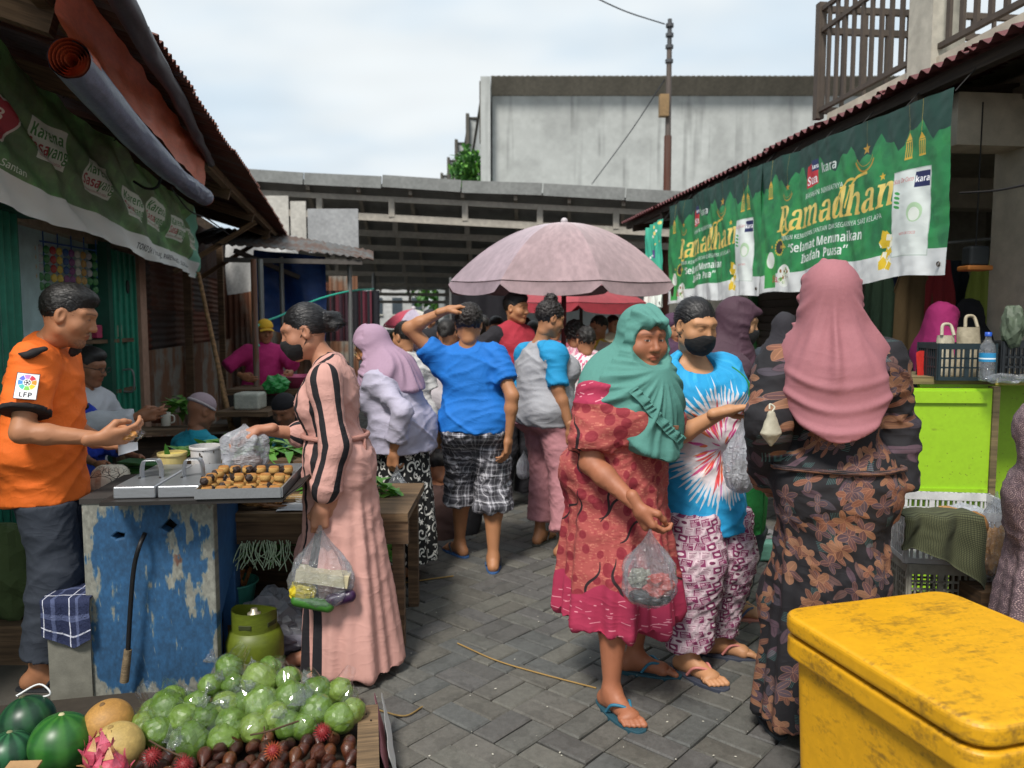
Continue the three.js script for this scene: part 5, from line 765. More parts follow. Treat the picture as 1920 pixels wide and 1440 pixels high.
// woman with the lilac scarf
{
  const F = person({ label: 'woman in lilac head scarf with glasses and black white batik skirt', h: 1.54, w: 1.1, yaw: -112, female: 1, bust: 1, skin: 0xb07a56, pel: [752, null, 4.22], neck: [730, 695, 4.24], head: [697, 652, 4.24], hy: -88, hp: 24, eyes: 0.2, shw: 0.16,
    LW: [738, 846, 4.02], LE: [0.4, -0.2, -1], LHand: { d: [0, -1, 0.1], n: [-1, 0, 0], curl: 0.85 }, RW: [690, 850, 4.35], RE: [-0.3, -0.4, -1], LF: { px: 752, py: 1082, y: 18 }, RF: { px: 735, py: 1062, y: 10 } });
  skirt(F, print(T_batik, 2.1, 0.85), { hem: 0.13, r: 0.215, t: 0.002, pleats: 6, amp: 0.02, seam: 2.8, slope: 0.04 });
  shirt(F, cloth(0xb3aec2, 0.7), { sleeve: 1.72, hem: 0.735, t: 0.026, st: 0.006, sf: 0.025, flare: 0.06, wr: 0.006 });
  hijab(F, cloth(0xa88aa0, 0.8, { bs: 0.002 }), { front: 0.62, back: 0.36, spread: 0.85, t: 0.016, amp: 0.011, n: 15, fr: 0.1, fz: 0.02 });
  { const gl = []; for (const s of [-1, 1]) { const pts = []; for (let k = 0; k < 14; k++) { const a = k / 14 * 6.283; pts.push(F.H(0.031 * s + 0.021 * Math.cos(a), -0.004 + 0.016 * Math.sin(a), 0.104)); } gl.push(tube(pts, 0.0013, 40, 5, true), cyl(F.H(0.052 * s, 0, 0.1), F.H(0.075 * s, 0.004, 0.0), 0.0013, 0.0013, 5)); } gl.push(cyl(F.H(-0.01, 0, 0.108), F.H(0.01, 0, 0.108), 0.0013, 0.0013, 5)); part('glasses', gl, flat(0xb49a62, 0.3, { metalness: 0.8 }), F.g); }
  const T_slide = canvasTex(64, 64, (c) => { c.fillStyle = '#26282b'; c.fillRect(0, 0, 64, 64); c.fillStyle = '#e6e6e2'; for (const y of [8, 28, 48]) c.fillRect(0, y, 64, 10); });
  sandals(F, 0x23262a, 0x23262a, { slide: new THREE.MeshPhysicalMaterial({ map: T_slide, roughness: 0.6, side: THREE.DoubleSide }) });
}
// person in the blue shirt, hand on head
{
  const F = person({ label: 'person from behind in bright blue shirt and plaid shorts scratching head', h: 1.58, w: 1.12, yaw: 176, skin: 0xa87450, pel: [893, null, 4.42], neck: [876, 656, 4.42], head: [879, 608, 4.4], hy: 178, hp: 8, chest: 1.0, shw: 0.168, shL: 0.02,
    LW: [836, 582, 4.34], LE: [1, -0.35, 0.1], LHand: { d: [-0.9, 0.25, 0.2], n: [-0.3, -1, 0.1], curl: 0.45 }, RW: [953, 822, 4.3], RE: [-0.6, 0, -0.5], RHand: { d: [0.05, -1, 0], n: [0.8, 0, 0.3], curl: 0.5 }, LF: { px: 862, py: 1040, y: 40 }, RF: { px: 925, py: 1068, y: 4 }, LK: [0, 0, 1] });
  trousers(F, print(T_plaid, 6.5), { top: 0.825, len: 1.3, hem: 0.335, t: 0.028, kr: 0.068, br: 0.092, wr: 0.008, pl: 0.008 });
  shirt(F, cloth(0x0f70c8, 0.8), { sleeve: 0.66, sleeveL: 0.5, hem: 0.815, t: 0.022, st: 0.024, flare: 0.05, wr: 0.007 });
  hair(F, 'short', { c: 0x1d1512, t: 0.005, wave: 0.003, curl: 0.006, r: 0.5 });
  sandals(F, 0x31588a, 0x3a4048);
}
// woman in the raglan shirt
{
  const F = person({ label: 'woman with topknot in grey and blue shirt and dusty pink trousers', h: 1.58, w: 1.24, yaw: 122, female: 1, bust: 1.2, belly: 1.08, bellyz: 0.115, skin: 0xa4714f, pel: [1022, null, 4.92], neck: [1012, 652, 4.92], head: [1032, 598, 4.9], hy: 112, hp: 18, eyes: 0.2, hips: 1.05,
    RW: [1070, 806, 4.7], REp: [1046, 728, 4.72], RHand: { d: [0.1, -1, 0.2], n: [0.8, 0, 0.4], curl: 0.35 }, LW: [1000, 800, 5.1], RF: { px: 1058, py: 1042, y: -6 }, LF: { px: 1012, py: 1018, y: 30 } });
  trousers(F, cloth(0xb17a80, 0.85), { top: 0.8, len: 1.82, t: 0.016, kr: 0.075, br: 0.078, wr: 0.005 });
  shirt(F, cloth(0xa3a3a8, 0.8), { sleeve: 0.15, hem: 0.79, t: 0.02, flare: 0.02, wr: 0.006 });
  { const f = new Field(0.009), h = F.h; for (const [s, e] of [[F.J.sR, F.J.eR], [F.J.sL, F.J.eL]]) { f.cap(s, s.clone().lerp(e, 0.95), 0.072 * h, 0.068 * h, { flat: true, k: 0.02 }); f.ell(s, [0.085, 0.09, 0.088], { k: 0.03 }); f.cap(s, F.T(s === F.J.sR ? -0.06 : 0.06, 0.97, -0.01), 0.078, 0.06, { k: 0.03 }); } part('raglan_sleeves', f.mesh({ disp: tee(0.005), uv: flatUV() }), cloth(0x178fc4, 0.8), F.g); }
  hair(F, 'back', { bun: [0, 0.128, -0.035, 0.046], c: 0x1c1412, wave: 0.003, curl: 0.006, r: 0.5, t: 0.004 });
  sandals(F, 0x3a3a34, 0x4a4640);
}
// ---------------------------------------------------------------- plastic bags
const M_clear = new THREE.MeshPhysicalMaterial({ color: 0xeef1f6, roughness: 0.13, transmission: 0.9, thickness: 0, ior: 1.5, side: THREE.DoubleSide, bumpMap: rep(T_film, 2, 1.5), bumpScale: 0.008 });
const M_milky = new THREE.MeshPhysicalMaterial({ color: 0xdfe2ea, roughness: 0.35, transmission: 0.62, thickness: 0, ior: 1.45, side: THREE.DoubleSide, bumpMap: rep(T_film, 2, 1.5), bumpScale: 0.008 });
const M_film = new THREE.MeshPhysicalMaterial({ color: 0xffffff, roughness: 0.03, transmission: 1, thickness: 0, ior: 1.5, side: THREE.DoubleSide });
// a hanging bag: gathered at the top, full at the bottom
function bagGeo(hgt, wx, wz, o = {}) {
  const n = o.n || 13, sd = o.seed || 0;
  return sheet(72, 30, (u, v) => {
    const th = u * 2 * Math.PI, t = v, gather = Math.pow(sstep(0, o.full || 0.55, t), 0.8), close = Math.sqrt(Math.max(0, 1 - Math.pow(clamp((t - 0.72) / 0.28, 0, 1), 2.2)));
    const r = (0.05 + 0.95 * gather) * close, cr = 1 + 0.22 * (1 - 0.8 * t) * Math.sin(th * n + 2 * N3(t * 3, th, sd)) * gather + 0.1 * N3(Math.cos(th) * 2.2 + sd, t * 7, Math.sin(th) * 2.2) + 0.05 * N3(Math.cos(th) * 7 + sd, t * 18, Math.sin(th) * 7);
    return [wx * r * cr * Math.cos(th), -hgt * t - 0.006 * N3(th * 2, t * 9, sd), wz * r * cr * Math.sin(th)];
  }, [3, 2]);
}
function hangingBag(label, top, hgt, wx, wz, ry, m, fill, o = {}) {
  const g = thing('plastic_bag', label, 'plastic bag', top, ry);
  part('film', bagGeo(hgt, wx, wz, o), m, g);
  for (const [nm, geo, mm] of fill || []) part(nm, geo, mm, g);
  return g;
}
function lump(r, o = {}) { const g = new THREE.IcosahedronGeometry(1, o.d ?? 4), p = g.attributes.position, s = o.s || rnd() * 9; for (let i = 0; i < p.count; i++) { const x = p.getX(i), y = p.getY(i), z = p.getZ(i), k = 1 + (o.a ?? 0.12) * N3(x * 1.7 + s, y * 1.7, z * 1.7) + (o.b ?? 0.05) * N3(x * 5 + s, y * 5, z * 5); p.setXYZ(i, x * k * r[0], y * k * r[1], z * k * r[2]); } g.computeVertexNormals(); return g; }

// ---------------------------------------------------------------- the cake stove
{
  const T_peel = dataTex(1024, (u, v) => {
    const a = fbm(u, v, 6, 6, 81), b = fbm(u, v, 30, 4, 82, 12), sc = vn(u + 0.3 * v, v, 60, 83, 8), edge = Math.min(u, 1 - u), mm = 0.25 * sstep(0.14, 0, edge) + 0.2 * sstep(0.85, 1, v) + 0.17 * sstep(0.62, 0.72, u + 0.05 * a) * sstep(0.97, 0.8, u) + 0.22 * sstep(0.16, 0.02, v);
    const bare = sstep(0.67, 0.76, a * 0.6 + b * 0.4 + mm) + (sc > 0.93 ? 0.7 : 0) * sstep(0.45, 0.6, b), rust = sstep(0.62, 0.72, fbm(u, v, 7, 4, 85)) * sstep(0.66, 0.72, u) * sstep(0.5, 0.7, v);
    const k = 0.85 + 0.35 * (fbm(u, v, 48, 3, 86) - 0.5) + 0.25 * (a - 0.5), bl = [42 * k, 90 * k, 132 * k], cn = [142 * k, 142 * k, 132 * k], ru = [104 * k, 70 * k, 58 * k], t = clamp(bare, 0, 1);
    return [0, 1, 2].map((i) => lerp(lerp(bl[i], cn[i], t), ru[i], rust * t));
  });
  const g = thing('cake_stove', 'blue painted concrete stove block with peeling paint and cake trays', 'stove', [-1.4, 0, -3.07], 0.13);
  const face = new THREE.MeshPhysicalMaterial({ map: T_peel, roughness: 0.72, side: THREE.DoubleSide, bumpMap: T_peel, bumpScale: 0.002 }), blue = mat(0x2f67a6, 0.6, { ts: 1.5 });
  const W = 0.46, Hh = 0.765, D = 0.44;
  { // front slab with two vent openings
    const s = new THREE.Shape([[-W / 2, 0], [W / 2, 0], [W / 2, Hh], [-W / 2, Hh]].map((p) => new THREE.Vector2(...p)));
    s.holes.push(new THREE.Path([[0.035, 0.665], [0.075, 0.71], [0.11, 0.675], [0.075, 0.64]].map((p) => new THREE.Vector2(...p))), new THREE.Path([[-0.14, 0.64], [-0.115, 0.662], [-0.08, 0.652], [-0.085, 0.628], [-0.12, 0.622]].map((p) => new THREE.Vector2(...p))));
    const e = new THREE.ExtrudeGeometry(s, { depth: 0.05, bevelEnabled: true, bevelSize: 0.006, bevelThickness: 0.006, bevelSegments: 2 }), uv = e.attributes.uv, p = e.attributes.position; for (let i = 0; i < uv.count; i++) uv.setXY(i, p.getX(i) / W + 0.5, p.getY(i) / Hh);
    part('front_slab', e.translate(0, 0, D / 2 - 0.05), face, g);
    const s2 = new THREE.Shape([[-D / 2, 0], [-D / 2 + 0.09, 0], [-D / 2 + 0.09, 0.42], [D / 2 - 0.1, 0.28], [D / 2 - 0.1, 0], [D / 2 - 0.056, 0], [D / 2 - 0.056, Hh], [-D / 2, Hh]].map((q) => new THREE.Vector2(...q)));
    const e2 = new THREE.ExtrudeGeometry(s2, { depth: 0.05, bevelEnabled: true, bevelSize: 0.004, bevelThickness: 0.004, bevelSegments: 2 });
    for (const x of [-W / 2 + 0.005, W / 2 - 0.055]) part('side_slab', e2.clone().rotateY(-Math.PI / 2).translate(x + 0.05, 0, 0), blue, g);
    part('core', [bx(W - 0.13, 0.5, D - 0.13, 0, 0.5, -0.02)], mat(0x2c2826, 0.95), g);
    part('top_slab', [bx(W + 0.02, 0.02, D + 0.02, 0, Hh + 0.012, 0)], mat(0x3a3634, 0.8), g);
  }
}
{ // iron poker with wooden grip hooked in the vent
  const g = thing('fire_poker', 'black iron poker with wooden grip hanging on the blue stove', 'poker');
  part('rod', tube([at(272, 1000, 2.83), at(262, 1022, 2.79), at(252, 1060, 2.785), at(244, 1150, 2.785), at(240, 1222, 2.785)], 0.0085, 40, 8), mat(0x2a2a2d, 0.5, { metalness: 0.5 }), g);
  part('grip', cyl(at(240, 1218, 2.785), at(233, 1278, 2.785), 0.014, 0.016, 10), mat(0x8d8574, 0.8, { tex: T_wood }), g);
}
{ // concrete foot with folded checked cloth
  const p = onY(130, 1322, 0), g = single('concrete_block', [bx(0.15, 0.4, 0.16, 0, 0.2, 0)], mat(0x7d7d75, 0.92, { ts: 1.4, bs: 0.006 }), 'grey concrete foot beside the blue stove under a checked cloth', 'block', [p.x, 0, p.z - 0.08], 0.13);
  single('checked_cloth', slab(24, 20, (u, v) => { const x = (u - 0.5) * 0.17, fold = v < 0.45 ? 0 : v - 0.45; return [x + 0.006 * N3(u * 4, v * 4, 2), 0.412 - fold * 0.26 * (1 - 0.5 * Math.abs(u - 0.62)) * 1.3 + 0.004 * N3(u * 6, v * 6, 1), v < 0.45 ? -0.08 + v / 0.45 * 0.165 : 0.094 + 0.006 * Math.sin(u * 9)]; }, 0.006, [2, 2]), print(T_check, 1), 'navy blue checked cloth folded over the concrete foot', 'cloth', [p.x, 0, p.z - 0.08], 0.13);
}
// trays on the stove
{
  const st = mat(0xb9bcc0, 0.32, { metalness: 0.75, tex: T_fine, bs: 0.0008 }), iron = mat(0x33302f, 0.6, { metalness: 0.3 });
  const base = [-1.18, 0.792, -2.98], ry = 0.1;
  { const g = thing('iron_griddle', 'black iron griddle plate lying across the top of the stove', 'griddle', base, ry); part('plate', [bx(0.64, 0.014, 0.5, 0, 0.002, 0)], iron, g); part('lip', slab(4, 4, (u, v) => [0.32 + u * 0.07, 0.004 + u * 0.05, -0.25 + v * 0.5], 0.006, [1, 1]), iron, g); }
  for (let k = 0; k < 2; k++) {
    const g = thing('pan_lid', ['bright sheet metal pan lid on stove, nearest the orange shirt', 'bright sheet metal pan lid on stove, next to the cakes'][k], 'lid', [base[0] - 0.215 + k * 0.155 + 0.0, base[1] + 0.009, base[2] + 0.01 - k * 0.015], ry, 'pan lids');
    part('lid_box', rbx(0.148, 0.045, 0.44, 0.006, 0, 0.0235, 0), st, g);
    part('handle', slab(24, 3, (u, v) => { const a = Math.PI * (1 - u), x = 0.034 * Math.cos(a), y = 0.046 + Math.min(0.066, 0.08 * Math.pow(Math.sin(a), 0.6)); return [x + 0.004, y, 0.05 + (v - 0.5) * 0.04]; }, 0.004, [1, 1]), st, g);
    for (const x of [-0.034, 0.042]) part('rivet', new THREE.SphereGeometry(0.005, 8, 6).translate(x, 0.047, 0.074), iron, g);
  }
  {
    const g = thing('cake_tray', 'shallow metal tray of small browned cakes on the stove', 'tray', [base[0] + 0.165, base[1] + 0.012, base[2]], ry);
    part('tray_floor', [bx(0.3, 0.008, 0.47, 0, 0.004, 0)], mat(0x5c5854, 0.5, { metalness: 0.4 }), g);
    for (const [w, d, x, z] of [[0.3, 0.006, 0, 0.238], [0.3, 0.006, 0, -0.238], [0.006, 0.47, -0.153, 0], [0.006, 0.47, 0.153, 0]]) part('tray_rim', [bx(w, 0.036, d, x, 0.02, z)], st, g);
  }
  // cakes: browned top, dark filling on the side
  const top = mat(0xb9803f, 0.7, { ts: 6 }), cake = mat(0xcfa561, 0.8, { ts: 5 }), choc = mat(0x2b1a14, 0.6);
  const gc = lathe([[0, 0], [0.0175, 0.001], [0.0215, 0.012], [0.0205, 0.024], [0.0165, 0.03], [0, 0.031]], 18), gt = lathe([[0, 0.0315], [0.0165, 0.0305], [0.0195, 0.026]], 18), gf = lump([0.012, 0.014, 0.016], { d: 2, a: 0.4 });
  for (let i = 0; i < 6; i++) for (let j = 0; j < 4; j++) for (let l = 0; l < (j === 1 || j === 3 || i === 0 ? 2 : 1); l++) {
    if (l && rnd() < 0.12) continue;
    const g = thing('small_cake', 'small round browned cake with dark filling on the metal tray', 'cake', [0, 0, 0], rr(0, 6), 'cakes on the tray');
    const lx = base[0] + 0.165 - 0.125 + i * 0.05 + rr(-0.004, 0.004), lz = base[2] + 0.2 - j * 0.075 + rr(-0.006, 0.006);
    g.position.set(lx + (lz - base[2]) * 0.1, base[1] + 0.0205 + l * 0.0315, lz);
    part('cake_body', gc, cake, g); part('crust', gt, top, g); part('filling', gf.clone().translate(0.016, 0.018, 0.002), choc, g);
  }
}
// ---------------------------------------------------------------- tables and greens behind the stove
function leafGeo(l, w, bend = 0.25) { return sheet(3, 6, (u, v) => { const x = (u - 0.5) * 2, ww = w * Math.sin(Math.PI * Math.pow(v, 0.8)) + 0.001; return [x * ww, bend * l * v * v * -0.6 + 0.25 * ww * x * x, l * v]; }); }
const leafMats = [0x4f8a2c, 0x3d7526, 0x66a038, 0x2f6424, 0x7aa845].map((c) => new THREE.MeshPhysicalMaterial({ color: c, roughness: 0.55, side: THREE.DoubleSide, transmission: 0.25, thickness: 0 }));
function greens(label, c, wx, wz, hgt, n, l = 0.1, name = 'leafy_greens', cat = 'vegetables') {   // a heap of leaves: nobody could count them
  const g = thing(name, label, cat, c);
  for (let k = 0; k < 3; k++) { const gs = []; for (let i = 0; i < n / 3; i++) { const a = rr(0, 6.28), r = Math.sqrt(rnd()), y = hgt * (1 - r * r) * rr(0.3, 1) + 0.006; const q = leafGeo(l * rr(0.6, 1.2), l * rr(0.16, 0.3), rr(0.1, 0.9)); q.rotateX(rr(-0.8, 0.3)); q.rotateY(rr(0, 6.28)); q.translate(wx * r * Math.cos(a), y, wz * r * Math.sin(a)); gs.push(q); } tag(part('leaves', gs, leafMats[(k * 2 + n) % 5], g), null, null, null, 'stuff'); }
  return g;
}
{
  const a = at(420, 968, 3.3), b = at(560, 966, 3.3), top = 0.6, g = thing('food_table', 'low weathered wooden table with grilled skewers behind the stove', 'table');
  part('table_board', [bx(1.0, 0.035, 0.32, -0.95, top, -3.42), bx(1.0, 0.034, 0.3, -0.95, top - 0.001, -3.74)], M_plank, g);
  part('apron', [bx(1.0, 0.1, 0.03, -0.95, top - 0.07, -3.285)], M_oldwood, g);
  for (const x of [-1.4, -0.5]) for (const z of [-3.32, -3.82]) part('leg', [bx(0.05, top - 0.02, 0.05, x, (top - 0.02) / 2, z)], M_oldwood, g);
  const sk = thing('skewer_pile', 'heap of browned grilled skewers on white paper on the low table', 'skewers', [-1.12, top + 0.019, -3.44]);
  for (let i = 0; i < 46; i++) { const q = lump([0.055, 0.007, 0.012], { d: 1, a: 0.5, s: i }); q.rotateZ(rr(-0.12, 0.12)); q.rotateY(rr(-0.5, 0.5)); q.translate(rr(-0.12, 0.1), 0.008 + rnd() * 0.055 * (1 - i / 60), rr(-0.1, 0.12)); part('skewer', q, [0xa8743c, 0x8a5a2c, 0xb88a50, 0x6d4522].map((c) => mat(c, 0.6, { ts: 4 }))[i % 4], sk); }
  for (let i = 0; i < 18; i++) part('stick', cyl([0.02 + rr(-0.04, 0.04), 0.012 + i * 0.002, -0.1 + i * 0.012], [0.26 + rr(-0.03, 0.03), 0.012 + rr(0, 0.02), -0.1 + i * 0.0125], 0.0016, 0.0016, 5), flat(0x9c8052), sk);
  single('white_paper', slab(10, 8, (u, v) => [(u - 0.5) * 0.42, 0.003 + 0.005 * N3(u * 4, v * 4, 5), (v - 0.5) * 0.28], 0.001), flat(0xc9ccd2, 0.8), 'sheet of white paper under the grilled skewers', 'paper', [-0.83, top + 0.0195, -3.44], 0.1);
}
{ // produce bench along the lane, half hidden behind the striped dress
  const g = thing('vegetable_bench', 'low wooden bench with greens beside the striped dress', 'bench'), p = at(700, 1050, 3.95);
  part('bench_board', [bx(0.95, 0.03, 0.75, -1.13, 0.33, -4.25)], M_plank, g); part('bench_edge', [bx(0.03, 0.09, 0.76, -0.645, 0.31, -4.25)], M_plank, g);
  for (const z of [-3.92, -4.58]) part('leg', [bx(0.045, 0.31, 0.05, -0.68, 0.155, z)], M_oldwood, g);
  part('front_panel', [bx(0.9, 0.24, 0.02, -1.13, 0.18, -3.865)], M_oldwood, g);
  greens('heap of bright long greens on the low bench by the batik skirt', [-0.78, 0.345, -4.05], 0.13, 0.2, 0.16, 120, 0.14);
  const lb = []; for (let i = 0; i < 34; i++) { const x = rr(-0.1, 0.1), z = rr(-0.1, 0.1); lb.push(tube([[x, 0.01 + i * 0.003, z], [x + 0.05, 0.05 + i * 0.003, z + 0.03], [x + 0.02, 0.02 + i * 0.003, z + 0.1], [x - 0.05, 0.03 + i * 0.002, z + 0.02]], 0.0045, 18, 5)); }
  tag(single('long_beans', lb, flat(0x7fae3c, 0.5), 'coiled bundle of pale green long beans on the low bench', 'beans', [-0.75, 0.345, -3.95]), null, null, null, 'stuff');
  greens('flat heap of dark leaves spread behind the cake tray', [-1.3, 0.79, -3.75], 0.34, 0.12, 0.07, 130, 0.11);
  greens('loose green leaves on the table right of the skewers', [-0.78, 0.62, -3.62], 0.22, 0.13, 0.1, 110, 0.1);
  greens('green leaves hanging below the edge of the low table', [-0.95, 0.36, -3.5], 0.42, 0.12, 0.1, 110, 0.1);
  const rt = []; for (let i = 0; i < 40; i++) { const x = rr(-0.11, 0.11), z = rr(-0.02, 0.04); rt.push(tube([[x, 0, z], [x + rr(-0.02, 0.02), -0.04, z + 0.015], [x + rr(-0.05, 0.05), -rr(0.07, 0.12), z + rr(0, 0.03)]], 0.0022, 8, 4)); }
  tag(single('spring_onions', rt, flat(0xb9cfae, 0.6), 'pale roots of spring onions drooping below the skewer table', 'onions', [-1.06, 0.5, -3.25]), null, null, null, 'stuff');
  single('greens_table', [bx(0.9, 0.04, 0.4, -1.3, 0.765, -3.8), bx(0.8, 0.7, 0.04, -1.3, 0.38, -3.9)], M_oldwood, 'dark wooden table with leaves behind the cake tray', 'table');
}
// tubs of batter
{
  const tub = (px, py, d, r, hgt, m, label, dirty) => { const p = at(px, py, d), g = thing('plastic_tub', label, 'tub', p); part('wall', lathe([[r * 0.86, 0], [r * 0.9, 0.003], [r, hgt], [r * 1.06, hgt], [r * 1.06, hgt - 0.012], [r * 1.02, hgt - 0.014], [r * 0.97, hgt - 0.004], [r * 0.86, 0.006], [0, 0.006]], 32), m, g); for (let i = 0; i < 16; i++) { const a = rr(-1.3, 1.3), y = rr(0.01, hgt * 0.95), rad = r * (0.9 + 0.1 * y / hgt) + 0.001; part('splash', lump([0.002, rr(0.003, 0.009), rr(0.002, 0.005)], { d: 1 }).rotateY(-a + Math.PI / 2).translate(rad * Math.sin(a), y, rad * Math.cos(a)), dirty, g); } return g; };
  tub(388, 899, 3.3, 0.064, 0.15, mat(0xd9dade, 0.4, { bs: 0 }), 'tall white plastic tub with dark splashes behind the cake tray', flat(0x3a3026));
  const y = tub(325, 903, 3.3, 0.058, 0.13, mat(0xd8c98a, 0.4, { bs: 0 }), 'yellow stained plastic tub of batter next to the white tub', flat(0xcaa03c));
  part('batter', new THREE.CylinderGeometry(0.055, 0.055, 0.005, 24).translate(0, 0.118, 0), flat(0xdcc46a, 0.4), y);
  part('leaf_brush', leafGeo(0.09, 0.012, 0).rotateX(-1.3).translate(0.0, 0.09, 0.04), leafMats[1], y);
  const ls = thing('banana_leaf_stack', 'stack of cut dark green banana leaves beside the tubs', 'leaves', at(272, 886, 3.35)); for (let i = 0; i < 9; i++) part('banana_leaf', slab(8, 3, (u, v) => [(u - 0.5) * 0.2 + rr(-0.002, 0.002), i * 0.006 + 0.012 * Math.sin(u * 3 + i) * 0.4, (v - 0.5) * 0.1], 0.002).rotateY(rr(-0.1, 0.1)), mat([0x2c6a2e, 0x3a7c34, 0x22562a][i % 3], 0.5), ls);
  single('tub_table', [bx(0.72, 0.04, 0.3, -1.47, 0.745, -3.42)], M_oldwood, 'dark board under the batter tubs behind the stove', 'board');
  const T_branch = canvasTex(256, 256, (c) => { c.fillStyle = '#cfc8b8'; c.fillRect(0, 0, 256, 256); c.strokeStyle = '#2a2726'; c.lineCap = 'round'; const br = (x, y, a, l, w) => { if (w < 1) return; const x2 = x + Math.cos(a) * l, y2 = y + Math.sin(a) * l; c.lineWidth = w; c.beginPath(); c.moveTo(x, y); c.lineTo(x2, y2); c.stroke(); br(x2, y2, a + rr(0.2, 0.8), l * 0.78, w * 0.7); br(x2, y2, a - rr(0.2, 0.8), l * 0.78, w * 0.7); }; br(40, 256, -1.2, 60, 8); br(200, 256, -1.9, 50, 7); });
  single('printed_sack', lump([0.09, 0.075, 0.075], { a: 0.2, b: 0.1 }), print(T_branch, 2), 'cream cloth sack printed with black branches behind the pan lids', 'sack', at(208, 902, 3.28));
}
// ---------------------------------------------------------------- under the tables
{
  const g = thing('gas_cylinder', 'small olive green gas cylinder with collar beside the blue stove', 'gas cylinder', [-1.035, 0, -3.0], 0.3), m = mat(0x5f6d18, 0.5, { bs: 0.001 });
  part('tank', lathe([[0, 0.03], [0.07, 0.035], [0.115, 0.07], [0.13, 0.12], [0.13, 0.2], [0.112, 0.25], [0.06, 0.275], [0, 0.28]], 36), m, g);
  part('foot_ring', new THREE.CylinderGeometry(0.09, 0.095, 0.05, 30, 1, true).translate(0, 0.025, 0), m, g);
  part('collar', [slab(48, 3, (u, v) => { const a = u * 6.283; return [0.098 * Math.cos(a), 0.235 + v * 0.115 * (1 - 0.25 * Math.max(0, Math.sin(a * 1 + 2.5))), 0.098 * Math.sin(a)]; }, 0.004, [1, 1])], m, g);
  for (const a of [0.9, 2.2]) part('grip_slot', rbx(0.06, 0.022, 0.006, 0.003).translate(0, 0.29, 0.1).rotateY(a - 1.3), flat(0x2a3008), g);
  part('valve', [lathe([[0, 0.275], [0.022, 0.275], [0.022, 0.305], [0.03, 0.31], [0.03, 0.325], [0.016, 0.33], [0.014, 0.345], [0, 0.345]], 20)], mat(0xc9c4b4, 0.35, { metalness: 0.6 }), g);
  g.scale.setScalar(0.86);
}
{
  const b = at(440, 1160, 3.35); const g = thing('teal_bucket', 'teal plastic bucket of wood scraps under the skewer table', 'bucket', [b.x, 0.14, b.z]);
  part('bucket_wall', lathe([[0, 0], [0.075, 0], [0.1, 0.15], [0.108, 0.15], [0.108, 0.142], [0.101, 0.14]], 30), mat(0x3d8f84, 0.45, { bs: 0 }), g);
  for (let i = 0; i < 9; i++) part('wood_scrap', bx(0.014, 0.17, 0.008, rr(-0.06, 0.06), 0.12, rr(-0.05, 0.05), rr(-0.4, 0.4), rr(0, 3), rr(-0.4, 0.4)), mat(0x9c7040, 0.85, { tex: T_wood }), g);
  single('bucket_crate', [bx(0.26, 0.14, 0.26, b.x, 0.069, b.z)], M_oldwood, 'wooden crate under the teal bucket', 'crate');
  const s = at(515, 1150, 3.3), sk = lump([0.13, 0.13, 0.1], { a: 0.5, b: 0.35, d: 5 }); single('rubbish_bag', sk, M_milky, 'crumpled translucent plastic sack lying under the skewer table', 'plastic sack', [s.x, 0.13, s.z]);
  const s3 = at(520, 1185, 3.25); single('crumpled_bag', lump([0.1, 0.06, 0.07], { a: 0.6, b: 0.4, d: 4 }), new THREE.MeshPhysicalMaterial({ color: 0xb9b6c8, roughness: 0.3, transmission: 0.4, side: THREE.DoubleSide }), 'small crumpled lilac bag on the paving by the gas cylinder', 'plastic bag', [s3.x, 0.05, s3.z]);
}
// ---------------------------------------------------------------- fruit in the foreground
{
  const g = thing('fruit_tray', 'low wooden fruit tray on the ground with plank side', 'tray');
  const q = (px, py, h) => onY(px, py, h), a = q(240, 1300, 0.06), b = q(670, 1290, 0.06), c = q(690, 1470, 0.06), d = q(-60, 1470, 0.06), e = q(-60, 1330, 0.06);
  const sh = new THREE.Shape([a, b, c, d, e].map((p) => new THREE.Vector2(p.x, p.z))); const eg = new THREE.ExtrudeGeometry(sh, { depth: 0.05, bevelEnabled: false }).rotateX(Math.PI / 2).translate(0, 0.062, 0); part('tray_base', eg, mat(0x3a332b, 0.95, { ts: 2 }), g);
  const p0 = q(690, 1322, 0.145), p1 = q(690, 1500, 0.145), pd = p1.clone().sub(p0); const pl = part('plank', [bx(0.066, 0.14, 0.9)], mat(0x8c7d68, 0.85, { tex: T_wood, bs: 0.003 }), g); pl.position.set((p0.x * 1.0 + p1.x) / 2 + 0.0, 0.075, (p0.z + p1.z) / 2); pl.scale.z = pd.length() / 0.9; pl.rotation.y = Math.atan2(pd.x, pd.z);
  for (const t of [0.12, 0.2]) { const n = p0.clone().lerp(p1, t); part('nail', new THREE.CylinderGeometry(0.003, 0.003, 0.004, 8).translate(n.x + (t > 0.15 ? 0.01 : -0.006), 0.147, n.z), flat(0x1a1612), g); }
}
{ const paper = (px, c, label, k, nm) => { const a = onY(px, 1352, 0.02), b = onY(px + 14, 1480, 0.02); single(nm, slab(6, 12, (u, v) => { const p = a.clone().lerp(b, v); return [p.x + u * 0.03 - 0.012 * k + 0.004 * N3(v * 5, u, 1), 0.005 + (1 - u) * 0.12 + 0.006 * N3(v * 6, u * 2, k), p.z]; }, 0.002), c, label, 'paper'); };
  paper(716, flat(0xd8dad8, 0.8), 'white card strip leaning against the plank of the fruit tray', 0, 'white_card'); paper(709, mat(0xc98a98, 0.8, { ts: 6 }), 'pink printed card wedged beside the plank of the fruit tray', 1, 'pink_card'); }
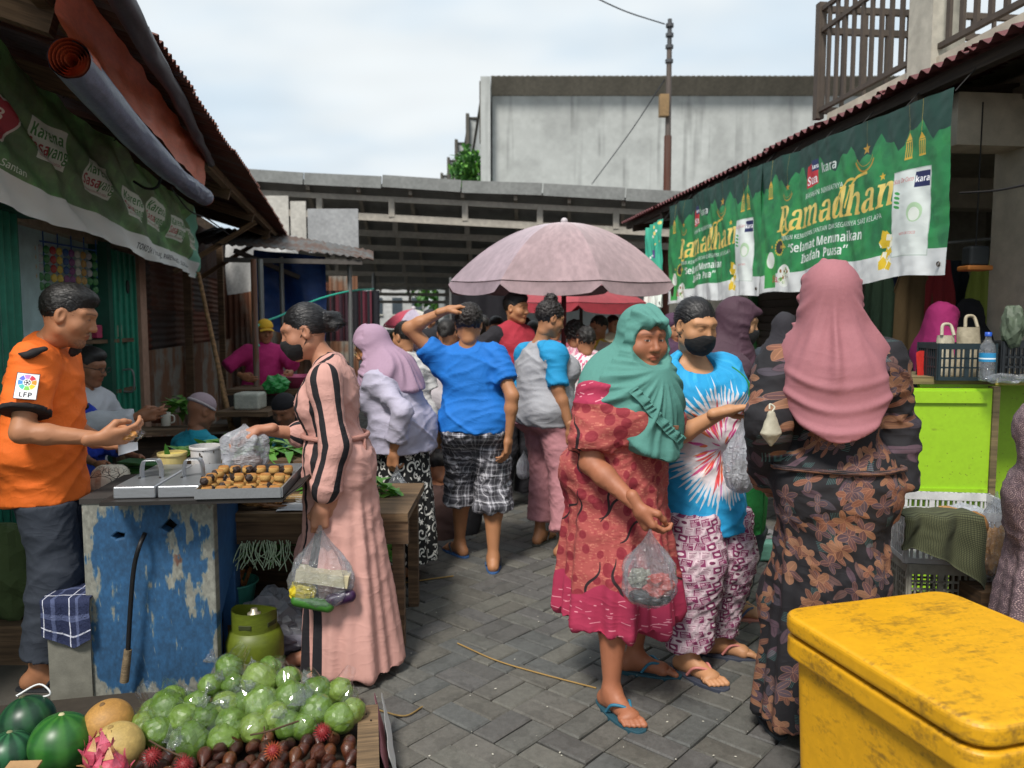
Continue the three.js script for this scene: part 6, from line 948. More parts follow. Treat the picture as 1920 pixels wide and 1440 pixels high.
{
  // guavas, each in its own clear bag
  const gm = [0x5f8030, 0x6a8a38, 0x56762c, 0x769040].map((c) => mat(c, 0.42, { ts: 3, tex: T_grime, bs: 0.0008 }));
  const list = [[430, 1255, 30], [395, 1287, 25], [437, 1284, 22], [487, 1277, 36], [505, 1255, 24], [540, 1273, 26], [594, 1298, 31], [638, 1295, 26], [546, 1309, 33], [490, 1324, 37], [459, 1320, 26], [425, 1324, 30], [368, 1320, 26], [324, 1313, 28], [312, 1333, 38], [268, 1360, 26], [295, 1375, 34], [345, 1350, 33], [386, 1346, 28], [518, 1346, 29], [594, 1335, 35], [638, 1346, 33], [541, 1359, 29], [478, 1366, 31], [434, 1357, 31], [419, 1386, 33], [355, 1393, 42], [661, 1333, 25], [570, 1362, 26]];
  const fg = []; for (let k = 0; k < 5; k++) fg.push(lump([1, 0.9 + 0.05 * k, 1], { d: 5, a: 0.14, b: 0.035, s: k * 3 }));
  const film = []; for (let k = 0; k < 5; k++) { const s = k * 5.3; film.push(sheet(24, 15, (u, v) => { const th = u * 6.283, ph = v * Math.PI, e = 1.05 + 0.07 * N3(Math.cos(th) * 4 + s, v * 8, Math.sin(th) * 4) + 0.06 * N3(Math.cos(th) * 9 + s, v * 18, Math.sin(th) * 9), ear = v < 0.2 ? 1 - v / 0.2 : 0, y = Math.cos(ph) * e + ear * 0.85, r = Math.sin(ph) * e + ear * (0.34 + 0.25 * Math.sin(th * 3 + s)) * (1 - 0.2 * ear); return [r * Math.cos(th), y, r * Math.sin(th)]; }).toNonIndexed()); film[k].computeVertexNormals(); }
  list.forEach(([px, py, rp], k) => {
    const hgt = lerp(0.23, 0.125, clamp((py - 1255) / 140, 0, 1)), p = onY(px, py, hgt), r = rp * Math.abs(p.z) / FPX * 0.98;
    const g = thing('bagged_guava', 'green guava wrapped in clear plastic in the heap', 'guava', p, rr(0, 6.28), 'bagged guavas in the fruit tray'); g.rotation.x = rr(-0.5, 0.5); g.rotation.z = rr(-0.5, 0.5);
    const f = part('fruit', fg[k % 5], gm[k % 4], g); f.scale.setScalar(r * 0.97); f.rotation.set(rr(0, 6), rr(0, 6), 0);
    if (k % 2 === 0) { const e = part('bag_knot', sheet(14, 8, (u, v) => { const th = u * 6.283, q = (0.12 + 0.88 * v) * (1 + 0.35 * Math.sin(th * 5 + k) * v); return [r * 0.55 * q * Math.cos(th) + 0.2 * r * N3(u * 9, v * 3, k), r * (0.95 + 0.75 * v + 0.25 * N3(u * 7, v * 5, k)), r * 0.4 * q * Math.sin(th)]; }), M_clear, g); e.rotation.set(rr(0.2, 1.1), rr(-0.8, 0.8), rr(-0.9, 0.9)); }
    const b = part('bag', film[k % 5], M_film, g); b.scale.setScalar(r * 1.0); b.rotation.set(rr(-1.2, 0.2), rr(0, 6), rr(-0.7, 0.7));
  });
  { const s = thing('guava_base', 'lower layer of plain guavas under the bagged ones', 'guavas'); for (let i = 0; i < 14; i++) { const px = 290 + i * 27, p = onY(px, 1335 + 14 * Math.sin(i * 2), 0.1), m = part('guava', fg[i % 5], gm[i % 4], s); m.position.copy(p); m.scale.setScalar(0.05); } }
  // salak: drop-shaped, scaly brown
  const T_scale = dataTex(256, (u, v) => { const x = u * 26, y = v * 22, a = (x + (Math.floor(y) % 2) * 0.5) % 1, b = y % 1, e = Math.min(Math.abs(a - 0.5) * 2, 1), k = 120 + 90 * (b - 0.4 * e) + 40 * (hash2(x | 0, y | 0, 4) - 0.5); return [k, k * 0.86, k * 0.78]; });
  const sg = []; for (let k = 0; k < 4; k++) { const pr = [[0, -1.0]]; for (let i = 1; i < 14; i++) { const t = i / 14; pr.push([0.72 * Math.pow(Math.sin(Math.PI * Math.pow(t, 0.72)), 0.85) * (1 - 0.25 * t), -1 + 2.25 * t]); } pr.push([0, 1.3 + k * 0.1]); const q = lathe(pr, 22), ps = q.attributes.position; for (let i = 0; i < ps.count; i++) { const n = 1 + 0.08 * N3(ps.getX(i) * 2 + k * 3, ps.getY(i) * 2, ps.getZ(i) * 2); ps.setX(i, ps.getX(i) * n); ps.setZ(i, ps.getZ(i) * n); } q.computeVertexNormals(); sg.push(q); }
  const sm = [0x7c4c3a, 0x6a4034, 0x8a5a40, 0x5c3a32, 0x94633f].map((c) => mat(c, 0.34, { tex: T_scale, bump: T_scale, bs: 0.0012 }));
  const put = (px, py, h, s) => { const p = onY(px, py, h), g = single('snake_fruit', sg[Math.floor(rnd() * 4)], sm[Math.floor(rnd() * 5)], 'brown scaly snake fruit in the heap at the front', 'snake fruit', p, 0, 'snake fruit in the tray'); g.scale.setScalar(s); g.rotation.set(rr(0.9, 2.2), rr(0, 6.28), rr(-0.5, 0.5)); };
  for (let r = 0; r < 6; r++) { const y = 1372 + r * 17, x0 = r < 1 ? 545 : r < 2 ? 430 : r < 3 ? 405 : 268; for (let x = x0; x < 668; x += 31) put(x + rr(-8, 8) + (r % 2) * 14, y + rr(-6, 6), 0.13 - r * 0.004 + rr(-0.008, 0.012), rr(0.029, 0.036)); }
  // rambutan
  const core = new THREE.IcosahedronGeometry(0.019, 2), spike = new THREE.ConeGeometry(0.0013, 0.013, 4).translate(0, 0.0065, 0);
  [[605, 1372], [512, 1408], [286, 1418], [345, 1434]].forEach(([px, py], k) => { const g = thing('rambutan', 'red hairy rambutan lying among the snake fruit', 'rambutan', onY(px, py, 0.168), rr(0, 6), 'rambutans among the snake fruit'); part('fruit', core, flat(0x7c1c1e, 0.6), g); const sp = []; for (let i = 0; i < 110; i++) { const y = 1 - 2 * (i + 0.5) / 110, a = i * 2.4, r = Math.sqrt(1 - y * y), d = V(r * Math.cos(a), y, r * Math.sin(a)); sp.push(spike.clone().applyQuaternion(new THREE.Quaternion().setFromUnitVectors(V(0, 1, 0), d)).translate(d.x * 0.018, d.y * 0.018, d.z * 0.018)); } tag(part('hairs', sp, flat(k === 1 ? 0xa8502a : 0x8a2226, 0.6), g), null, null, null, 'stuff'); });
  // stalks
  tag(single('fruit_stalks', [tube([onY(470, 1378, 0.17), onY(500, 1372, 0.2), onY(560, 1352, 0.2)], 0.003, 20, 5), tube([onY(495, 1362, 0.2), onY(498, 1385, 0.17)], 0.0025, 8, 5), tube([onY(280, 1388, 0.16), onY(310, 1405, 0.17), onY(345, 1420, 0.16)], 0.003, 16, 5)], flat(0x4a3626, 0.9), 'thin dry stalks lying over the snake fruit', 'stalks'), null, null, null, 'stuff');
  // melons
  const T_wm = (a, b) => dataTex(256, (u, v) => { const s = Math.sin((u * 9 + 0.25 * fbm(u, v, 6, 3, 91)) * 2 * Math.PI), k = sstep(0.1, 0.9, s * 0.5 + 0.5 + 0.5 * (fbm(u, v, 12, 3, 92) - 0.5)), n = 1 + 0.2 * (fbm(u, v, 20, 3, 93) - 0.5); return [0, 1, 2].map((i) => lerp(a[i], b[i], k) * n); });
  const round = (name, label, cat, px, py, hgt, rp, sy, m, st) => { const p = onY(px, py, hgt), r = rp * -p.z / FPX, g = thing(name, label, cat, p, rr(0, 6)); g.rotation.z = rr(-0.3, 0.3); const q = new THREE.SphereGeometry(r, 40, 30), ps = q.attributes.position; for (let i = 0; i < ps.count; i++) { const n = 1 + 0.025 * N3(ps.getX(i) * 9 + px, ps.getY(i) * 9, ps.getZ(i) * 9); ps.setXYZ(i, ps.getX(i) * n, ps.getY(i) * n * sy, ps.getZ(i) * n); } q.computeVertexNormals(); part('rind', q, m, g); part('stem_scar', lathe([[0, 0.004], [0.006, 0.004], [0.009, 0]], 12).translate(0, r * sy * 1.0, 0), flat(st, 0.9), g); return g; };
  const wm = (a, b) => new THREE.MeshPhysicalMaterial({ map: T_wm(a, b), roughness: 0.38, side: THREE.DoubleSide });
  round('watermelon', 'bright green watermelon in front of the grey concrete foot', 'watermelon', 116, 1392, 0.14, 59, 0.95, wm([34, 84, 32], [50, 102, 38]), 0xb9b088);
  round('watermelon', 'dark green watermelon at the back left under the string', 'watermelon', 52, 1352, 0.16, 50, 0.95, wm([22, 54, 36], [34, 74, 44]), 0x7a7a5a);
  round('watermelon', 'dark green watermelon cut by the left edge of the picture', 'watermelon', 18, 1412, 0.12, 46, 0.9, wm([24, 60, 40], [44, 92, 60]), 0x7a7a5a);
  const mel = (c) => mat(c, 0.6, { tex: T_grime, ts: 2, bump: T_bump, bs: 0.002 });
  round('melon', 'orange tan melon leaning against the blue stove', 'melon', 203, 1354, 0.17, 46, 0.9, mel(0xb88a48), 0x6a5030);
  round('melon', 'pale yellow melon in front of the orange tan one', 'melon', 222, 1402, 0.15, 48, 1.02, mel(0xc2a766), 0x8a7040);
  // dragon fruit
  [[192, 1412, 0.16, 0.052, 'pink dragon fruit with pale green tips before the melons'], [206, 1446, 0.14, 0.05, 'pink dragon fruit cut by the lower edge of the picture']].forEach(([px, py, hg, r, label]) => { const g = thing('dragon_fruit', label, 'dragon fruit', onY(px, py, hg), rr(0, 6)); part('flesh', lump([r, r * 0.95, r], { a: 0.06, b: 0.02 }), mat(0xc24a64, 0.5), g); for (let i = 0; i < 26; i++) { const y = 1 - 2 * (i + 0.5) / 26, a = i * 2.4, q = Math.sqrt(1 - y * y), d = V(q * Math.cos(a), y, q * Math.sin(a)), t = V(0, 1, 0).addScaledVector(d, -d.y).normalize(), b = V().crossVectors(d, t); part('scale', sheet(4, 5, (u, v) => { const w = (u - 0.5) * 0.03 * (1 - v * 0.85), p = d.clone().multiplyScalar(r * (0.97 + 0.28 * v * v)).addScaledVector(t, 0.034 * v - 0.006).addScaledVector(b, w); return p.toArray(); }), mat(i % 4 ? 0xd0607c : 0xc9a070, 0.5), g); } });
  // string and carton at the left edge
  single('white_string', [tube([onY(30, 1305, 0.25), onY(75, 1283, 0.27), onY(95, 1300, 0.24), onY(38, 1312, 0.2)], 0.003, 30, 5)], flat(0xd8d8d8, 0.7), 'loop of white string above the back watermelon', 'string');
  { const p = onY(40, 1428, 0.16), g = thing('carton', 'open cardboard carton with plastic at the lower left corner', 'carton', [p.x - 0.06, 0.06, p.z + 0.06], 0.05); part('side', [bx(0.2, 0.1, 0.006, 0.03, 0.05, 0)], mat(0xb08a5c, 0.85), g); part('flap', [bx(0.09, 0.006, 0.05, 0.085, 0.103, -0.02, 0.2, 0, 0)], mat(0xb9946a, 0.85), g); part('film', lump([0.06, 0.02, 0.03], { a: 0.5, b: 0.4 }).translate(-0.03, 0.1, 0), M_milky, g); }
}
// ---------------------------------------------------------------- yellow cooler box
{
  const T_yel = dataTex(1024, (u, v) => { const a = fbm(u, v, 5, 5, 101), b = fbm(u, v, 26, 4, 102), sc = vn(u + 0.15 * v, v, 70, 103, 6), d = sstep(0.49, 0.78, a * 0.34 + 0.2 * fbm(u, v, 90, 3, 108) + b * 0.2 + 0.26 * fbm(u, v, 14, 5, 107, 60)), s = hash2(u * 1024 | 0, v * 1024 | 0, 5); const k = 1 + 0.12 * (b - 0.5); let c = [212 * k, 156 * k, 20 * k]; const dirt = [112, 82, 34]; const t = clamp(d * 0.8 + (sc > 0.965 ? 0.3 * b : 0) + (s > 0.9985 ? 0.8 : 0), 0, 0.85); return c.map((x, i) => lerp(x, dirt[i], t)); });
  const m = new THREE.MeshPhysicalMaterial({ map: rep(T_yel, 1.6), roughness: 0.46, side: THREE.DoubleSide, bumpMap: rep(T_bump, 2), bumpScale: 0.0016 });
  const h = 0.6, A = onY(1458, 1150, h), B = onY(1748, 1116, h), D = onY(1792, 1358, h);
  const ex = B.clone().sub(A), ez = D.clone().sub(A), W = 0.6, L = 0.69, ry = Math.atan2(-ex.z, ex.x) , c = A.clone().addScaledVector(ex.normalize(), W / 2).add(V(-Math.sin(-ry), 0, Math.cos(-ry)).multiplyScalar(0)).clone();
  const fz = V(Math.sin(ry), 0, Math.cos(ry)); c.addScaledVector(fz, L / 2);
  const g = thing('cooler_box', 'large scuffed yellow plastic cooler box in the right foreground', 'cooler box', [c.x, 0, c.z], ry);
  const rr_ = (w, l, hh, rad, y, taper = 1, bev = 0.012) => { const s = new THREE.Shape(), x = w / 2, z = l / 2; s.moveTo(-x + rad, -z); s.lineTo(x - rad, -z); s.quadraticCurveTo(x, -z, x, -z + rad); s.lineTo(x, z - rad); s.quadraticCurveTo(x, z, x - rad, z); s.lineTo(-x + rad, z); s.quadraticCurveTo(-x, z, -x, z - rad); s.lineTo(-x, -z + rad); s.quadraticCurveTo(-x, -z, -x + rad, -z); const e = new THREE.ExtrudeGeometry(s, { depth: hh - 2 * bev, bevelEnabled: true, bevelSize: bev, bevelThickness: bev, bevelSegments: 4, curveSegments: 10, steps: 6 }).translate(0, 0, bev).rotateX(-Math.PI / 2), p = e.attributes.position; for (let i = 0; i < p.count; i++) { const t = 1 - (1 - taper) * (1 - p.getY(i) / hh); p.setX(i, p.getX(i) * t); p.setZ(i, p.getZ(i) * t); } e.translate(0, y, 0); const uv = e.attributes.uv, nn = e.attributes.normal; for (let i = 0; i < uv.count; i++) { const ax = Math.abs(nn.getX(i)), ay = Math.abs(nn.getY(i)); uv.setXY(i, ay > 0.6 ? p.getX(i) : ax > 0.6 ? p.getZ(i) + 0.3 : p.getX(i) + 0.7, ay > 0.6 ? p.getZ(i) + 0.1 : p.getY(i)); } return e; };
  part('tub', rr_(W - 0.075, L - 0.075, 0.5, 0.05, 0, 0.94, 0.01), m, g);
  part('rim', rr_(W - 0.03, L - 0.03, 0.062, 0.06, 0.49), m, g);
  const lid = part('lid', rr_(W - 0.035, L - 0.035, 0.055, 0.06, 0.562, 1, 0.016), m, g);
  lid.rotation.z = 0.006; part('lid_tab', rr_(0.24, 0.04, 0.03, 0.012, 0.556).translate(0.0, 0, L / 2 - 0.02), m, lid);
  part('hinge', [bx(0.07, 0.03, 0.02, 0.14, 0.56, -L / 2 + 0.01)], m, g);
}
// ---------------------------------------------------------------- crates
function crate(label, p, w, l, h, m, ry, o = {}) {       // open plastic basket with slotted sides
  const g = thing('plastic_crate', label, 'crate', p, ry);
  const n = o.n || 14, rows = o.rows || 4;
  for (const [len, tx, tz, rot] of [[w, 0, l / 2, 0], [w, 0, -l / 2, 0], [l, w / 2, 0, Math.PI / 2], [l, -w / 2, 0, Math.PI / 2]]) {
    const gs = [bx(len, h * 0.16, 0.012, 0, h * 0.92, 0), bx(len, h * 0.1, 0.012, 0, h * 0.05, 0)]; const k = Math.round(n * len / w);
    for (let i = 0; i <= k; i++) gs.push(bx(i % 5 ? 0.007 : 0.02, h, 0.009, -len / 2 + len * i / k, h / 2, 0));
    for (let j = 1; j < rows; j++) gs.push(bx(len, 0.008, 0.008, 0, h * 0.1 + h * 0.75 * j / rows, 0.0005));
    part('side', merge(gs).rotateY(rot).translate(tx, 0, tz), m, g);
  }
  part('floor', [bx(w, 0.008, l, 0, 0.006, 0)], m, g); return g;
}
{
  const wh = mat(0xd9dde3, 0.45, { bs: 0 }), gr = mat(0xb5b5ac, 0.6, { ts: 2 }), bl = mat(0x1d3038, 0.5, { bs: 0 });
  const p = at(1775, 1040, 2.95); crate('white slotted plastic basket beside the floral dress with a towel on it', [p.x, 0.545, p.z], 0.42, 0.34, 0.2, wh, -0.15, { n: 20 });
  crate('grey upturned plastic crate under the white basket', [p.x, 0.3, p.z], 0.4, 0.33, 0.243, gr, -0.12, { n: 18, rows: 6 });
  crate('lower grey plastic crate standing on the paving behind the cooler', [p.x + 0.01, 0.006, p.z], 0.42, 0.34, 0.29, gr, -0.13, { n: 12 });
  const ob = thing('packed_goods', 'clear packets and eggs heaped in the white basket', 'packets', [p.x, 0.56, p.z]); for (let i = 0; i < 10; i++) part('packet', lump([0.06, 0.03, 0.045], { a: 0.4, b: 0.3, d: 3 }).translate(rr(-0.14, 0.14), 0.06 + rr(0, 0.09), rr(-0.1, 0.12)), i % 3 ? M_milky : mat(0xb58a58, 0.7), ob);
  const tw = new THREE.MeshPhysicalMaterial({ color: 0x5c6048, roughness: 0.95, map: rep(canvasTex(64, 64, (c) => { c.fillStyle = '#e8e8dc'; c.fillRect(0, 0, 64, 64); for (let i = 0; i < 64; i += 8) { c.fillStyle = 'rgba(60,60,50,0.5)'; c.fillRect(0, i, 64, 3); c.fillRect(i, 0, 2, 64); } }), 6), side: THREE.DoubleSide });
  const t0 = at(1745, 985, 2.74); single('striped_towel', slab(40, 26, (u, v) => { const over = v - 0.3; return [t0.x + (u - 0.5) * 0.26 + 0.01 * N3(u * 5, v * 5, 3) + 0.05 * v * (u - 0.3), 0.758 - (over > 0 ? over * 0.24 * (0.7 + 0.9 * u * u) : 0) + 0.01 * N3(u * 4, v * 3, 9), t0.z + 0.02 + (over > 0 ? 0.045 + 0.022 * Math.sin(u * 14 + 2 * v) : over * 0.18)]; }, 0.006, [1, 1]), tw, 'dark olive striped towel draped over the white basket', 'towel');
  const pb = at(1862, 1062, 2.75); hangingBag('clear bag of yellow snacks on the right of the grey crates', [pb.x, 0.83, pb.z], 0.34, 0.085, 0.07, 0.4, M_clear, [['snacks', lump([0.06, 0.09, 0.05], { a: 0.4, b: 0.3 }).translate(0, -0.22, 0), mat(0xc98f3a, 0.7, { ts: 6 })]], { seed: 3 });
  single('bag_box', [bx(0.2, 0.488, 0.2, pb.x, 0.244, pb.z)], mat(0x6a5844, 0.85, { tex: T_wood }), 'wooden box under the clear bag of snacks', 'box');
  const on = at(1810, 1008, 2.78); single('onion', lump([0.045, 0.05, 0.045], { a: 0.1, b: 0.05 }), mat(0xa87438, 0.5, { ts: 4 }), 'brown coconut like ball beside the towel', 'produce', [on.x, 0.71, on.z + 0.05]);
  // navy crates on the counter
  const q = at(1790, 712, 3.72); crate('navy blue plastic crate on the counter with bags and red cloth', [q.x, 1.165, q.z], 0.25, 0.22, 0.175, bl, -0.1, { n: 10, rows: 3 });
  const q2 = at(1908, 712, 3.7); crate('dark plastic crate at the right edge behind the water bottle', [q2.x, 1.165, q2.z], 0.26, 0.22, 0.185, mat(0x20262c, 0.5, { bs: 0 }), -0.1, { n: 10, rows: 3 });
}
// ---------------------------------------------------------------- lime green cupboard and counter
{
  const T_lime = dataTex(512, (u, v) => { const a = fbm(u, v, 6, 5, 111), b = fbm(u, v, 30, 3, 112), s = hash2(u * 90 | 0, v * 90 | 0, 6), k = 1 + 0.07 * (b - 0.5), d = (s > 0.988 ? 0.5 : 0) * sstep(0.45, 0.6, b) + 0.4 * sstep(0.68, 0.8, a); return [150 * k, 194 * k, 34 * k].map((x, i) => lerp(x, [90, 90, 30][i], d)); });
  const m = new THREE.MeshPhysicalMaterial({ map: rep(T_lime, 2), roughness: 0.5, side: THREE.DoubleSide }), dk = mat(0x2c5a1e, 0.6), wood = mat(0x8a8468, 0.8, { tex: T_wood });
  const p = at(1768, 935, 3.62), q = at(1768, 728, 3.62), w = 0.39, g = thing('lime_cupboard', 'lime green painted cupboard door and counter beside the concrete wall', 'cupboard', [p.x, 0, p.z], -0.06), b = p.y, t = q.y;
  part('door', [bx(w, t - b, 0.03, 0, (b + t) / 2, 0)], m, g); part('door_frame', [bx(w - 0.04, 0.055, 0.012, -0.005, t - 0.04, 0.022)], m, g); part('bottom_rail', [bx(w - 0.01, 0.05, 0.01, 0, b + 0.03, 0.021)], m, g);
  part('top_board', [bx(0.3, 0.05, 0.03, 0.04, t + 0.026, -0.06)], m, g);
  part('hinge_post', [bx(0.03, t - b + 0.02, 0.05, w / 2 + 0.016, (b + t) / 2, 0)], wood, g);
  part('lower_cabinet', [bx(w + 0.02, b - 0.012, 0.34, 0, (b - 0.012) / 2, -0.2)], m, g);
  part('cabinet_side', [bx(0.02, t - b, 0.36, -w / 2 + 0.012, (b + t) / 2, -0.2)], m, g);
  part('inner_panel', [bx(0.9, t - b + 0.3, 0.02, w / 2 + 0.5, (b + t) / 2 - 0.1, -0.36)], m, g);
  part('counter_board', [bx(1.5, 0.035, 0.4, w / 2 + 0.34, t + 0.052 - 0.018, -0.23)], wood, g);
  part('counter_edge', [bx(0.95, 0.03, 0.02, w / 2 + 0.5, t + 0.03, -0.02)], mat(0xa8a04a, 0.7), g);
  for (const x of [0.62, 1.1]) part('counter_leg', [bx(0.04, t, 0.04, x, t / 2, -0.38)], wood, g);
}
{ // things on the counter
  const p = at(1849, 712, 3.56), g = thing('water_bottle', 'clear plastic water bottle with blue cap on the counter', 'bottle', [p.x, 1.168, p.z]);
  part('bottle_body', lathe([[0, 0], [0.03, 0], [0.034, 0.006], [0.034, 0.045], [0.031, 0.05], [0.034, 0.056], [0.034, 0.14], [0.03, 0.165], [0.014, 0.19], [0.0125, 0.2], [0.0125, 0.21]], 30), M_clear, g);
  part('bottle_label', lathe([[0.0346, 0.09], [0.0346, 0.13]], 30), new THREE.MeshPhysicalMaterial({ map: canvasTex(128, 32, (c) => { c.fillStyle = '#2a86b8'; c.fillRect(0, 0, 128, 32); c.fillStyle = '#e8eef2'; c.fillRect(0, 18, 128, 5); c.fillStyle = '#3a3a8a'; c.fillRect(20, 6, 30, 10); }), roughness: 0.4, side: THREE.DoubleSide }), g);
  part('cap', lathe([[0, 0.226], [0.0145, 0.226], [0.0145, 0.207], [0.013, 0.207]], 20), flat(0x1f4fb0, 0.4), g); part('water', lathe([[0, 0.004], [0.031, 0.004], [0.032, 0.06], [0, 0.06]], 24), M_film, g);
  const b = at(1782, 650, 3.74), bag = (px, py, c, wx, hh, label, d) => { const q = at(px, py, d); const gg = thing('shopping_bag', label, 'shopping bag', [q.x, 1.175, q.z]); part('sack', sheet(30, 14, (u, v) => { const th = u * 6.283, r = 1 - 0.15 * v + 0.12 * N3(Math.cos(th) * 2, v * 4, Math.sin(th) * 2 + px); return [wx * r * Math.cos(th), hh * v, wx * 0.7 * r * Math.sin(th)]; }), mat(c, 0.6, { bs: 0.002 }), gg); part('handle', tube([[-0.03, hh, 0.02], [-0.02, hh + 0.05, 0.01], [0.02, hh + 0.05, 0], [0.03, hh, 0.02]], 0.008), mat(c, 0.6), gg); };
  bag(1815, 650, 0xb9b09a, 0.06, 0.24, 'beige shopping bag standing in the navy crate', 3.74); bag(1772, 650, 0xc9c3b0, 0.045, 0.2, 'pale folded shopping bag beside the beige one', 3.76);
  const r = at(1738, 660, 3.76); single('red_bag', [sheet(12, 10, (u, v) => [r.x + (u - 0.5) * 0.11 + 0.01 * v, 1.02 + v * 0.27 + 0.01 * Math.sin(u * 6), r.z + 0.02 * Math.sin(u * 3 + v * 4)])], mat(0xd0302a, 0.6), 'bright red cloth bag hanging at the left of the navy crate', 'bag');
  const v = at(1900, 600, 3.6); single('green_sack', lump([0.05, 0.1, 0.05], { a: 0.3, b: 0.15 }), mat(0x5a6a58, 0.6), 'grey green sack standing on the counter at the right edge', 'sack', [v.x, 1.42, v.z]);
  const w = at(1890, 706, 3.5); single('clear_wrap', lump([0.09, 0.02, 0.05], { a: 0.6, b: 0.5, d: 4 }), M_clear, 'crumpled clear plastic wrap lying on the counter', 'plastic', [w.x, 1.185, w.z]);
  const tb = onY(1400, 1062, 0.0); const tg = thing('teal_tub', 'pale teal plastic tub on the wet paving behind the women', 'tub', [tb.x, 0.002, tb.z - 0.25]); part('tub_wall', rbx(0.5, 0.12, 0.35, 0.02, 0, 0.06, 0), mat(0x6fa89a, 0.45, { bs: 0 }), tg); part('contents', lump([0.2, 0.05, 0.12], { a: 0.5, b: 0.5, d: 4 }).translate(0, 0.12, 0), mat(0x8a8a90, 0.5), tg);
}
// ---------------------------------------------------------------- clothes and goods in the right shop
{
  const cols = [0x28402e, 0x1d2440, 0x3a2c34, 0x6a5638, 0x8a2f38, 0x74806c, 0x962c30, 0xb5b4ae, 0x2a3138, 0x9aa84a, 0xa8b050]; const names = ['dark green', 'navy', 'plum', 'ochre brown', 'wine red', 'sage green', 'crimson', 'pale grey', 'charcoal', 'lime', 'yellow green'];
  [1650, 1672, 1694, 1712, 1724, 1736, 1762, 1752, 1790, 1836, 1850].forEach((px, k) => { const top = at(px, k === 7 ? 500 : 520, 5.4 + 0.1 * (k % 3)), len = k === 7 ? 0.32 : rr(0.9, 1.2), wd = k === 7 ? 0.09 : rr(0.1, 0.15), p0 = k * 3; single('hanging_garment', slab(20, 16, (u, v) => [top.x + (u - 0.5) * 2 * wd * (0.55 + 0.45 * sstep(0, 0.25, v)), top.y + 0.12 - v * len, top.z + 0.022 * Math.sin(u * 16 + p0 + v) * (0.3 + v)], 0.006), cloth(cols[k]), names[k] + ' garment hanging in the shop below the right banner', 'garment'); });
  const rod = at(1640, 505, 5.5), rod2 = at(1870, 480, 5.3); single('clothes_rail', [cyl(rod.add(V(0, 0.14, 0)), rod2.add(V(0, 0.12, 0)), 0.012)], M_steel, 'steel rail holding the hanging garments in the right shop', 'rail');
  const hk = at(1828, 500, 4.6); const g = thing('hanging_radio', 'dark box with orange base hanging below the ceiling of the right shop', 'lamp box', hk); part('case', rbx(0.12, 0.12, 0.1, 0.02, 0, 0.06, 0), flat(0x22282c), g); part('base', rbx(0.15, 0.03, 0.12, 0.01, 0, -0.01, 0), flat(0xa8682c), g); part('cord', cyl([0, 0.12, 0], [0, 0.95, 0], 0.004), flat(0x222222), g);
}
// ---------------------------------------------------------------- banners
function clothBanner(name, label, F, x, zA, zB, y0a, y1a, y0b, y1b, tex, o = {}) {   // hangs in a row's frame from z = zA to zB
  const m = new THREE.MeshPhysicalMaterial({ map: tex, roughness: 0.55, side: THREE.DoubleSide, bumpMap: rep(T_bump, 3), bumpScale: 0.003 }), g = thing(name, label, 'banner', F.pt(0, 0, 0), F.phi), n = o.n || 5, am = o.amp || 0.03;
  part('print', sheet(110, 44, (u, v) => { const z = lerp(zA, zB, u), top = lerp(y1a, y1b, u) - (o.sag || 0) * Math.abs(Math.sin(u * Math.PI * n)) , bot = lerp(y0a, y0b, u) + 0.012 * Math.sin(u * 17) , y = lerp(bot, top, v); const w = am * (N3(u * 11 + v * (o.sk || 1.4), v * 1.5, x + 3) + 0.5 * N3(u * 26 + v * 3, v * 3, x) ) + (o.fold || 0) * Math.exp(-Math.pow((u - 0.31 + 0.06 * v) * 22, 2)) + 0.004 * N3(u * 40, v * 20, 1); return [x + w, y, z]; }), m, g);
  for (let k = 0; k <= n; k++) part('tie', cyl([x + 0.01, lerp(y1a, y1b, k / n) - 0.02, lerp(zA, zB, k / n)], [x + (o.tie || 0.1), lerp(y1a, y1b, k / n) + 0.1, lerp(zA, zB, k / n)], 0.003, 0.003, 5), flat(0x1d1d1d), g);
  part('eyelet', new THREE.TorusGeometry(0.011, 0.004, 6, 14).rotateY(Math.PI / 2).translate(x - 0.006, y0b + 0.05, zB + (zA > zB ? 0.05 : -0.05)), flat(0x4a4038, 0.4), g);
  return g;
}
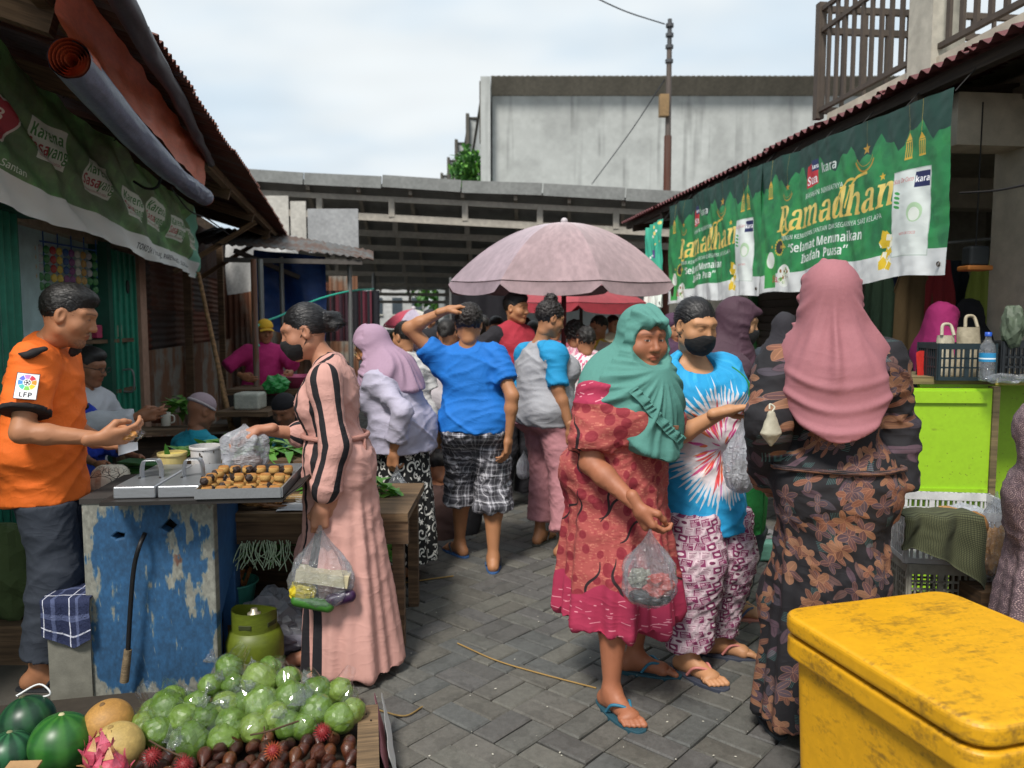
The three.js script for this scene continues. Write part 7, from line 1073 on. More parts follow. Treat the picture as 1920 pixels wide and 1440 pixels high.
{
  const draw = (c, W, H) => {
    c.fillStyle = '#28864c'; c.fillRect(0, 0, W, H);
    for (let k = 0; k < 700; k++) { c.fillStyle = k % 2 ? 'rgba(60,150,80,0.12)' : 'rgba(8,60,40,0.12)'; c.beginPath(); c.arc(rr(0, W), rr(0, H), rr(10, 60), 0, 7); c.fill(); }
    c.fillStyle = '#0d3b30'; c.beginPath(); c.moveTo(0, 0); c.lineTo(W, 0); c.lineTo(W, H * 0.17); for (let x = W; x >= 0; x -= 40) c.lineTo(x, H * (0.18 + 0.05 * Math.sin(x * 0.02) + 0.03 * Math.sin(x * 0.05))); c.fill();
    c.fillStyle = '#d9dcdc'; c.beginPath(); c.moveTo(0, H * 0.87); c.quadraticCurveTo(W * 0.5, H * 0.84, W, H * 0.85); c.lineTo(W, H); c.lineTo(0, H); c.fill();
    const gold = c.createLinearGradient(0, 0, 0, H); gold.addColorStop(0, '#c9982c'); gold.addColorStop(0.5, '#f0d77a'); gold.addColorStop(1, '#c9902c');
    const star = (x, y, r) => { c.beginPath(); for (let i = 0; i < 10; i++) { const a = -Math.PI / 2 + i * Math.PI / 5, q = i % 2 ? r * 0.42 : r; c.lineTo(x + q * Math.cos(a), y + q * Math.sin(a)); } c.closePath(); c.fill(); };
    const moon = (x, y, r) => { c.save(); c.strokeStyle = '#b58a30'; c.lineWidth = r * 0.14; c.beginPath(); c.arc(x, y, r, 0.3, 2.9); c.stroke(); c.lineWidth = r * 0.05; c.beginPath(); c.arc(x, y - r * 0.25, r * 0.9, 0.35, 2.8); c.stroke(); c.fillStyle = '#b58a30'; star(x + r * 0.15, y - r * 0.45, r * 0.42); c.strokeStyle = '#7a6a3a'; c.lineWidth = 2; c.beginPath(); c.moveTo(x + r * 0.15, 0); c.lineTo(x + r * 0.15, y - r * 0.8); c.stroke(); c.restore(); };
    const lantern = (x, y, s) => { c.strokeStyle = c.fillStyle = '#d6ac3c'; c.lineWidth = 5 * s; c.beginPath(); c.moveTo(x, 0); c.lineTo(x, y); c.lineWidth = 2; c.stroke(); c.lineWidth = 6 * s; c.beginPath(); c.moveTo(x - 22 * s, y + 40 * s); c.quadraticCurveTo(x, y + 6 * s, x, y); c.quadraticCurveTo(x, y + 6 * s, x + 22 * s, y + 40 * s); c.closePath(); c.fill(); c.strokeRect(x - 20 * s, y + 46 * s, 40 * s, 78 * s); c.beginPath(); c.moveTo(x - 7 * s, y + 46 * s); c.lineTo(x - 7 * s, y + 124 * s); c.moveTo(x + 7 * s, y + 46 * s); c.lineTo(x + 7 * s, y + 124 * s); c.stroke(); c.fillRect(x - 26 * s, y + 122 * s, 52 * s, 10 * s); };
    lantern(W * 0.08, H * 0.15, 1.05); lantern(W * 0.845, H * 0.16, 1.15); lantern(W * 0.9, H * 0.18, 1.0); moon(W * 0.2, H * 0.27, 62); moon(W * 0.66, H * 0.21, 88);
    c.fillStyle = '#d9b23c'; star(W * 0.74, H * 0.37, 26); star(W * 0.315, H * 0.43, 14); star(W * 0.42, H * 0.48, 12); star(W * 0.1, H * 0.66, 16);
    c.save(); c.translate(0, -H * 0.085);
    c.fillStyle = '#c2222e'; c.beginPath(); c.moveTo(W * 0.325, H * 0.23); c.lineTo(W * 0.40, H * 0.2); c.lineTo(W * 0.405, H * 0.37); c.lineTo(W * 0.322, H * 0.38); c.fill(); c.fillStyle = '#1d2a5a'; c.fillRect(W * 0.358, H * 0.2, W * 0.048, H * 0.075); c.fillStyle = '#fff'; c.font = 'bold 40px sans-serif'; c.textAlign = 'center'; c.fillText('kara', W * 0.382, H * 0.26); c.font = 'bold 78px serif'; c.fillText('Sun', W * 0.364, H * 0.36); c.fillStyle = '#cdd4d0'; c.font = 'bold 84px sans-serif'; c.fillText('kara', W * 0.47, H * 0.31);
    c.fillStyle = '#e2e8e2'; c.font = '48px sans-serif'; c.fillText('RAYAKAN NIKMATNYA', W * 0.43, H * 0.445);
    c.fillStyle = gold; c.font = 'italic bold 250px serif'; c.fillText('Ramadhan', W * 0.455, H * 0.64); c.lineWidth = 16; c.strokeStyle = '#e6c458'; c.lineCap = 'round'; c.beginPath(); c.moveTo(W * 0.5, H * 0.62); c.quadraticCurveTo(W * 0.55, H * 0.36, W * 0.61, H * 0.42); c.moveTo(W * 0.56, H * 0.58); c.quadraticCurveTo(W * 0.58, H * 0.38, W * 0.67, H * 0.4); c.stroke(); c.beginPath(); c.moveTo(W * 0.24, H * 0.62); c.quadraticCurveTo(W * 0.13, H * 0.72, W * 0.17, H * 0.6); c.stroke();
    c.fillStyle = '#e2e8e2'; c.font = '44px sans-serif'; c.fillText('DENGAN KEMURNIAN SANTAN DAN SEGARNYA SARI KELAPA', W * 0.45, H * 0.705, W * 0.6);
    c.font = 'bold 84px sans-serif'; c.fillText('“Selamat Menunaikan', W * 0.43, H * 0.8, W * 0.5); c.fillText('Ibadah Puasa”', W * 0.43, H * 0.885, W * 0.38); c.restore();
    // pack of jelly cubes, fruit and coconut
    c.save(); c.textAlign = 'center'; c.translate(W * 0.86, H * 0.6); c.rotate(0.03); c.fillStyle = '#dfe6e2'; c.fillRect(-150, -210, 290, 480); c.strokeStyle = '#b8c4bc'; c.lineWidth = 6; c.strokeRect(-150, -210, 290, 480); c.fillStyle = '#20285a'; c.fillRect(30, -190, 104, 84); c.fillStyle = '#fff'; c.font = 'bold 48px sans-serif'; c.fillText('kara', 82, -134); c.fillStyle = '#c9474a'; c.font = 'italic 34px serif'; c.fillText('Nata De Coco', -66, -146, 170); c.fillStyle = '#3aa04a'; for (let i = 0; i < 4; i++) { c.beginPath(); c.ellipse(-112, -90 + i * 26, 26, 8, 0.3, 0, 7); c.fill(); } c.fillStyle = '#b8d8b0'; c.beginPath(); c.arc(40, 30, 54, 0, 7); c.fill(); c.fillStyle = '#eef4ea'; c.beginPath(); c.arc(40, 40, 38, 0, 7); c.fill(); c.fillStyle = '#c9474a'; c.font = '20px sans-serif'; c.fillText('NATA DE COCO', -10, 150); c.restore();
    for (let k = 0; k < 26; k++) { c.fillStyle = k % 3 ? '#e8c42c' : '#f4f2dc'; c.save(); c.translate(W * 0.755 + rr(-46, 46), H * 0.84 + rr(-110, 80)); c.rotate(rr(0, 3)); c.fillRect(-22, -18, 44, 36); c.restore(); }
    c.fillStyle = '#2a2f2a'; c.beginPath(); c.arc(W * 0.15, H * 0.67, 46, 0, 7); c.fill(); c.fillStyle = '#d9b23c'; for (let i = 0; i < 16; i++) { c.beginPath(); c.arc(W * 0.15 + 54 * Math.cos(i * 0.393), H * 0.67 + 54 * Math.sin(i * 0.393), 8, 0, 7); c.fill(); } c.font = 'bold 34px sans-serif'; c.fillText('100%', W * 0.15, H * 0.68);
    c.fillStyle = '#3da04e'; c.fillRect(W * 0.055, H * 0.7, 150, 260); c.fillStyle = '#e8f0e4'; c.beginPath(); c.arc(W * 0.09, H * 0.76, 60, 0, 7); c.fill(); c.fillStyle = '#c2222e'; c.font = 'bold 70px serif'; c.fillText('Sun', W * 0.1, H * 0.93); c.fillStyle = '#eef2ea'; c.beginPath(); c.ellipse(W * 0.19, H * 0.88, 100, 80, 0, 0, 7); c.fill(); for (let k = 0; k < 30; k++) { c.fillStyle = ['#9a6a3a', '#dfe8cf', '#6a9a4a', '#f0f0e8'][k % 4]; c.beginPath(); c.arc(W * 0.19 + rr(-80, 80), H * 0.88 + rr(-50, 50), rr(6, 18), 0, 7); c.fill(); }
  };
  const T = canvasTex(2048, 960, draw, { clamp: true });
  const rz = (px, d) => RF.loc(at(px, 400, d));
  // two prints of the same banner under the right eave
  clothBanner('ramadan_banner', 'green festive banner nearest the concrete wall with big gold lettering', RF, -0.84, -6.56, -4.24, 1.66, 2.72, 1.7, 2.66, T, { n: 5, amp: 0.022, fold: 0.03, tie: 0.12 });
  clothBanner('ramadan_banner', 'green festive banner farther down the lane beside the pink umbrella', RF, -0.85, -8.95, -6.53, 1.62, 2.72, 1.66, 2.72, T, { n: 5, amp: 0.035, fold: 0.05, tie: 0.12 });
  const T2 = canvasTex(256, 512, (c) => { c.fillStyle = '#3aa88c'; c.fillRect(0, 0, 256, 512); c.fillStyle = '#dfe8e0'; c.fillRect(0, 380, 256, 132); for (let k = 0; k < 24; k++) { c.fillStyle = k % 2 ? '#e8d078' : '#e8f0ea'; c.beginPath(); c.arc(rr(10, 246), rr(10, 380), rr(5, 12), 0, 7); c.fill(); } c.fillStyle = '#e6e2da'; c.beginPath(); c.arc(150, 370, 70, 0, 7); c.fill(); c.fillStyle = '#5a4a8a'; c.fillRect(120, 160, 40, 50); });
  clothBanner('teal_banner', 'narrow teal banner hanging past the far festive banner', RF, -0.9, -9.7, -9.05, 1.6, 2.55, 1.6, 2.6, T2, { n: 2, amp: 0.05 });
  const TL = canvasTex(2048, 512, (c, W, H) => {
    const gr = ['#5a8a58', '#4a7a50', '#6a9a5c']; c.fillStyle = '#76b268'; c.fillRect(0, 0, W, H); for (let k = 0; k < 1400; k++) { c.fillStyle = ['rgba(90,110,80,0.2)', 'rgba(130,190,110,0.16)', 'rgba(60,90,60,0.2)', 'rgba(110,100,80,0.16)'][k % 4]; c.beginPath(); c.ellipse(rr(0, W), rr(0, H * 0.8), rr(10, 60), rr(14, 90), 0, 0, 7); c.fill(); }
    c.fillStyle = '#7ab8a0'; c.fillRect(W * 0.93, 0, W * 0.07, H); c.fillStyle = '#e2e4e0'; c.beginPath(); c.moveTo(0, H * 0.8); for (let x = 0; x <= W; x += 50) c.lineTo(x, H * (0.79 + 0.01 * Math.sin(x * 0.013))); c.lineTo(W, H); c.lineTo(0, H); c.fill();
    const logo = (x, y, s) => { c.save(); c.translate(x, y); c.scale(s, s); c.fillStyle = '#d6dccf'; c.fillRect(-84, -72, 168, 150); c.textAlign = 'center'; c.font = 'bold 62px sans-serif'; c.fillStyle = '#3f7d3a'; c.fillText('Karena', 0, -12, 150); c.fillStyle = '#a83a3c'; c.fillText('Sasa', -32, 42, 92); c.fillStyle = '#3f7d3a'; c.fillText('yang', 46, 42, 80); c.fillStyle = '#8a4a44'; c.font = '15px sans-serif'; c.fillText('MELEZATKAN DAN BERGIZI OMEGA 3', 0, 66, 150); c.restore(); };
    [[0.3, 0.42, 1], [0.44, 0.46, 1], [0.58, 0.5, 1], [0.7, 0.45, 1], [0.82, 0.48, 1], [0.93, 0.5, 0.9], [0.1, 0.35, 0.9]].forEach(([x, y, s]) => logo(W * x, H * y, s));
    c.save(); c.translate(W * 0.185, H * 0.43); c.fillStyle = '#a83240'; c.strokeStyle = '#d8d0c8'; c.lineWidth = 7; c.beginPath(); c.moveTo(0, 100); c.bezierCurveTo(-90, 20, -70, -70, 0, -32); c.bezierCurveTo(70, -70, 90, 20, 0, 100); c.fill(); c.stroke(); c.fillStyle = '#e8dcd0'; c.font = 'bold 46px sans-serif'; c.textAlign = 'center'; c.fillText('3', 0, 30); c.restore(); c.fillStyle = '#e0e4da'; c.font = '30px sans-serif'; c.fillText('Ki Sasa Santan', W * 0.14, H * 0.76);
    c.fillStyle = '#33363a'; c.font = 'bold 44px sans-serif'; c.fillText('TOKO SH / HIDJM JL PARENDJONG - SURABAYA', W * 0.59, H * 0.93, W * 0.36);
  }, { clamp: true });
  clothBanner('shop_banner', 'dusty green and white printed banner hanging over the green shop', LF, 0.42, LZ(2.35), LZ(7.35), 1.98, 2.68, 1.86, 2.5, TL, { n: 6, amp: 0.06, sag: 0.03, sk: 5, tie: 0.16 });
}
// ---------------------------------------------------------------- rolled tarpaulin under the left eave
{
  const a = at(108, 96, 2.75), b = at(372, 362, 5.2), g = thing('rolled_tarpaulin', 'rolled blue grey and orange tarpaulin slung below the left eave', 'tarpaulin', [0.05, -0.03, 0.02]);
  const ax = b.clone().sub(a), len = ax.length(); ax.normalize(); const sd = V().crossVectors(ax, V(0, 1, 0)).normalize(), up = V().crossVectors(sd, ax);
  const out = mat(0x6d7792, 0.34, { bs: 0.003 }), org = mat(0xc65f3c, 0.5, { bs: 0.002 });
  const R = (t) => (0.07 - 0.016 * t) * (1 - 0.16 * Math.exp(-Math.pow((t - 0.68) * 14, 2)));
  part('roll', sheet(48, 110, (u, v) => { const th = u * 6.283, r = R(v) * (1 + 0.05 * N3(Math.cos(th) * 2.5, v * 14, Math.sin(th) * 2.5) + 0.09 * sstep(0.4, 0.75, v) * N3(Math.cos(th) * 3 + v * 6, v * 40, Math.sin(th) * 3)), sag = -0.05 * Math.sin(v * 3.14), p = a.clone().addScaledVector(ax, v * len).addScaledVector(sd, r * Math.cos(th)).addScaledVector(up, r * Math.sin(th) + sag); return p.toArray(); }, [2, 8]), out, g);
  part('roll_end', [sheet(160, 2, (u, v) => { const th = u * 6.283 * 4.6, r = R(0) * (1.0 - 0.72 * u), p = a.clone().addScaledVector(ax, -0.006 + v * 0.12 + 0.02 * u).addScaledVector(sd, r * Math.cos(th)).addScaledVector(up, r * Math.sin(th)); return p.toArray(); })], org, g);
  part('far_end', [sheet(40, 2, (u, v) => { const th = u * 6.283, p = b.clone().addScaledVector(ax, v * 0.012).addScaledVector(sd, R(1) * Math.cos(th)).addScaledVector(up, R(1) * Math.sin(th)); return p.toArray(); })], org, g);
  const c0 = at(110, -70, 2.6), c1 = at(376, 292, 5.6);
  part('hanging_sheet', sheet(60, 16, (u, v) => { const e = a.clone().lerp(b, u * 0.99).addScaledVector(sd, -0.0).addScaledVector(up, R(u)), t = c0.clone().lerp(c1, u), p = e.lerp(t, v); p.x += 0.02 * N3(u * 14, v * 2, 4) - 0.05 * Math.sin(v * 3.1) * (1 - u); p.y += 0.012 * N3(u * 10, v * 5, 8); return p.toArray(); }, [3, 1]), org, g);
  const d0 = at(180, -70, 2.55), d1 = at(385, 300, 5.6);
  part('top_fold', sheet(60, 18, (u, v) => { const c = d0.clone().lerp(d1, u), th = v * 6.283, r = 0.045 * (1 - 0.45 * u) * (1 + 0.35 * N3(u * 12, Math.cos(th), Math.sin(th))); c.y += r * Math.sin(th) - 0.06 * Math.sin(u * 9) * (1 - u) * 0.4; c.x += r * Math.cos(th); return c.toArray(); }, [6, 1]), mat(0x47434d, 0.55), g);
  part('rope', tube([at(290, 318, 4.45), at(282, 340, 4.5), at(262, 345, 4.6), at(238, 332, 4.7)], 0.008, 24, 6), flat(0x1a1a1a), g);
}
// cables below the eave
{ const c = (pts, label) => single('hanging_wire', [tube(pts, 0.006, 30, 5)], flat(0x1c1a1a), label, 'wire'); c([at(320, 350, 5.6), at(350, 390, 5.8), at(385, 408, 6.4), at(430, 440, 8)], 'black wire looping from the tarpaulin towards the shed'); c([at(1800, 362, 4.2), at(1860, 358, 4.0), at(1930, 345, 3.6)], 'black wire stretched in front of the concrete pillar'); }
// sachets on strings inside the shop
{
  const cs = [0xc9a25a, 0xb8bcc4, 0x3a8a4a, 0xb83a3a, 0xe0c24a, 0x2a5a9a, 0x8a4a8a, 0xd8d8d0];
  const p0 = at(52, 448, 4.9), p1 = at(180, 470, 5.7); single('sachet_rack', [cyl(p0, p1, 0.006), cyl(p0.clone().add(V(0, -0.16, 0)), p1.clone().add(V(0, -0.16, 0)), 0.005), ...[0, 0.2, 0.4, 0.6, 0.8, 1].map((t) => cyl(p0.clone().lerp(p1, t).add(V(0, 0.08, 0)), p0.clone().lerp(p1, t).add(V(0, -0.2, 0)), 0.004))], flat(0x2a5a9a, 0.5), 'blue wire rack in the shop doorway holding strips of sachets', 'rack');
  const words = ['gold', 'silver', 'green', 'red', 'yellow', 'blue', 'violet', 'white', 'gold and red', 'pale green', 'orange'];
  for (let k = 0; k < 11; k++) { const t = (k + 0.5) / 11, q = p0.clone().lerp(p1, t), g = thing('sachet_strip', 'strip of ' + words[k] + ' sachets hanging on the blue wire rack', 'sachets', q.add(V(0.01, -0.02, 0.01)), 1.2); const n = 4 + (k % 3); for (let i = 0; i < n; i++) part('sachet', lump([0.024, 0.028, 0.006], { d: 1, a: 0.1 }).translate(0, -0.03 - i * 0.06, 0), mat(cs[(k + (i > 2 && k % 2 ? 1 : 0)) % 8], 0.35, { bs: 0 }), g); }
  const sh = at(185, 640, 5.9); single('shop_shelf', [bx(0.5, 0.03, 0.9, sh.x - 0.2, sh.y, sh.z), bx(0.5, 0.03, 0.9, sh.x - 0.2, sh.y - 0.4, sh.z), bx(0.03, 0.9, 0.9, sh.x - 0.44, sh.y - 0.3, sh.z)], M_oldwood, 'wooden shelf with packets inside the shop doorway', 'shelf');
  for (let k = 0; k < 5; k++) single('shelf_packet', rbx(0.09, 0.1 + 0.02 * (k % 2), 0.08, 0.01), mat([0xc9b89a, 0xb9a98a, 0xc23a6a, 0xd8d0c0, 0xa8a090][k], 0.6), ['tan', 'brown', 'pink', 'cream', 'grey'][k] + ' packet standing on the shelf in the shop doorway', 'packet', [sh.x + 0.0, sh.y + 0.075, sh.z + 0.36 - k * 0.15]);
}
// ---------------------------------------------------------------- counters along the left row
{
  const a = at(345, 815, 5.9), g = thing('shop_counter', 'dark wooden counter with bottles along the corrugated wall', 'counter'); part('counter_top', beam(at(205, 812, 5.2), at(440, 800, 6.6), 0.36, 0.04), M_oldwood, g); part('counter_front', beam(at(215, 850, 5.15), at(440, 835, 6.5), 0.03, 0.2), mat(0x4f4640, 0.9, { tex: T_wood }), g); part('brace', beam(at(255, 905, 5.1), at(300, 850, 5.3), 0.03, 0.06), M_oldwood, g); for (const [x, d] of [[225, 5.2], [430, 6.5]]) { const p = at(x, 830, d); part('leg', cyl([p.x, 0, p.z], p, 0.03), M_oldwood, g); }
  const mug = at(311, 783, 5.7); const mg = thing('white_mug', 'white jug on the dark counter in front of the door', 'jug', [mug.x, mug.y - 0.06, mug.z]); part('cup', lathe([[0, 0], [0.032, 0], [0.035, 0.1], [0.031, 0.1], [0.028, 0.006]], 20), flat(0xd8d4c8, 0.4), mg); part('handle', tube([[0.033, 0.08, 0], [0.06, 0.07, 0], [0.06, 0.03, 0], [0.033, 0.02, 0]], 0.005), flat(0xd8d4c8, 0.4), mg);
  greens('bundle of green leaves lying on the dark counter', at(345, 775, 5.9), 0.17, 0.1, 0.12, 90, 0.12); const pt = at(297, 780, 5.9); single('clay_pot', lathe([[0, 0], [0.05, 0], [0.07, 0.05], [0.05, 0.1], [0.045, 0.1]], 20), mat(0x8a4a34, 0.8), 'small brown clay pot on the dark counter', 'pot', [pt.x, pt.y - 0.05, pt.z]);
  // stall with a pink basin further along
  const t = at(545, 730, 6.6), st = thing('basin_stall', 'dark stall table with crates below the pink basin', 'stall', [t.x, 0, t.z]); part('table_top', [bx(0.9, 0.04, 0.6, 0, 0.86, 0)], M_oldwood, st); part('cloth_front', [bx(0.88, 0.5, 0.02, 0, 0.58, 0.28)], mat(0x3c3a3a, 0.9), st); for (const x of [-0.4, 0.4]) for (const z of [-0.25, 0.25]) part('leg', [bx(0.05, 0.85, 0.05, x, 0.425, z)], M_oldwood, st);
  single('pink_basin', lathe([[0, 0], [0.1, 0], [0.16, 0.09], [0.17, 0.09], [0.17, 0.1], [0.155, 0.1], [0.095, 0.012], [0, 0.012]], 36), mat(0xd85a8c, 0.4, { bs: 0 }), 'round pink plastic basin on the stall by the steel posts', 'basin', at(560, 712, 6.5).setY(0.882));
  const gb = at(518, 735, 6.2); single('green_bag', lump([0.1, 0.07, 0.09], { a: 0.4, b: 0.2 }), mat(0x2f9a4a, 0.45), 'bright green plastic bag on the stall behind the seated woman', 'plastic bag', [gb.x, 0.93, gb.z]);
  const pz = at(470, 770, 6.0); single('white_crate', rbx(0.2, 0.13, 0.2, 0.02), mat(0xc9ccc4, 0.6), 'pale box on the stall beside the steel post', 'box', [pz.x, 0.82, pz.z]); single('box_table', [bx(0.4, 0.04, 0.4, pz.x, 0.735, pz.z), bx(0.05, 0.71, 0.3, pz.x, 0.357, pz.z)], M_oldwood, 'small dark table under the pale box', 'table');
  // blue tarpaulin and teal ropes
  const b0 = at(480, 610, 9.4), b1 = at(560, 500, 9.0); single('blue_tarpaulin', sheet(24, 20, (u, v) => [lerp(b0.x, b1.x + 0.2, u), lerp(b0.y, b1.y + 0.15, v) - 0.25 * u * (1 - v) + 0.08 * (1 - u) * v, b0.z + 0.08 * Math.sin(u * 9 + v * 3) + 0.04 * N3(u * 5, v * 5, 2)]), mat(0x2f5fb8, 0.45, { bs: 0.003 }), 'bright blue tarpaulin hanging behind the steel posts', 'tarpaulin');
  single('teal_rope', [tube([at(485, 650, 6.6), at(478, 620, 6.7), at(530, 590, 7.4), at(600, 560, 8.0), at(655, 546, 8.4), at(700, 542, 9)], 0.011, 50, 6)], flat(0x2fa890, 0.6), 'teal rope tied between the thin steel posts', 'rope');
}
// ---------------------------------------------------------------- parasols
function parasol(label, top, rad, drop, val, cols, ry, tilt, poleC) {
  const g = thing('market_parasol', label, 'parasol', [top.x, 0, top.z], ry), n = cols.length; const rimY = top.y - drop, P = (i, t) => { const a = i / n * 6.283, r = rad * t, y = top.y - drop * (0.05 * t + 0.95 * Math.pow(t, 2.1)); return V(r * Math.cos(a), y, r * Math.sin(a)); };
  const rot = new THREE.Matrix4().makeTranslation(0, top.y, 0).multiply(new THREE.Matrix4().makeRotationX(tilt)).multiply(new THREE.Matrix4().makeTranslation(0, -top.y, 0));
  for (let i = 0; i < n; i++) {
    part('canopy_panel', slab(8, 12, (u, v) => { const t = 0.02 + 0.98 * v, a = P(i, t), b = P(i + 1, t), p = a.lerp(b, u), c = Math.sin(u * Math.PI) * 0.03 * v; p.multiply(V(1 + c * 0.2, 1, 1 + c * 0.2)); p.y -= c * 0.4; return p.toArray(); }, 0.002, [1, 1]).applyMatrix4(rot), cols[i], g);
    part('valance', slab(10, 4, (u, v) => { const a = P(i, 1), b = P(i + 1, 1), p = a.lerp(b, u); const e = Math.sin(u * Math.PI); p.y -= 0.008 + v * val * (0.25 + 0.75 * Math.pow(e, 0.25)) + e * 0.012; const k = 1 + 0.02 * v; return [p.x * k, p.y, p.z * k]; }, 0.002, [1, 0.1]).applyMatrix4(rot), cols[i], g);
    part('rib', cyl(P(i, 0.04).add(V(0, -0.012, 0)), P(i, 0.99).add(V(0, -0.012, 0)), 0.006, 0.005, 6).applyMatrix4(rot), flat(0x6a6a6a, 0.5, { metalness: 0.4 }), g);
  }
  part('finial', new THREE.SphereGeometry(0.03, 12, 8).translate(0, top.y + 0.01, 0), flat(0xb8b0b4, 0.5), g); part('pole', cyl([0, 0, 0], [0, top.y, 0], 0.022), mat(poleC, 0.6), g);
  return g;
}
{
  const thin = { transmission: 0.35, thickness: 0, ts: 0.8 }, pk = mat(0xc6adb6, 0.95, thin), pl = mat(0xbda8b8, 0.95, thin); parasol('large pale pink market parasol in the middle of the lane', at(1058, 417, 6.6), 0.97, 0.5, 0.1, [pk, pk, pk, pl, pk, pk, pk, pk], 0.22, 0.03, 0x7a2a34);
  const red = mat(0xc23a4c, 0.95, thin), rd2 = mat(0xb83446, 0.95, thin); parasol('red parasol behind the pale pink one', at(1090, 530, 9.6), 0.9, 0.24, 0.12, [red, rd2, red, rd2, red, rd2], 0.4, 0.02, 0x555555);
  const c = [0xc24a62, 0xb9b0c8, 0x4a8a72, 0xd8d4d0].map((h) => mat(h, 0.65)); parasol('small parasol with red, lilac and green panels in the crowd', at(775, 580, 9.2), 0.36, 0.19, 0.02, [c[0], c[2], c[3], c[1], c[0], c[2], c[3], c[1]], 1.25, 0.05, 0x555555);
}
// ---------------------------------------------------------------- beyond the hall
{
  const w = (label, px0, px1, y1, d, c, bars) => { const a = at(px0, y1, d), b = at(px1, y1, d), g = thing('distant_building', label, 'building', [(a.x + b.x) / 2, 0, a.z]), W = b.x - a.x; part('wall', [bx(W, a.y, 0.4, 0, a.y / 2, 0)], mat(c, 0.9, { ts: 0.3 }), g); part('roof_edge', [bx(W + 0.4, 0.25, 0.8, 0, a.y + 0.125, 0.1)], mat(0x8a6a5a, 0.9), g); for (let k = 0; k < bars; k++) { const f = part('window', [bx(W / bars * 0.5, 0.9, 0.1, -W / 2 + W * (k + 0.5) / bars, 2.2, 0.22)], mat(0x4a5560, 0.3), g); part('window_frame', [bx(W / bars * 0.56, 0.06, 0.14, -W / 2 + W * (k + 0.5) / bars, 1.72, 0.23)], mat(0xd8d8d0, 0.8), f); } };
  w('pale yellow house with red columns beyond the market hall', 860, 985, 500, 44, 0xcfc07a, 5); w('white walled building beyond the market hall', 690, 800, 505, 42, 0xc9ccd0, 3); w('grey building at the far left beyond the hall', 560, 680, 505, 46, 0xb5b8b8, 4); w('long pale building far behind the pink parasol', 990, 1300, 500, 48, 0xc4c6c2, 7);
  const crown = (label, px, py, d, r, sy, nm = 'street_tree', dens = 500) => { const p = at(px, py, d), g = thing(nm, label, 'tree', [p.x, 0, p.z]); part('trunk', cyl([0, 0, 0], [0, p.y, 0], r * 0.12, r * 0.06, 8), mat(0x5a4a38, 0.9), g); for (let k = 0; k < 3; k++) { const gs = []; for (let i = 0; i < dens / 3; i++) { const a = rr(0, 6.28), e = rr(-1, 1), q = Math.cbrt(rnd()), s = Math.sqrt(1 - e * e), n = 0.75 + 0.5 * N3(Math.cos(a) * 2, e * 2, Math.sin(a) * 2 + px); gs.push(leafGeo(r * rr(0.16, 0.3), r * rr(0.05, 0.09), 0.5).rotateX(rr(-1.5, 1.5)).rotateY(rr(0, 6.28)).translate(r * q * n * s * Math.cos(a), p.y + r * sy * q * n * e, r * q * n * s * Math.sin(a))); } tag(part('crown', gs, leafMats[(k + 1) % 5], g), null, null, null, 'stuff'); } };
  crown('bright green tree seen below the hall roof at the left', 620, 530, 36, 2.0, 0.7); crown('leafy tree between the white building and the yellow house', 818, 545, 38, 1.4, 1.2); crown('small bright shrub in front of the yellow house', 905, 590, 34, 0.9, 0.7);
  crown('bright green creeper growing on the side of the warehouse', 880, 322, 20.0, 0.62, 1.3, 'wall_creeper', 900);
  // clothes stalls under the hall
  const dk = [0x2a2026, 0x5a2430, 0x1d1d24, 0x6a2a3a, 0x22222a, 0x3a2430]; const nm = ['black', 'dark red', 'charcoal', 'maroon', 'navy black', 'plum'];
  [618, 632, 668, 684, 698, 645].forEach((px, k) => { const t = at(px, 545, 11.5), p0 = k; single('hanging_garment', slab(14, 14, (u, v) => [t.x + (u - 0.5) * 0.2, t.y - v * 0.75, t.z + 0.03 * Math.sin(u * 12 + p0)], 0.008), cloth(dk[k]), nm[k] + ' garment hanging under the hall left of the crowd', 'garment'); });
  const bd = at(915, 575, 11), bg = thing('black_backdrop', 'black cloth backdrop of a stall behind the crowd', 'backdrop', [bd.x, 0, bd.z]); part('cloth', slab(40, 10, (u, v) => [(u - 0.5) * 1.05, 2.02 - v * 1.2, 0.03 * Math.sin(u * 22)], 0.01), cloth(0x17151c), bg); for (const x of [-0.53, 0.53]) part('post', cyl([x, 0, 0.02], [x, 2.05, 0.02], 0.02), M_steel, bg);
  const rs = at(990, 640, 10.5); single('stall_table', [bx(2.4, 0.06, 0.7, rs.x, 0.8, rs.z), bx(2.3, 0.75, 0.03, rs.x, 0.4, rs.z + 0.3)], mat(0x4a3c3c, 0.9), 'cloth covered stall table behind the crowd', 'table');
  const lw = at(760, 600, 16); single('low_wall', [bx(3.2, 1.25, 0.2, lw.x, 0.625, lw.z)], mat(0x8a949a, 0.9), 'low grey blue wall at the back of the market hall', 'wall');
}
// dry sticks on the paving
single('dry_stick', [tube([onY(858, 1206, 0.006), onY(930, 1238, 0.006), onY(1010, 1262, 0.006), onY(1118, 1290, 0.006)], 0.0034, 30, 6)], mat(0xb9a36c, 0.8, { tex: T_wood }), 'long dry stick lying on the paving behind the red dress', 'stick');
single('dry_stick', [tube([onY(720, 1098, 0.005), onY(790, 1088, 0.006), onY(850, 1080, 0.005)], 0.004, 20, 6)], mat(0xb9a36c, 0.8, { tex: T_wood }), 'short dry stick lying on the paving in front of the slide sandal', 'stick');
single('dry_stick', [tube([onY(705, 1330, 0.006), onY(760, 1342, 0.006), onY(792, 1325, 0.006)], 0.0035, 20, 6)], mat(0x9a8a5c, 0.8, { tex: T_wood }), 'thin curved stalk lying on the paving right of the fruit tray', 'stick');
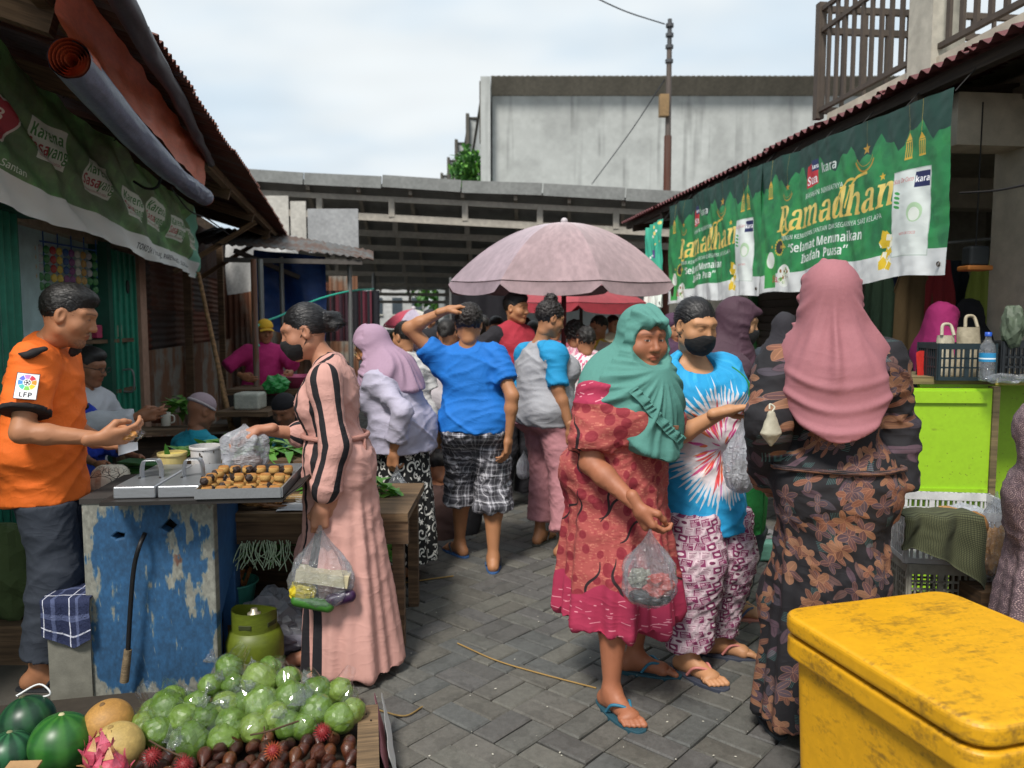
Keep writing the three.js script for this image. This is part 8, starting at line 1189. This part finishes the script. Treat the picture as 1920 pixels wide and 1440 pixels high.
// ---------------------------------------------------------------- the rest of the crowd
function walker(label, px, pyHead, d, yaw, o = {}) {       // a standing figure whose head centre is at (px, pyHead)
  const hd = at(px, pyHead, d), h = o.h || (hd.y + 0.12), k = h / 1.6, S = { label, bg: o.near ? 0 : 1, h, w: o.w || 1.05, yaw, skin: o.skin || 0xa87454, female: o.female, bust: o.female ? 1 : 0, pel: [px + (o.pdx || 0), null, d], neck: [px + (o.ndx || 0), 0, d], head: [px, pyHead, d], hy: o.hy ?? yaw, hp: o.hp ?? 8, noFeet: o.noFeet, eyes: 0.4, ...o.pose };
  const nk = at(px + (o.ndx || 0), pyHead, d); nk.y = hd.y - 0.15 * k; const py = 720 - FPX * (((nk.y - CAMH) / d * Math.cos(PITCH) + Math.sin(PITCH)) / (Math.cos(PITCH) - (nk.y - CAMH) / d * Math.sin(PITCH))); S.neck[1] = py;
  const F = person(S), top = 0.62 * h;
  if (o.trousers) trousers(F, cloth(o.trousers), { len: o.len || 1.9, top: 0.56 * h });
  if (o.skirt) skirt(F, o.skirt.isMaterial ? o.skirt : cloth(o.skirt), { hem: o.hem ?? 0.15, r: 0.2 * k, amp: 0.016, pleats: 7 });
  if (o.dress) skirt(F, o.dress.isMaterial ? o.dress : cloth(o.dress), { bodice: 1, name: 'dress', hem: o.hem ?? 0.3, r: 0.22 * k, amp: 0.02, sleeve: o.sleeve ?? 0.8 });
  if (o.shirt) shirt(F, o.shirt.isMaterial ? o.shirt : cloth(o.shirt), { sleeve: o.sleeve ?? 0.75, hem: 0.5 * h, t: 0.02, flare: 0.02, wr: 0.006, st: 0.024 });
  if (o.scarf) hijab(F, cloth(o.scarf), { front: 0.45, back: 0.4, spread: 0.75 });
  else if (o.hair !== 0) hair(F, o.hair || 'short', { c: 0x17120f, bun: o.bun, curl: o.curl, t: o.ht });
  if (o.mask) mask(F);
  return F;
}
{ // white shirt with red striped bag
  const F = walker('woman with pink hair clip in white shirt behind the lilac scarf', 758, 632, 5.15, -150, { near: 1, female: 1, hy: -130, ndx: -2, pdx: 12, shirt: 0xd2d0ce, trousers: 0x4a2a48, hair: 'back', bun: [0, 0.0, -0.105, 0.034], skin: 0xb07c58, w: 1.0, pose: { LW: [796, 770, 5.0], LE: [0.5, 0, -0.6], LHand: { d: [0, -1, 0], n: [-1, 0, 0], curl: 0.8 } } });
  part('hair_clip', lump([0.012, 0.008, 0.02], { d: 2 }).translate(0.03, 0.1, -0.07).applyMatrix4(F.mH), flat(0xd88a9c, 0.4), F.g);
}
{ const F = walker('man in red vest over black shirt looking sideways behind the crowd', 968, 578, 5.9, 40, { near: 1, hy: 62, hp: 4, shirt: 0x1d1a20, trousers: 0x1d1c22, w: 1.2, sleeve: 0.75, skin: 0xb27c56, ndx: -6, pdx: -8, pose: { RW: [925, 700, 5.6], RE: [-1, -0.4, -0.6] } });
  shirt(F, cloth(0xa62a3a), { name: 'vest', sleeve: 0, hem: 0.78, t: 0.028, wr: 0.005 }); }
walker('woman in black head scarf walking away below the far banner', 1470, 618, 5.4, 165, { female: 1, scarf: 0x2b2930, dress: 0x2c333c, sleeve: 1.9, pdx: -4 });
{ const F = walker('woman in magenta head scarf browsing inside the right shop', 1766, 605, 4.75, 110, { female: 1, scarf: 0xa02468, dress: 0x2a2a34, sleeve: 1.9, hp: 20 }); }
walker('woman in black head scarf beside the magenta one in the shop', 1815, 598, 4.95, 160, { female: 1, scarf: 0x15181f, dress: 0x20242c, sleeve: 1.9 });
walker('person in white top and beige trousers half hidden behind the blue shirt', 838, 625, 5.7, 170, { female: 1, shirt: 0xd0c8cc, trousers: 0xb48a62, hair: 'back', bun: [0, -0.02, -0.1, 0.03], w: 1.1, pdx: -12 });
walker('woman with curly black hair in pink flowered blouse past the topknot', 1078, 628, 6.0, 170, { female: 1, shirt: print(dataTex(128, (u, v) => { const k = fbm(u, v, 16, 3, 121); return k > 0.52 ? [214, 190, 196] : k > 0.46 ? [180, 70, 110] : [205, 140, 160]; }), 2), trousers: 0x33303a, hair: 'back', curl: 0.02, ht: 0.012 });
walker('woman in yellow and white blouse facing the stalls in the crowd', 1122, 615, 6.7, -50, { female: 1, shirt: print(dataTex(128, (u, v) => { const k = fbm(u, v, 5, 2, 122); return k > 0.5 ? [226, 196, 70] : [214, 210, 200]; }), 2), trousers: 0x443a3a, hair: 'back', curl: 0.01 });
walker('woman in plum scarf and yellow dress between the teal scarf and mask', 1262, 618, 5.6, 20, { female: 1, scarf: 0x4a3048, dress: 0xc9b43a });
walker('man with short hair and dark green shirt left of the red vest', 930, 615, 7.2, 10, { shirt: 0x22382c, trousers: 0x26262c, skin: 0xa06a4c });
walker('person in dark hood under the small coloured parasol', 806, 600, 9.0, 5, { female: 1, scarf: 0x24242a, dress: 0x4a3a44 });
walker('person with black hair in mauve top behind the blue shirt', 848, 628, 7.4, 150, { female: 1, shirt: 0xb090a0, trousers: 0x33303a, hair: 'back' });
walker('tall person in grey shirt at the back of the crowd', 905, 610, 8.4, 190, { shirt: 0x5a5a60, trousers: 0x2c2c30 });
walker('person in olive shirt far back left of the pink parasol', 760, 600, 10.5, 160, { shirt: 0x4a4a38, trousers: 0x2c2c30 });
walker('person in cream shirt far back below the red parasol', 1150, 608, 9.2, 30, { female: 1, shirt: 0xb8a890, trousers: 0x33303a, hair: 'back' });
walker('person in dark clothes far back by the black backdrop', 985, 612, 9.6, 200, { shirt: 0x24242c, trousers: 0x1c1c20 });
walker('woman in white blouse with pink print in the crowd under the parasol', 1098, 640, 5.5, 190, { female: 1, h: 1.45, shirt: print(dataTex(128, (u, v) => { const k = fbm(u, v, 22, 2, 123); return k > 0.56 ? [196, 84, 120] : [224, 214, 214]; }), 2), trousers: 0x4a3a44, hair: 'back', curl: 0.012 });
walker('person in pale blue shirt between the red vest and the pink parasol pole', 1000, 622, 7.6, 170, { shirt: 0xa8b8c8, trousers: 0x33343a });
walker('person in rose blouse far back behind the curly hair', 1040, 622, 8.2, 180, { female: 1, shirt: 0x9a4a58, trousers: 0x2c2c34, hair: 'back' });
walker('person in yellow green dress walking ahead between the plaid shorts', 896, 625, 6.3, 178, { female: 1, dress: 0xa8a848, hem: 0.45, hair: 'back' });
{ // man in magenta shirt and yellow cap
  const F = walker('man in magenta shirt and yellow cap behind the steel posts', 497, 622, 6.9, 30, { near: 0, shirt: 0xb8246c, trousers: 0x24242a, sleeve: 0.95, w: 1.15, skin: 0x9a6648, hair: 0, pose: { LW: [545, 700, 6.6], LE: [1, -0.3, -0.4], RW: [455, 705, 6.6], RE: [-1, -0.3, -0.4] } });
  const f = new Field(0.009); f.ell(V(0, 0.05, -0.012), [0.086, 0.085, 0.1], { k: 0.01 }); f.below((x, y) => 0.045 - y); part('cap', f.mesh({ uv: flatUV() }).applyMatrix4(F.mH), cloth(0xd8a82a), F.g); part('cap_brim', slab(10, 5, (u, v) => [(u - 0.5) * 0.14, 0.048 - 0.012 * v - 0.02 * (2 * u - 1) ** 2, 0.075 + v * 0.075 * (1 - 0.5 * (2 * u - 1) ** 2)], 0.004).applyMatrix4(F.mH), cloth(0xd8a82a), F.g);
}
// seated people at the left
function sitter(label, px, pyHead, d, yaw, seat, o) {
  const hd = at(px, pyHead, d), k = (o.h || 1.6) / 1.6; const sy = Math.sin(yaw * Math.PI / 180), cy = Math.cos(yaw * Math.PI / 180);
  const base = at(px, pyHead, d); const toPx = (p) => { const q = V(p.x, p.y - CAMH, p.z), c = Math.cos(PITCH), s = Math.sin(PITCH), yy = q.y * c + -q.z * s, zz = -q.z * c - q.y * s; return [960 + FPX * q.x / zz, 720 - FPX * yy / zz, -p.z]; };
  const off = (x, y, z) => V(base.x + cy * x + sy * z, y, base.z - sy * x + cy * z), py = hd.y - 0.62 * k;
  const F = person({ label, bg: 1, h: o.h || 1.6, w: o.w || 1.1, yaw, skin: o.skin || 0x9a6648, female: o.female, bust: o.female ? 1 : 0, pel: toPx(off(0, py, -0.12)), neck: toPx(off(0, hd.y - 0.15 * k, -0.03)), head: toPx(hd), hy: o.hy ?? yaw, hp: o.hp ?? 25, eyes: 0.3, LF: { p: V(0.14, 0, 0.42), y: 5 }, RF: { p: V(-0.14, 0, 0.42), y: -5 }, LK: [0.3, 1, 0.6], RK: [-0.3, 1, 0.6], LW: o.LW || toPx(off(0.12, py + 0.16, 0.36)), RW: o.RW || toPx(off(-0.12, py + 0.16, 0.36)), LE: [0.8, -0.4, -0.4], RE: [-0.8, -0.4, -0.4] });
  single('stool', [bx(0.34, 0.04, 0.3, 0, py - 0.14, 0), bx(0.04, py - 0.16, 0.24, 0.13, (py - 0.16) / 2, 0), bx(0.04, py - 0.16, 0.24, -0.13, (py - 0.16) / 2, 0)], M_oldwood, o.stool, 'stool', off(0, 0, -0.14), yaw * Math.PI / 180);
  shirt(F, cloth(o.shirt), { sleeve: o.sleeve ?? 0.9, hem: py - 0.1, t: 0.022, wr: 0.007, st: 0.022 });
  const f = new Field(0.02); for (const [a, b, c] of [[F.J.hL, F.J.kL, F.J.aL], [F.J.hR, F.J.kR, F.J.aR]]) { f.cap(a, b, 0.1, 0.075, { k: 0.03 }); f.cap(b, c, 0.075, 0.065, { k: 0.03 }); } part('trousers', f.mesh({ disp: tee(0.006), uv: flatUV() }), cloth(o.legs || 0x3a3430), F.g);
  return F;
}
{
  const F = sitter('seated man with glasses in white long sleeved shirt by the green door', 168, 688, 4.45, 88, 0.5, { shirt: 0xc4c6cc, sleeve: 1.92, legs: 0x4a3a36, skin: 0x8f5f44, hp: 12, RW: [258, 782, 4.2], LW: [245, 790, 4.6], stool: 'wooden stool under the seated man in white' }); hair(F, 'short', { c: 0x1b1716 });
  const pk = [0, 1].map((i) => beam(F.T(-0.1 + 0.0, 0.62, 0.15), F.T(i ? -0.02 : -0.14, 0.5, 0.17), 0.012, 0.02)); part('chest_print', pk, flat(0xd84a78, 0.8), F.g);
  const gl = []; for (const s of [-1, 1]) { const pts = []; for (let k = 0; k < 12; k++) { const a = k / 12 * 6.283; pts.push(F.H(0.031 * s + 0.022 * Math.cos(a), 0.002 + 0.016 * Math.sin(a), 0.105)); } gl.push(tube(pts, 0.002, 30, 5, true), cyl(F.H(0.053 * s, 0.004, 0.1), F.H(0.078 * s, 0.006, 0.0), 0.002, 0.002, 5)); } part('glasses', gl, flat(0x2a2624, 0.4), F.g);
}
{ const F = sitter('seated man in cyan shirt and pale knitted cap seen from behind', 378, 772, 4.9, 140, 0.4, { shirt: 0x1f9cb4, sleeve: 0.9, skin: 0x8f5f44, hp: 20, stool: 'low stool under the man in cyan' }); const f = new Field(0.009); f.ell(V(0, 0.05, -0.014), [0.086, 0.082, 0.1], { k: 0.01 }); f.below((x, y, z) => 0.03 - 0.2 * z - y); const cp = part('cap', f.mesh({ uv: flatUV() }).applyMatrix4(F.mH), cloth(0xa8949c), F.g); const pts = []; for (let k = 0; k < 16; k++) { const a = k / 16 * 6.283; pts.push(F.H(0.084 * Math.sin(a), 0.045 - 0.2 * 0.1 * Math.cos(a), 0.098 * Math.cos(a) - 0.014)); } part('cap_band', tube(pts, 0.008, 40, 6, true), cloth(0xd0c4c6), cp); }
{ const F = sitter('elderly woman in blue batik dress and black cap seated at low stall', 533, 770, 5.0, -15, 0.35, { female: 1, shirt: 0x2a7c94, legs: 0x276f88, skin: 0x8f5f44, hp: 22, h: 1.5, stool: 'low stool under the elderly woman in blue' }); const f = new Field(0.009); f.ell(V(0, 0.045, -0.014), [0.088, 0.088, 0.1], { k: 0.01 }); f.below((x, y, z) => 0.035 - y); part('cap', f.mesh({ uv: flatUV() }).applyMatrix4(F.mH), cloth(0x1c1a1f), F.g); }
{ const F = sitter('small child in blue hood sitting beside the man in white', 162, 785, 4.15, 60, 0.3, { shirt: 0x2a46a8, legs: 0x5a4238, skin: 0x8a5a40, h: 1.0, stool: 'small stool under the child in the blue hood' }); hijab(F, cloth(0x2440b0), { front: 0.2, back: 0.2, spread: 0.4 }); }
{ const F = sitter('crouching person in brown striped shirt beside the batik skirt', 822, 875, 5.2, 200, 0.3, { shirt: 0x4a3430, legs: 0x17161a, hp: 30, stool: 'low stool under the crouching person in stripes' }); hair(F, 'short', {}); }
// woman cut by the right edge of the picture
{
  const F = person({ label: 'woman in mauve lace dress cut off by the right edge', h: 1.55, w: 1.15, yaw: 150, female: 1, skin: 0x9c6a4e, pel: [2035, null, 2.35], neck: [2075, 800, 2.3], head: [2105, 760, 2.25], LW: [1985, 1040, 2.3], LEp: [1975, 930, 2.3], noFeet: 0, LF: { px: 1960, py: 1390, y: 0 }, RF: { px: 2060, py: 1400, y: 0 } });
  skirt(F, print(T_lace, 4), { bodice: 1, name: 'dress', hem: 0.2, r: 0.27, sleeve: 1.85, st: 0.03, amp: 0.02 }); hijab(F, cloth(0x6a5a60), { back: 0.4, front: 0.4 });
}
// ---------------------------------------------------------------- carried bags and food
{
  const a = at(600, 985, 2.9); const tempe = bx(0.2, 0.045, 0.08, 0.01, -0.2, 0, 0, 0, -0.16);
  hangingBag('clear carrier bag with tempeh block and vegetables held by the striped dress', a, 0.33, 0.115, 0.06, 0.05, M_clear, [['tempeh_block', tempe, mat(0xcfc6a4, 0.8, { ts: 4 })], ['yellow_packet', lump([0.05, 0.05, 0.03], { a: 0.3, b: 0.2 }).translate(-0.07, -0.26, 0.01), mat(0xd8c42a, 0.4)], ['cucumber', new THREE.CapsuleGeometry(0.024, 0.12, 6, 16).rotateZ(1.35).translate(-0.03, -0.3, 0.02), mat(0x3f7a2c, 0.45)], ['aubergine', new THREE.CapsuleGeometry(0.026, 0.07, 6, 16).rotateZ(1.8).translate(0.075, -0.285, 0.01), mat(0x3c2148, 0.3)]], { seed: 1, full: 0.62, n: 11 });
  hangingBag('white translucent bag of brown cakes held out over the cake tray', at(458, 795, 3.14), 0.2, 0.085, 0.06, 0.3, M_milky, [['fried_cakes', lump([0.06, 0.025, 0.04], { a: 0.3, b: 0.2 }).translate(0.01, -0.155, 0), mat(0x9a6434, 0.7, { ts: 5 })]], { seed: 2, full: 0.3, n: 7 });
  hangingBag('narrow clear bag of pink shallots held by the lilac scarf woman', at(744, 872, 4.0), 0.32, 0.07, 0.05, 0.2, M_clear, [['shallots', lump([0.055, 0.06, 0.045], { a: 0.2, b: 0.25 }).translate(0, -0.25, 0), mat(0xb0788a, 0.5, { ts: 5 })]], { seed: 5, n: 9 });
  hangingBag('clear bag of dark fish and red chillies held by the teal scarf woman', at(1219, 992, 2.52), 0.27, 0.085, 0.06, -0.3, M_clear, [['chillies', lump([0.05, 0.04, 0.035], { a: 0.4, b: 0.3 }).translate(0.025, -0.19, 0), mat(0xb83a2a, 0.4)], ['fish', lump([0.07, 0.024, 0.04], { a: 0.2, b: 0.1 }).translate(0, -0.235, 0), mat(0x26282c, 0.35)], ['greens', lump([0.04, 0.03, 0.03], { a: 0.4, b: 0.4 }).translate(-0.03, -0.17, 0), mat(0x8a8a78, 0.6)]], { seed: 7 });
  hangingBag('large clear bag hanging from the hands of the tie-dye shirt woman', at(1392, 785, 2.92), 0.29, 0.062, 0.06, 0.2, M_milky, [['grey_parcel', lump([0.045, 0.06, 0.04], { a: 0.3, b: 0.2 }).translate(0, -0.22, 0), mat(0x9a9690, 0.7)]], { seed: 9 });
  hangingBag('white carrier bag with red stripe held by the white shirt woman', at(797, 792, 4.98), 0.22, 0.06, 0.045, 0, M_milky, [['red_band', new THREE.TorusGeometry(0.052, 0.012, 6, 24).rotateX(1.4).translate(0, -0.15, 0), flat(0xc83a2c, 0.5)]], { seed: 4 });
  hangingBag('small clear bag hanging beside the dusty pink trousers', at(982, 845, 5.2), 0.2, 0.045, 0.04, 0, M_milky, [['sweets', lump([0.035, 0.05, 0.03], { a: 0.3, b: 0.3 }).translate(0, -0.14, 0), mat(0xb0a8b8, 0.6)]], { seed: 6 });
  // green tote on the shoulder strap
  const t = at(1404, 925, 3.28); single('green_tote', slab(16, 14, (u, v) => [t.x + (u - 0.5) * 0.15, t.y + 0.16 - v * 0.32, t.z + 0.02 * Math.sin(u * 6) + 0.03 * Math.sin(v * 3)], 0.05), cloth(0x14702f), 'green cloth tote bag hanging behind the tie-dye shirt', 'tote bag');
  // white pouch at the waist of the floral dress
  const p = at(1446, 800, 2.38), pg = thing('white_pouch', 'small white leather pouch hanging at the floral dress', 'pouch', p, 0.3); { const f = new Field(0.005); f.cap(V(0, 0.05, 0), V(0, -0.022, 0), 0.01, 0.036, { k: 0.004, f: V(0, 0, 1), s: 1.5, flat: true }); f.cap(V(0, -0.02, 0), V(0, -0.062, 0), 0.036, 0.004, { k: 0.004, f: V(0, 0, 1), s: 1.4, flat: true }); part('pouch_body', f.mesh({ disp: (x, y, z) => 0.002 * N3(x * 60, y * 60, z * 60), uv: flatUV() }), mat(0xb9b5a4, 0.6), pg); part('pouch_loop', tube([[0, 0.045, 0], [0.01, 0.06, 0.0], [-0.002, 0.07, -0.006], [-0.008, 0.055, 0]], 0.003), flat(0xb9b5a4, 0.6), pg); }
  // packet of fried food in the vendor's hands
  const k = at(238, 815, 2.9), kg = thing('food_packet', 'browned fried snack in clear wrap in the vendor hands', 'snack', k); part('snack', lump([0.035, 0.022, 0.03], { a: 0.3, b: 0.2 }), mat(0xc98a3c, 0.6, { ts: 5 }), kg); part('wrap', lump([0.045, 0.03, 0.035], { a: 0.4, b: 0.3 }).translate(0.012, 0.0, 0), M_film, kg); part('napkin', slab(8, 8, (u, v) => [0.0 + (u - 0.5) * 0.07, -0.03 - v * 0.05 * (1 - 0.4 * u), 0.01 * Math.sin(u * 5)], 0.001), flat(0xd4d4d8, 0.8), kg);
  const os = at(25, 1070, 3.25); single('olive_sack', lump([0.13, 0.22, 0.12], { a: 0.25, b: 0.1 }), cloth(0x4c5c34), 'olive green cloth sack standing behind the vendor at the left edge', 'sack', [os.x, os.y, os.z]); single('sack_stool', [bx(0.34, os.y - 0.2, 0.24, os.x, (os.y - 0.2) / 2, os.z)], M_oldwood, 'dark wooden box under the olive sack', 'box');
}
renderer.render(scene, camera);
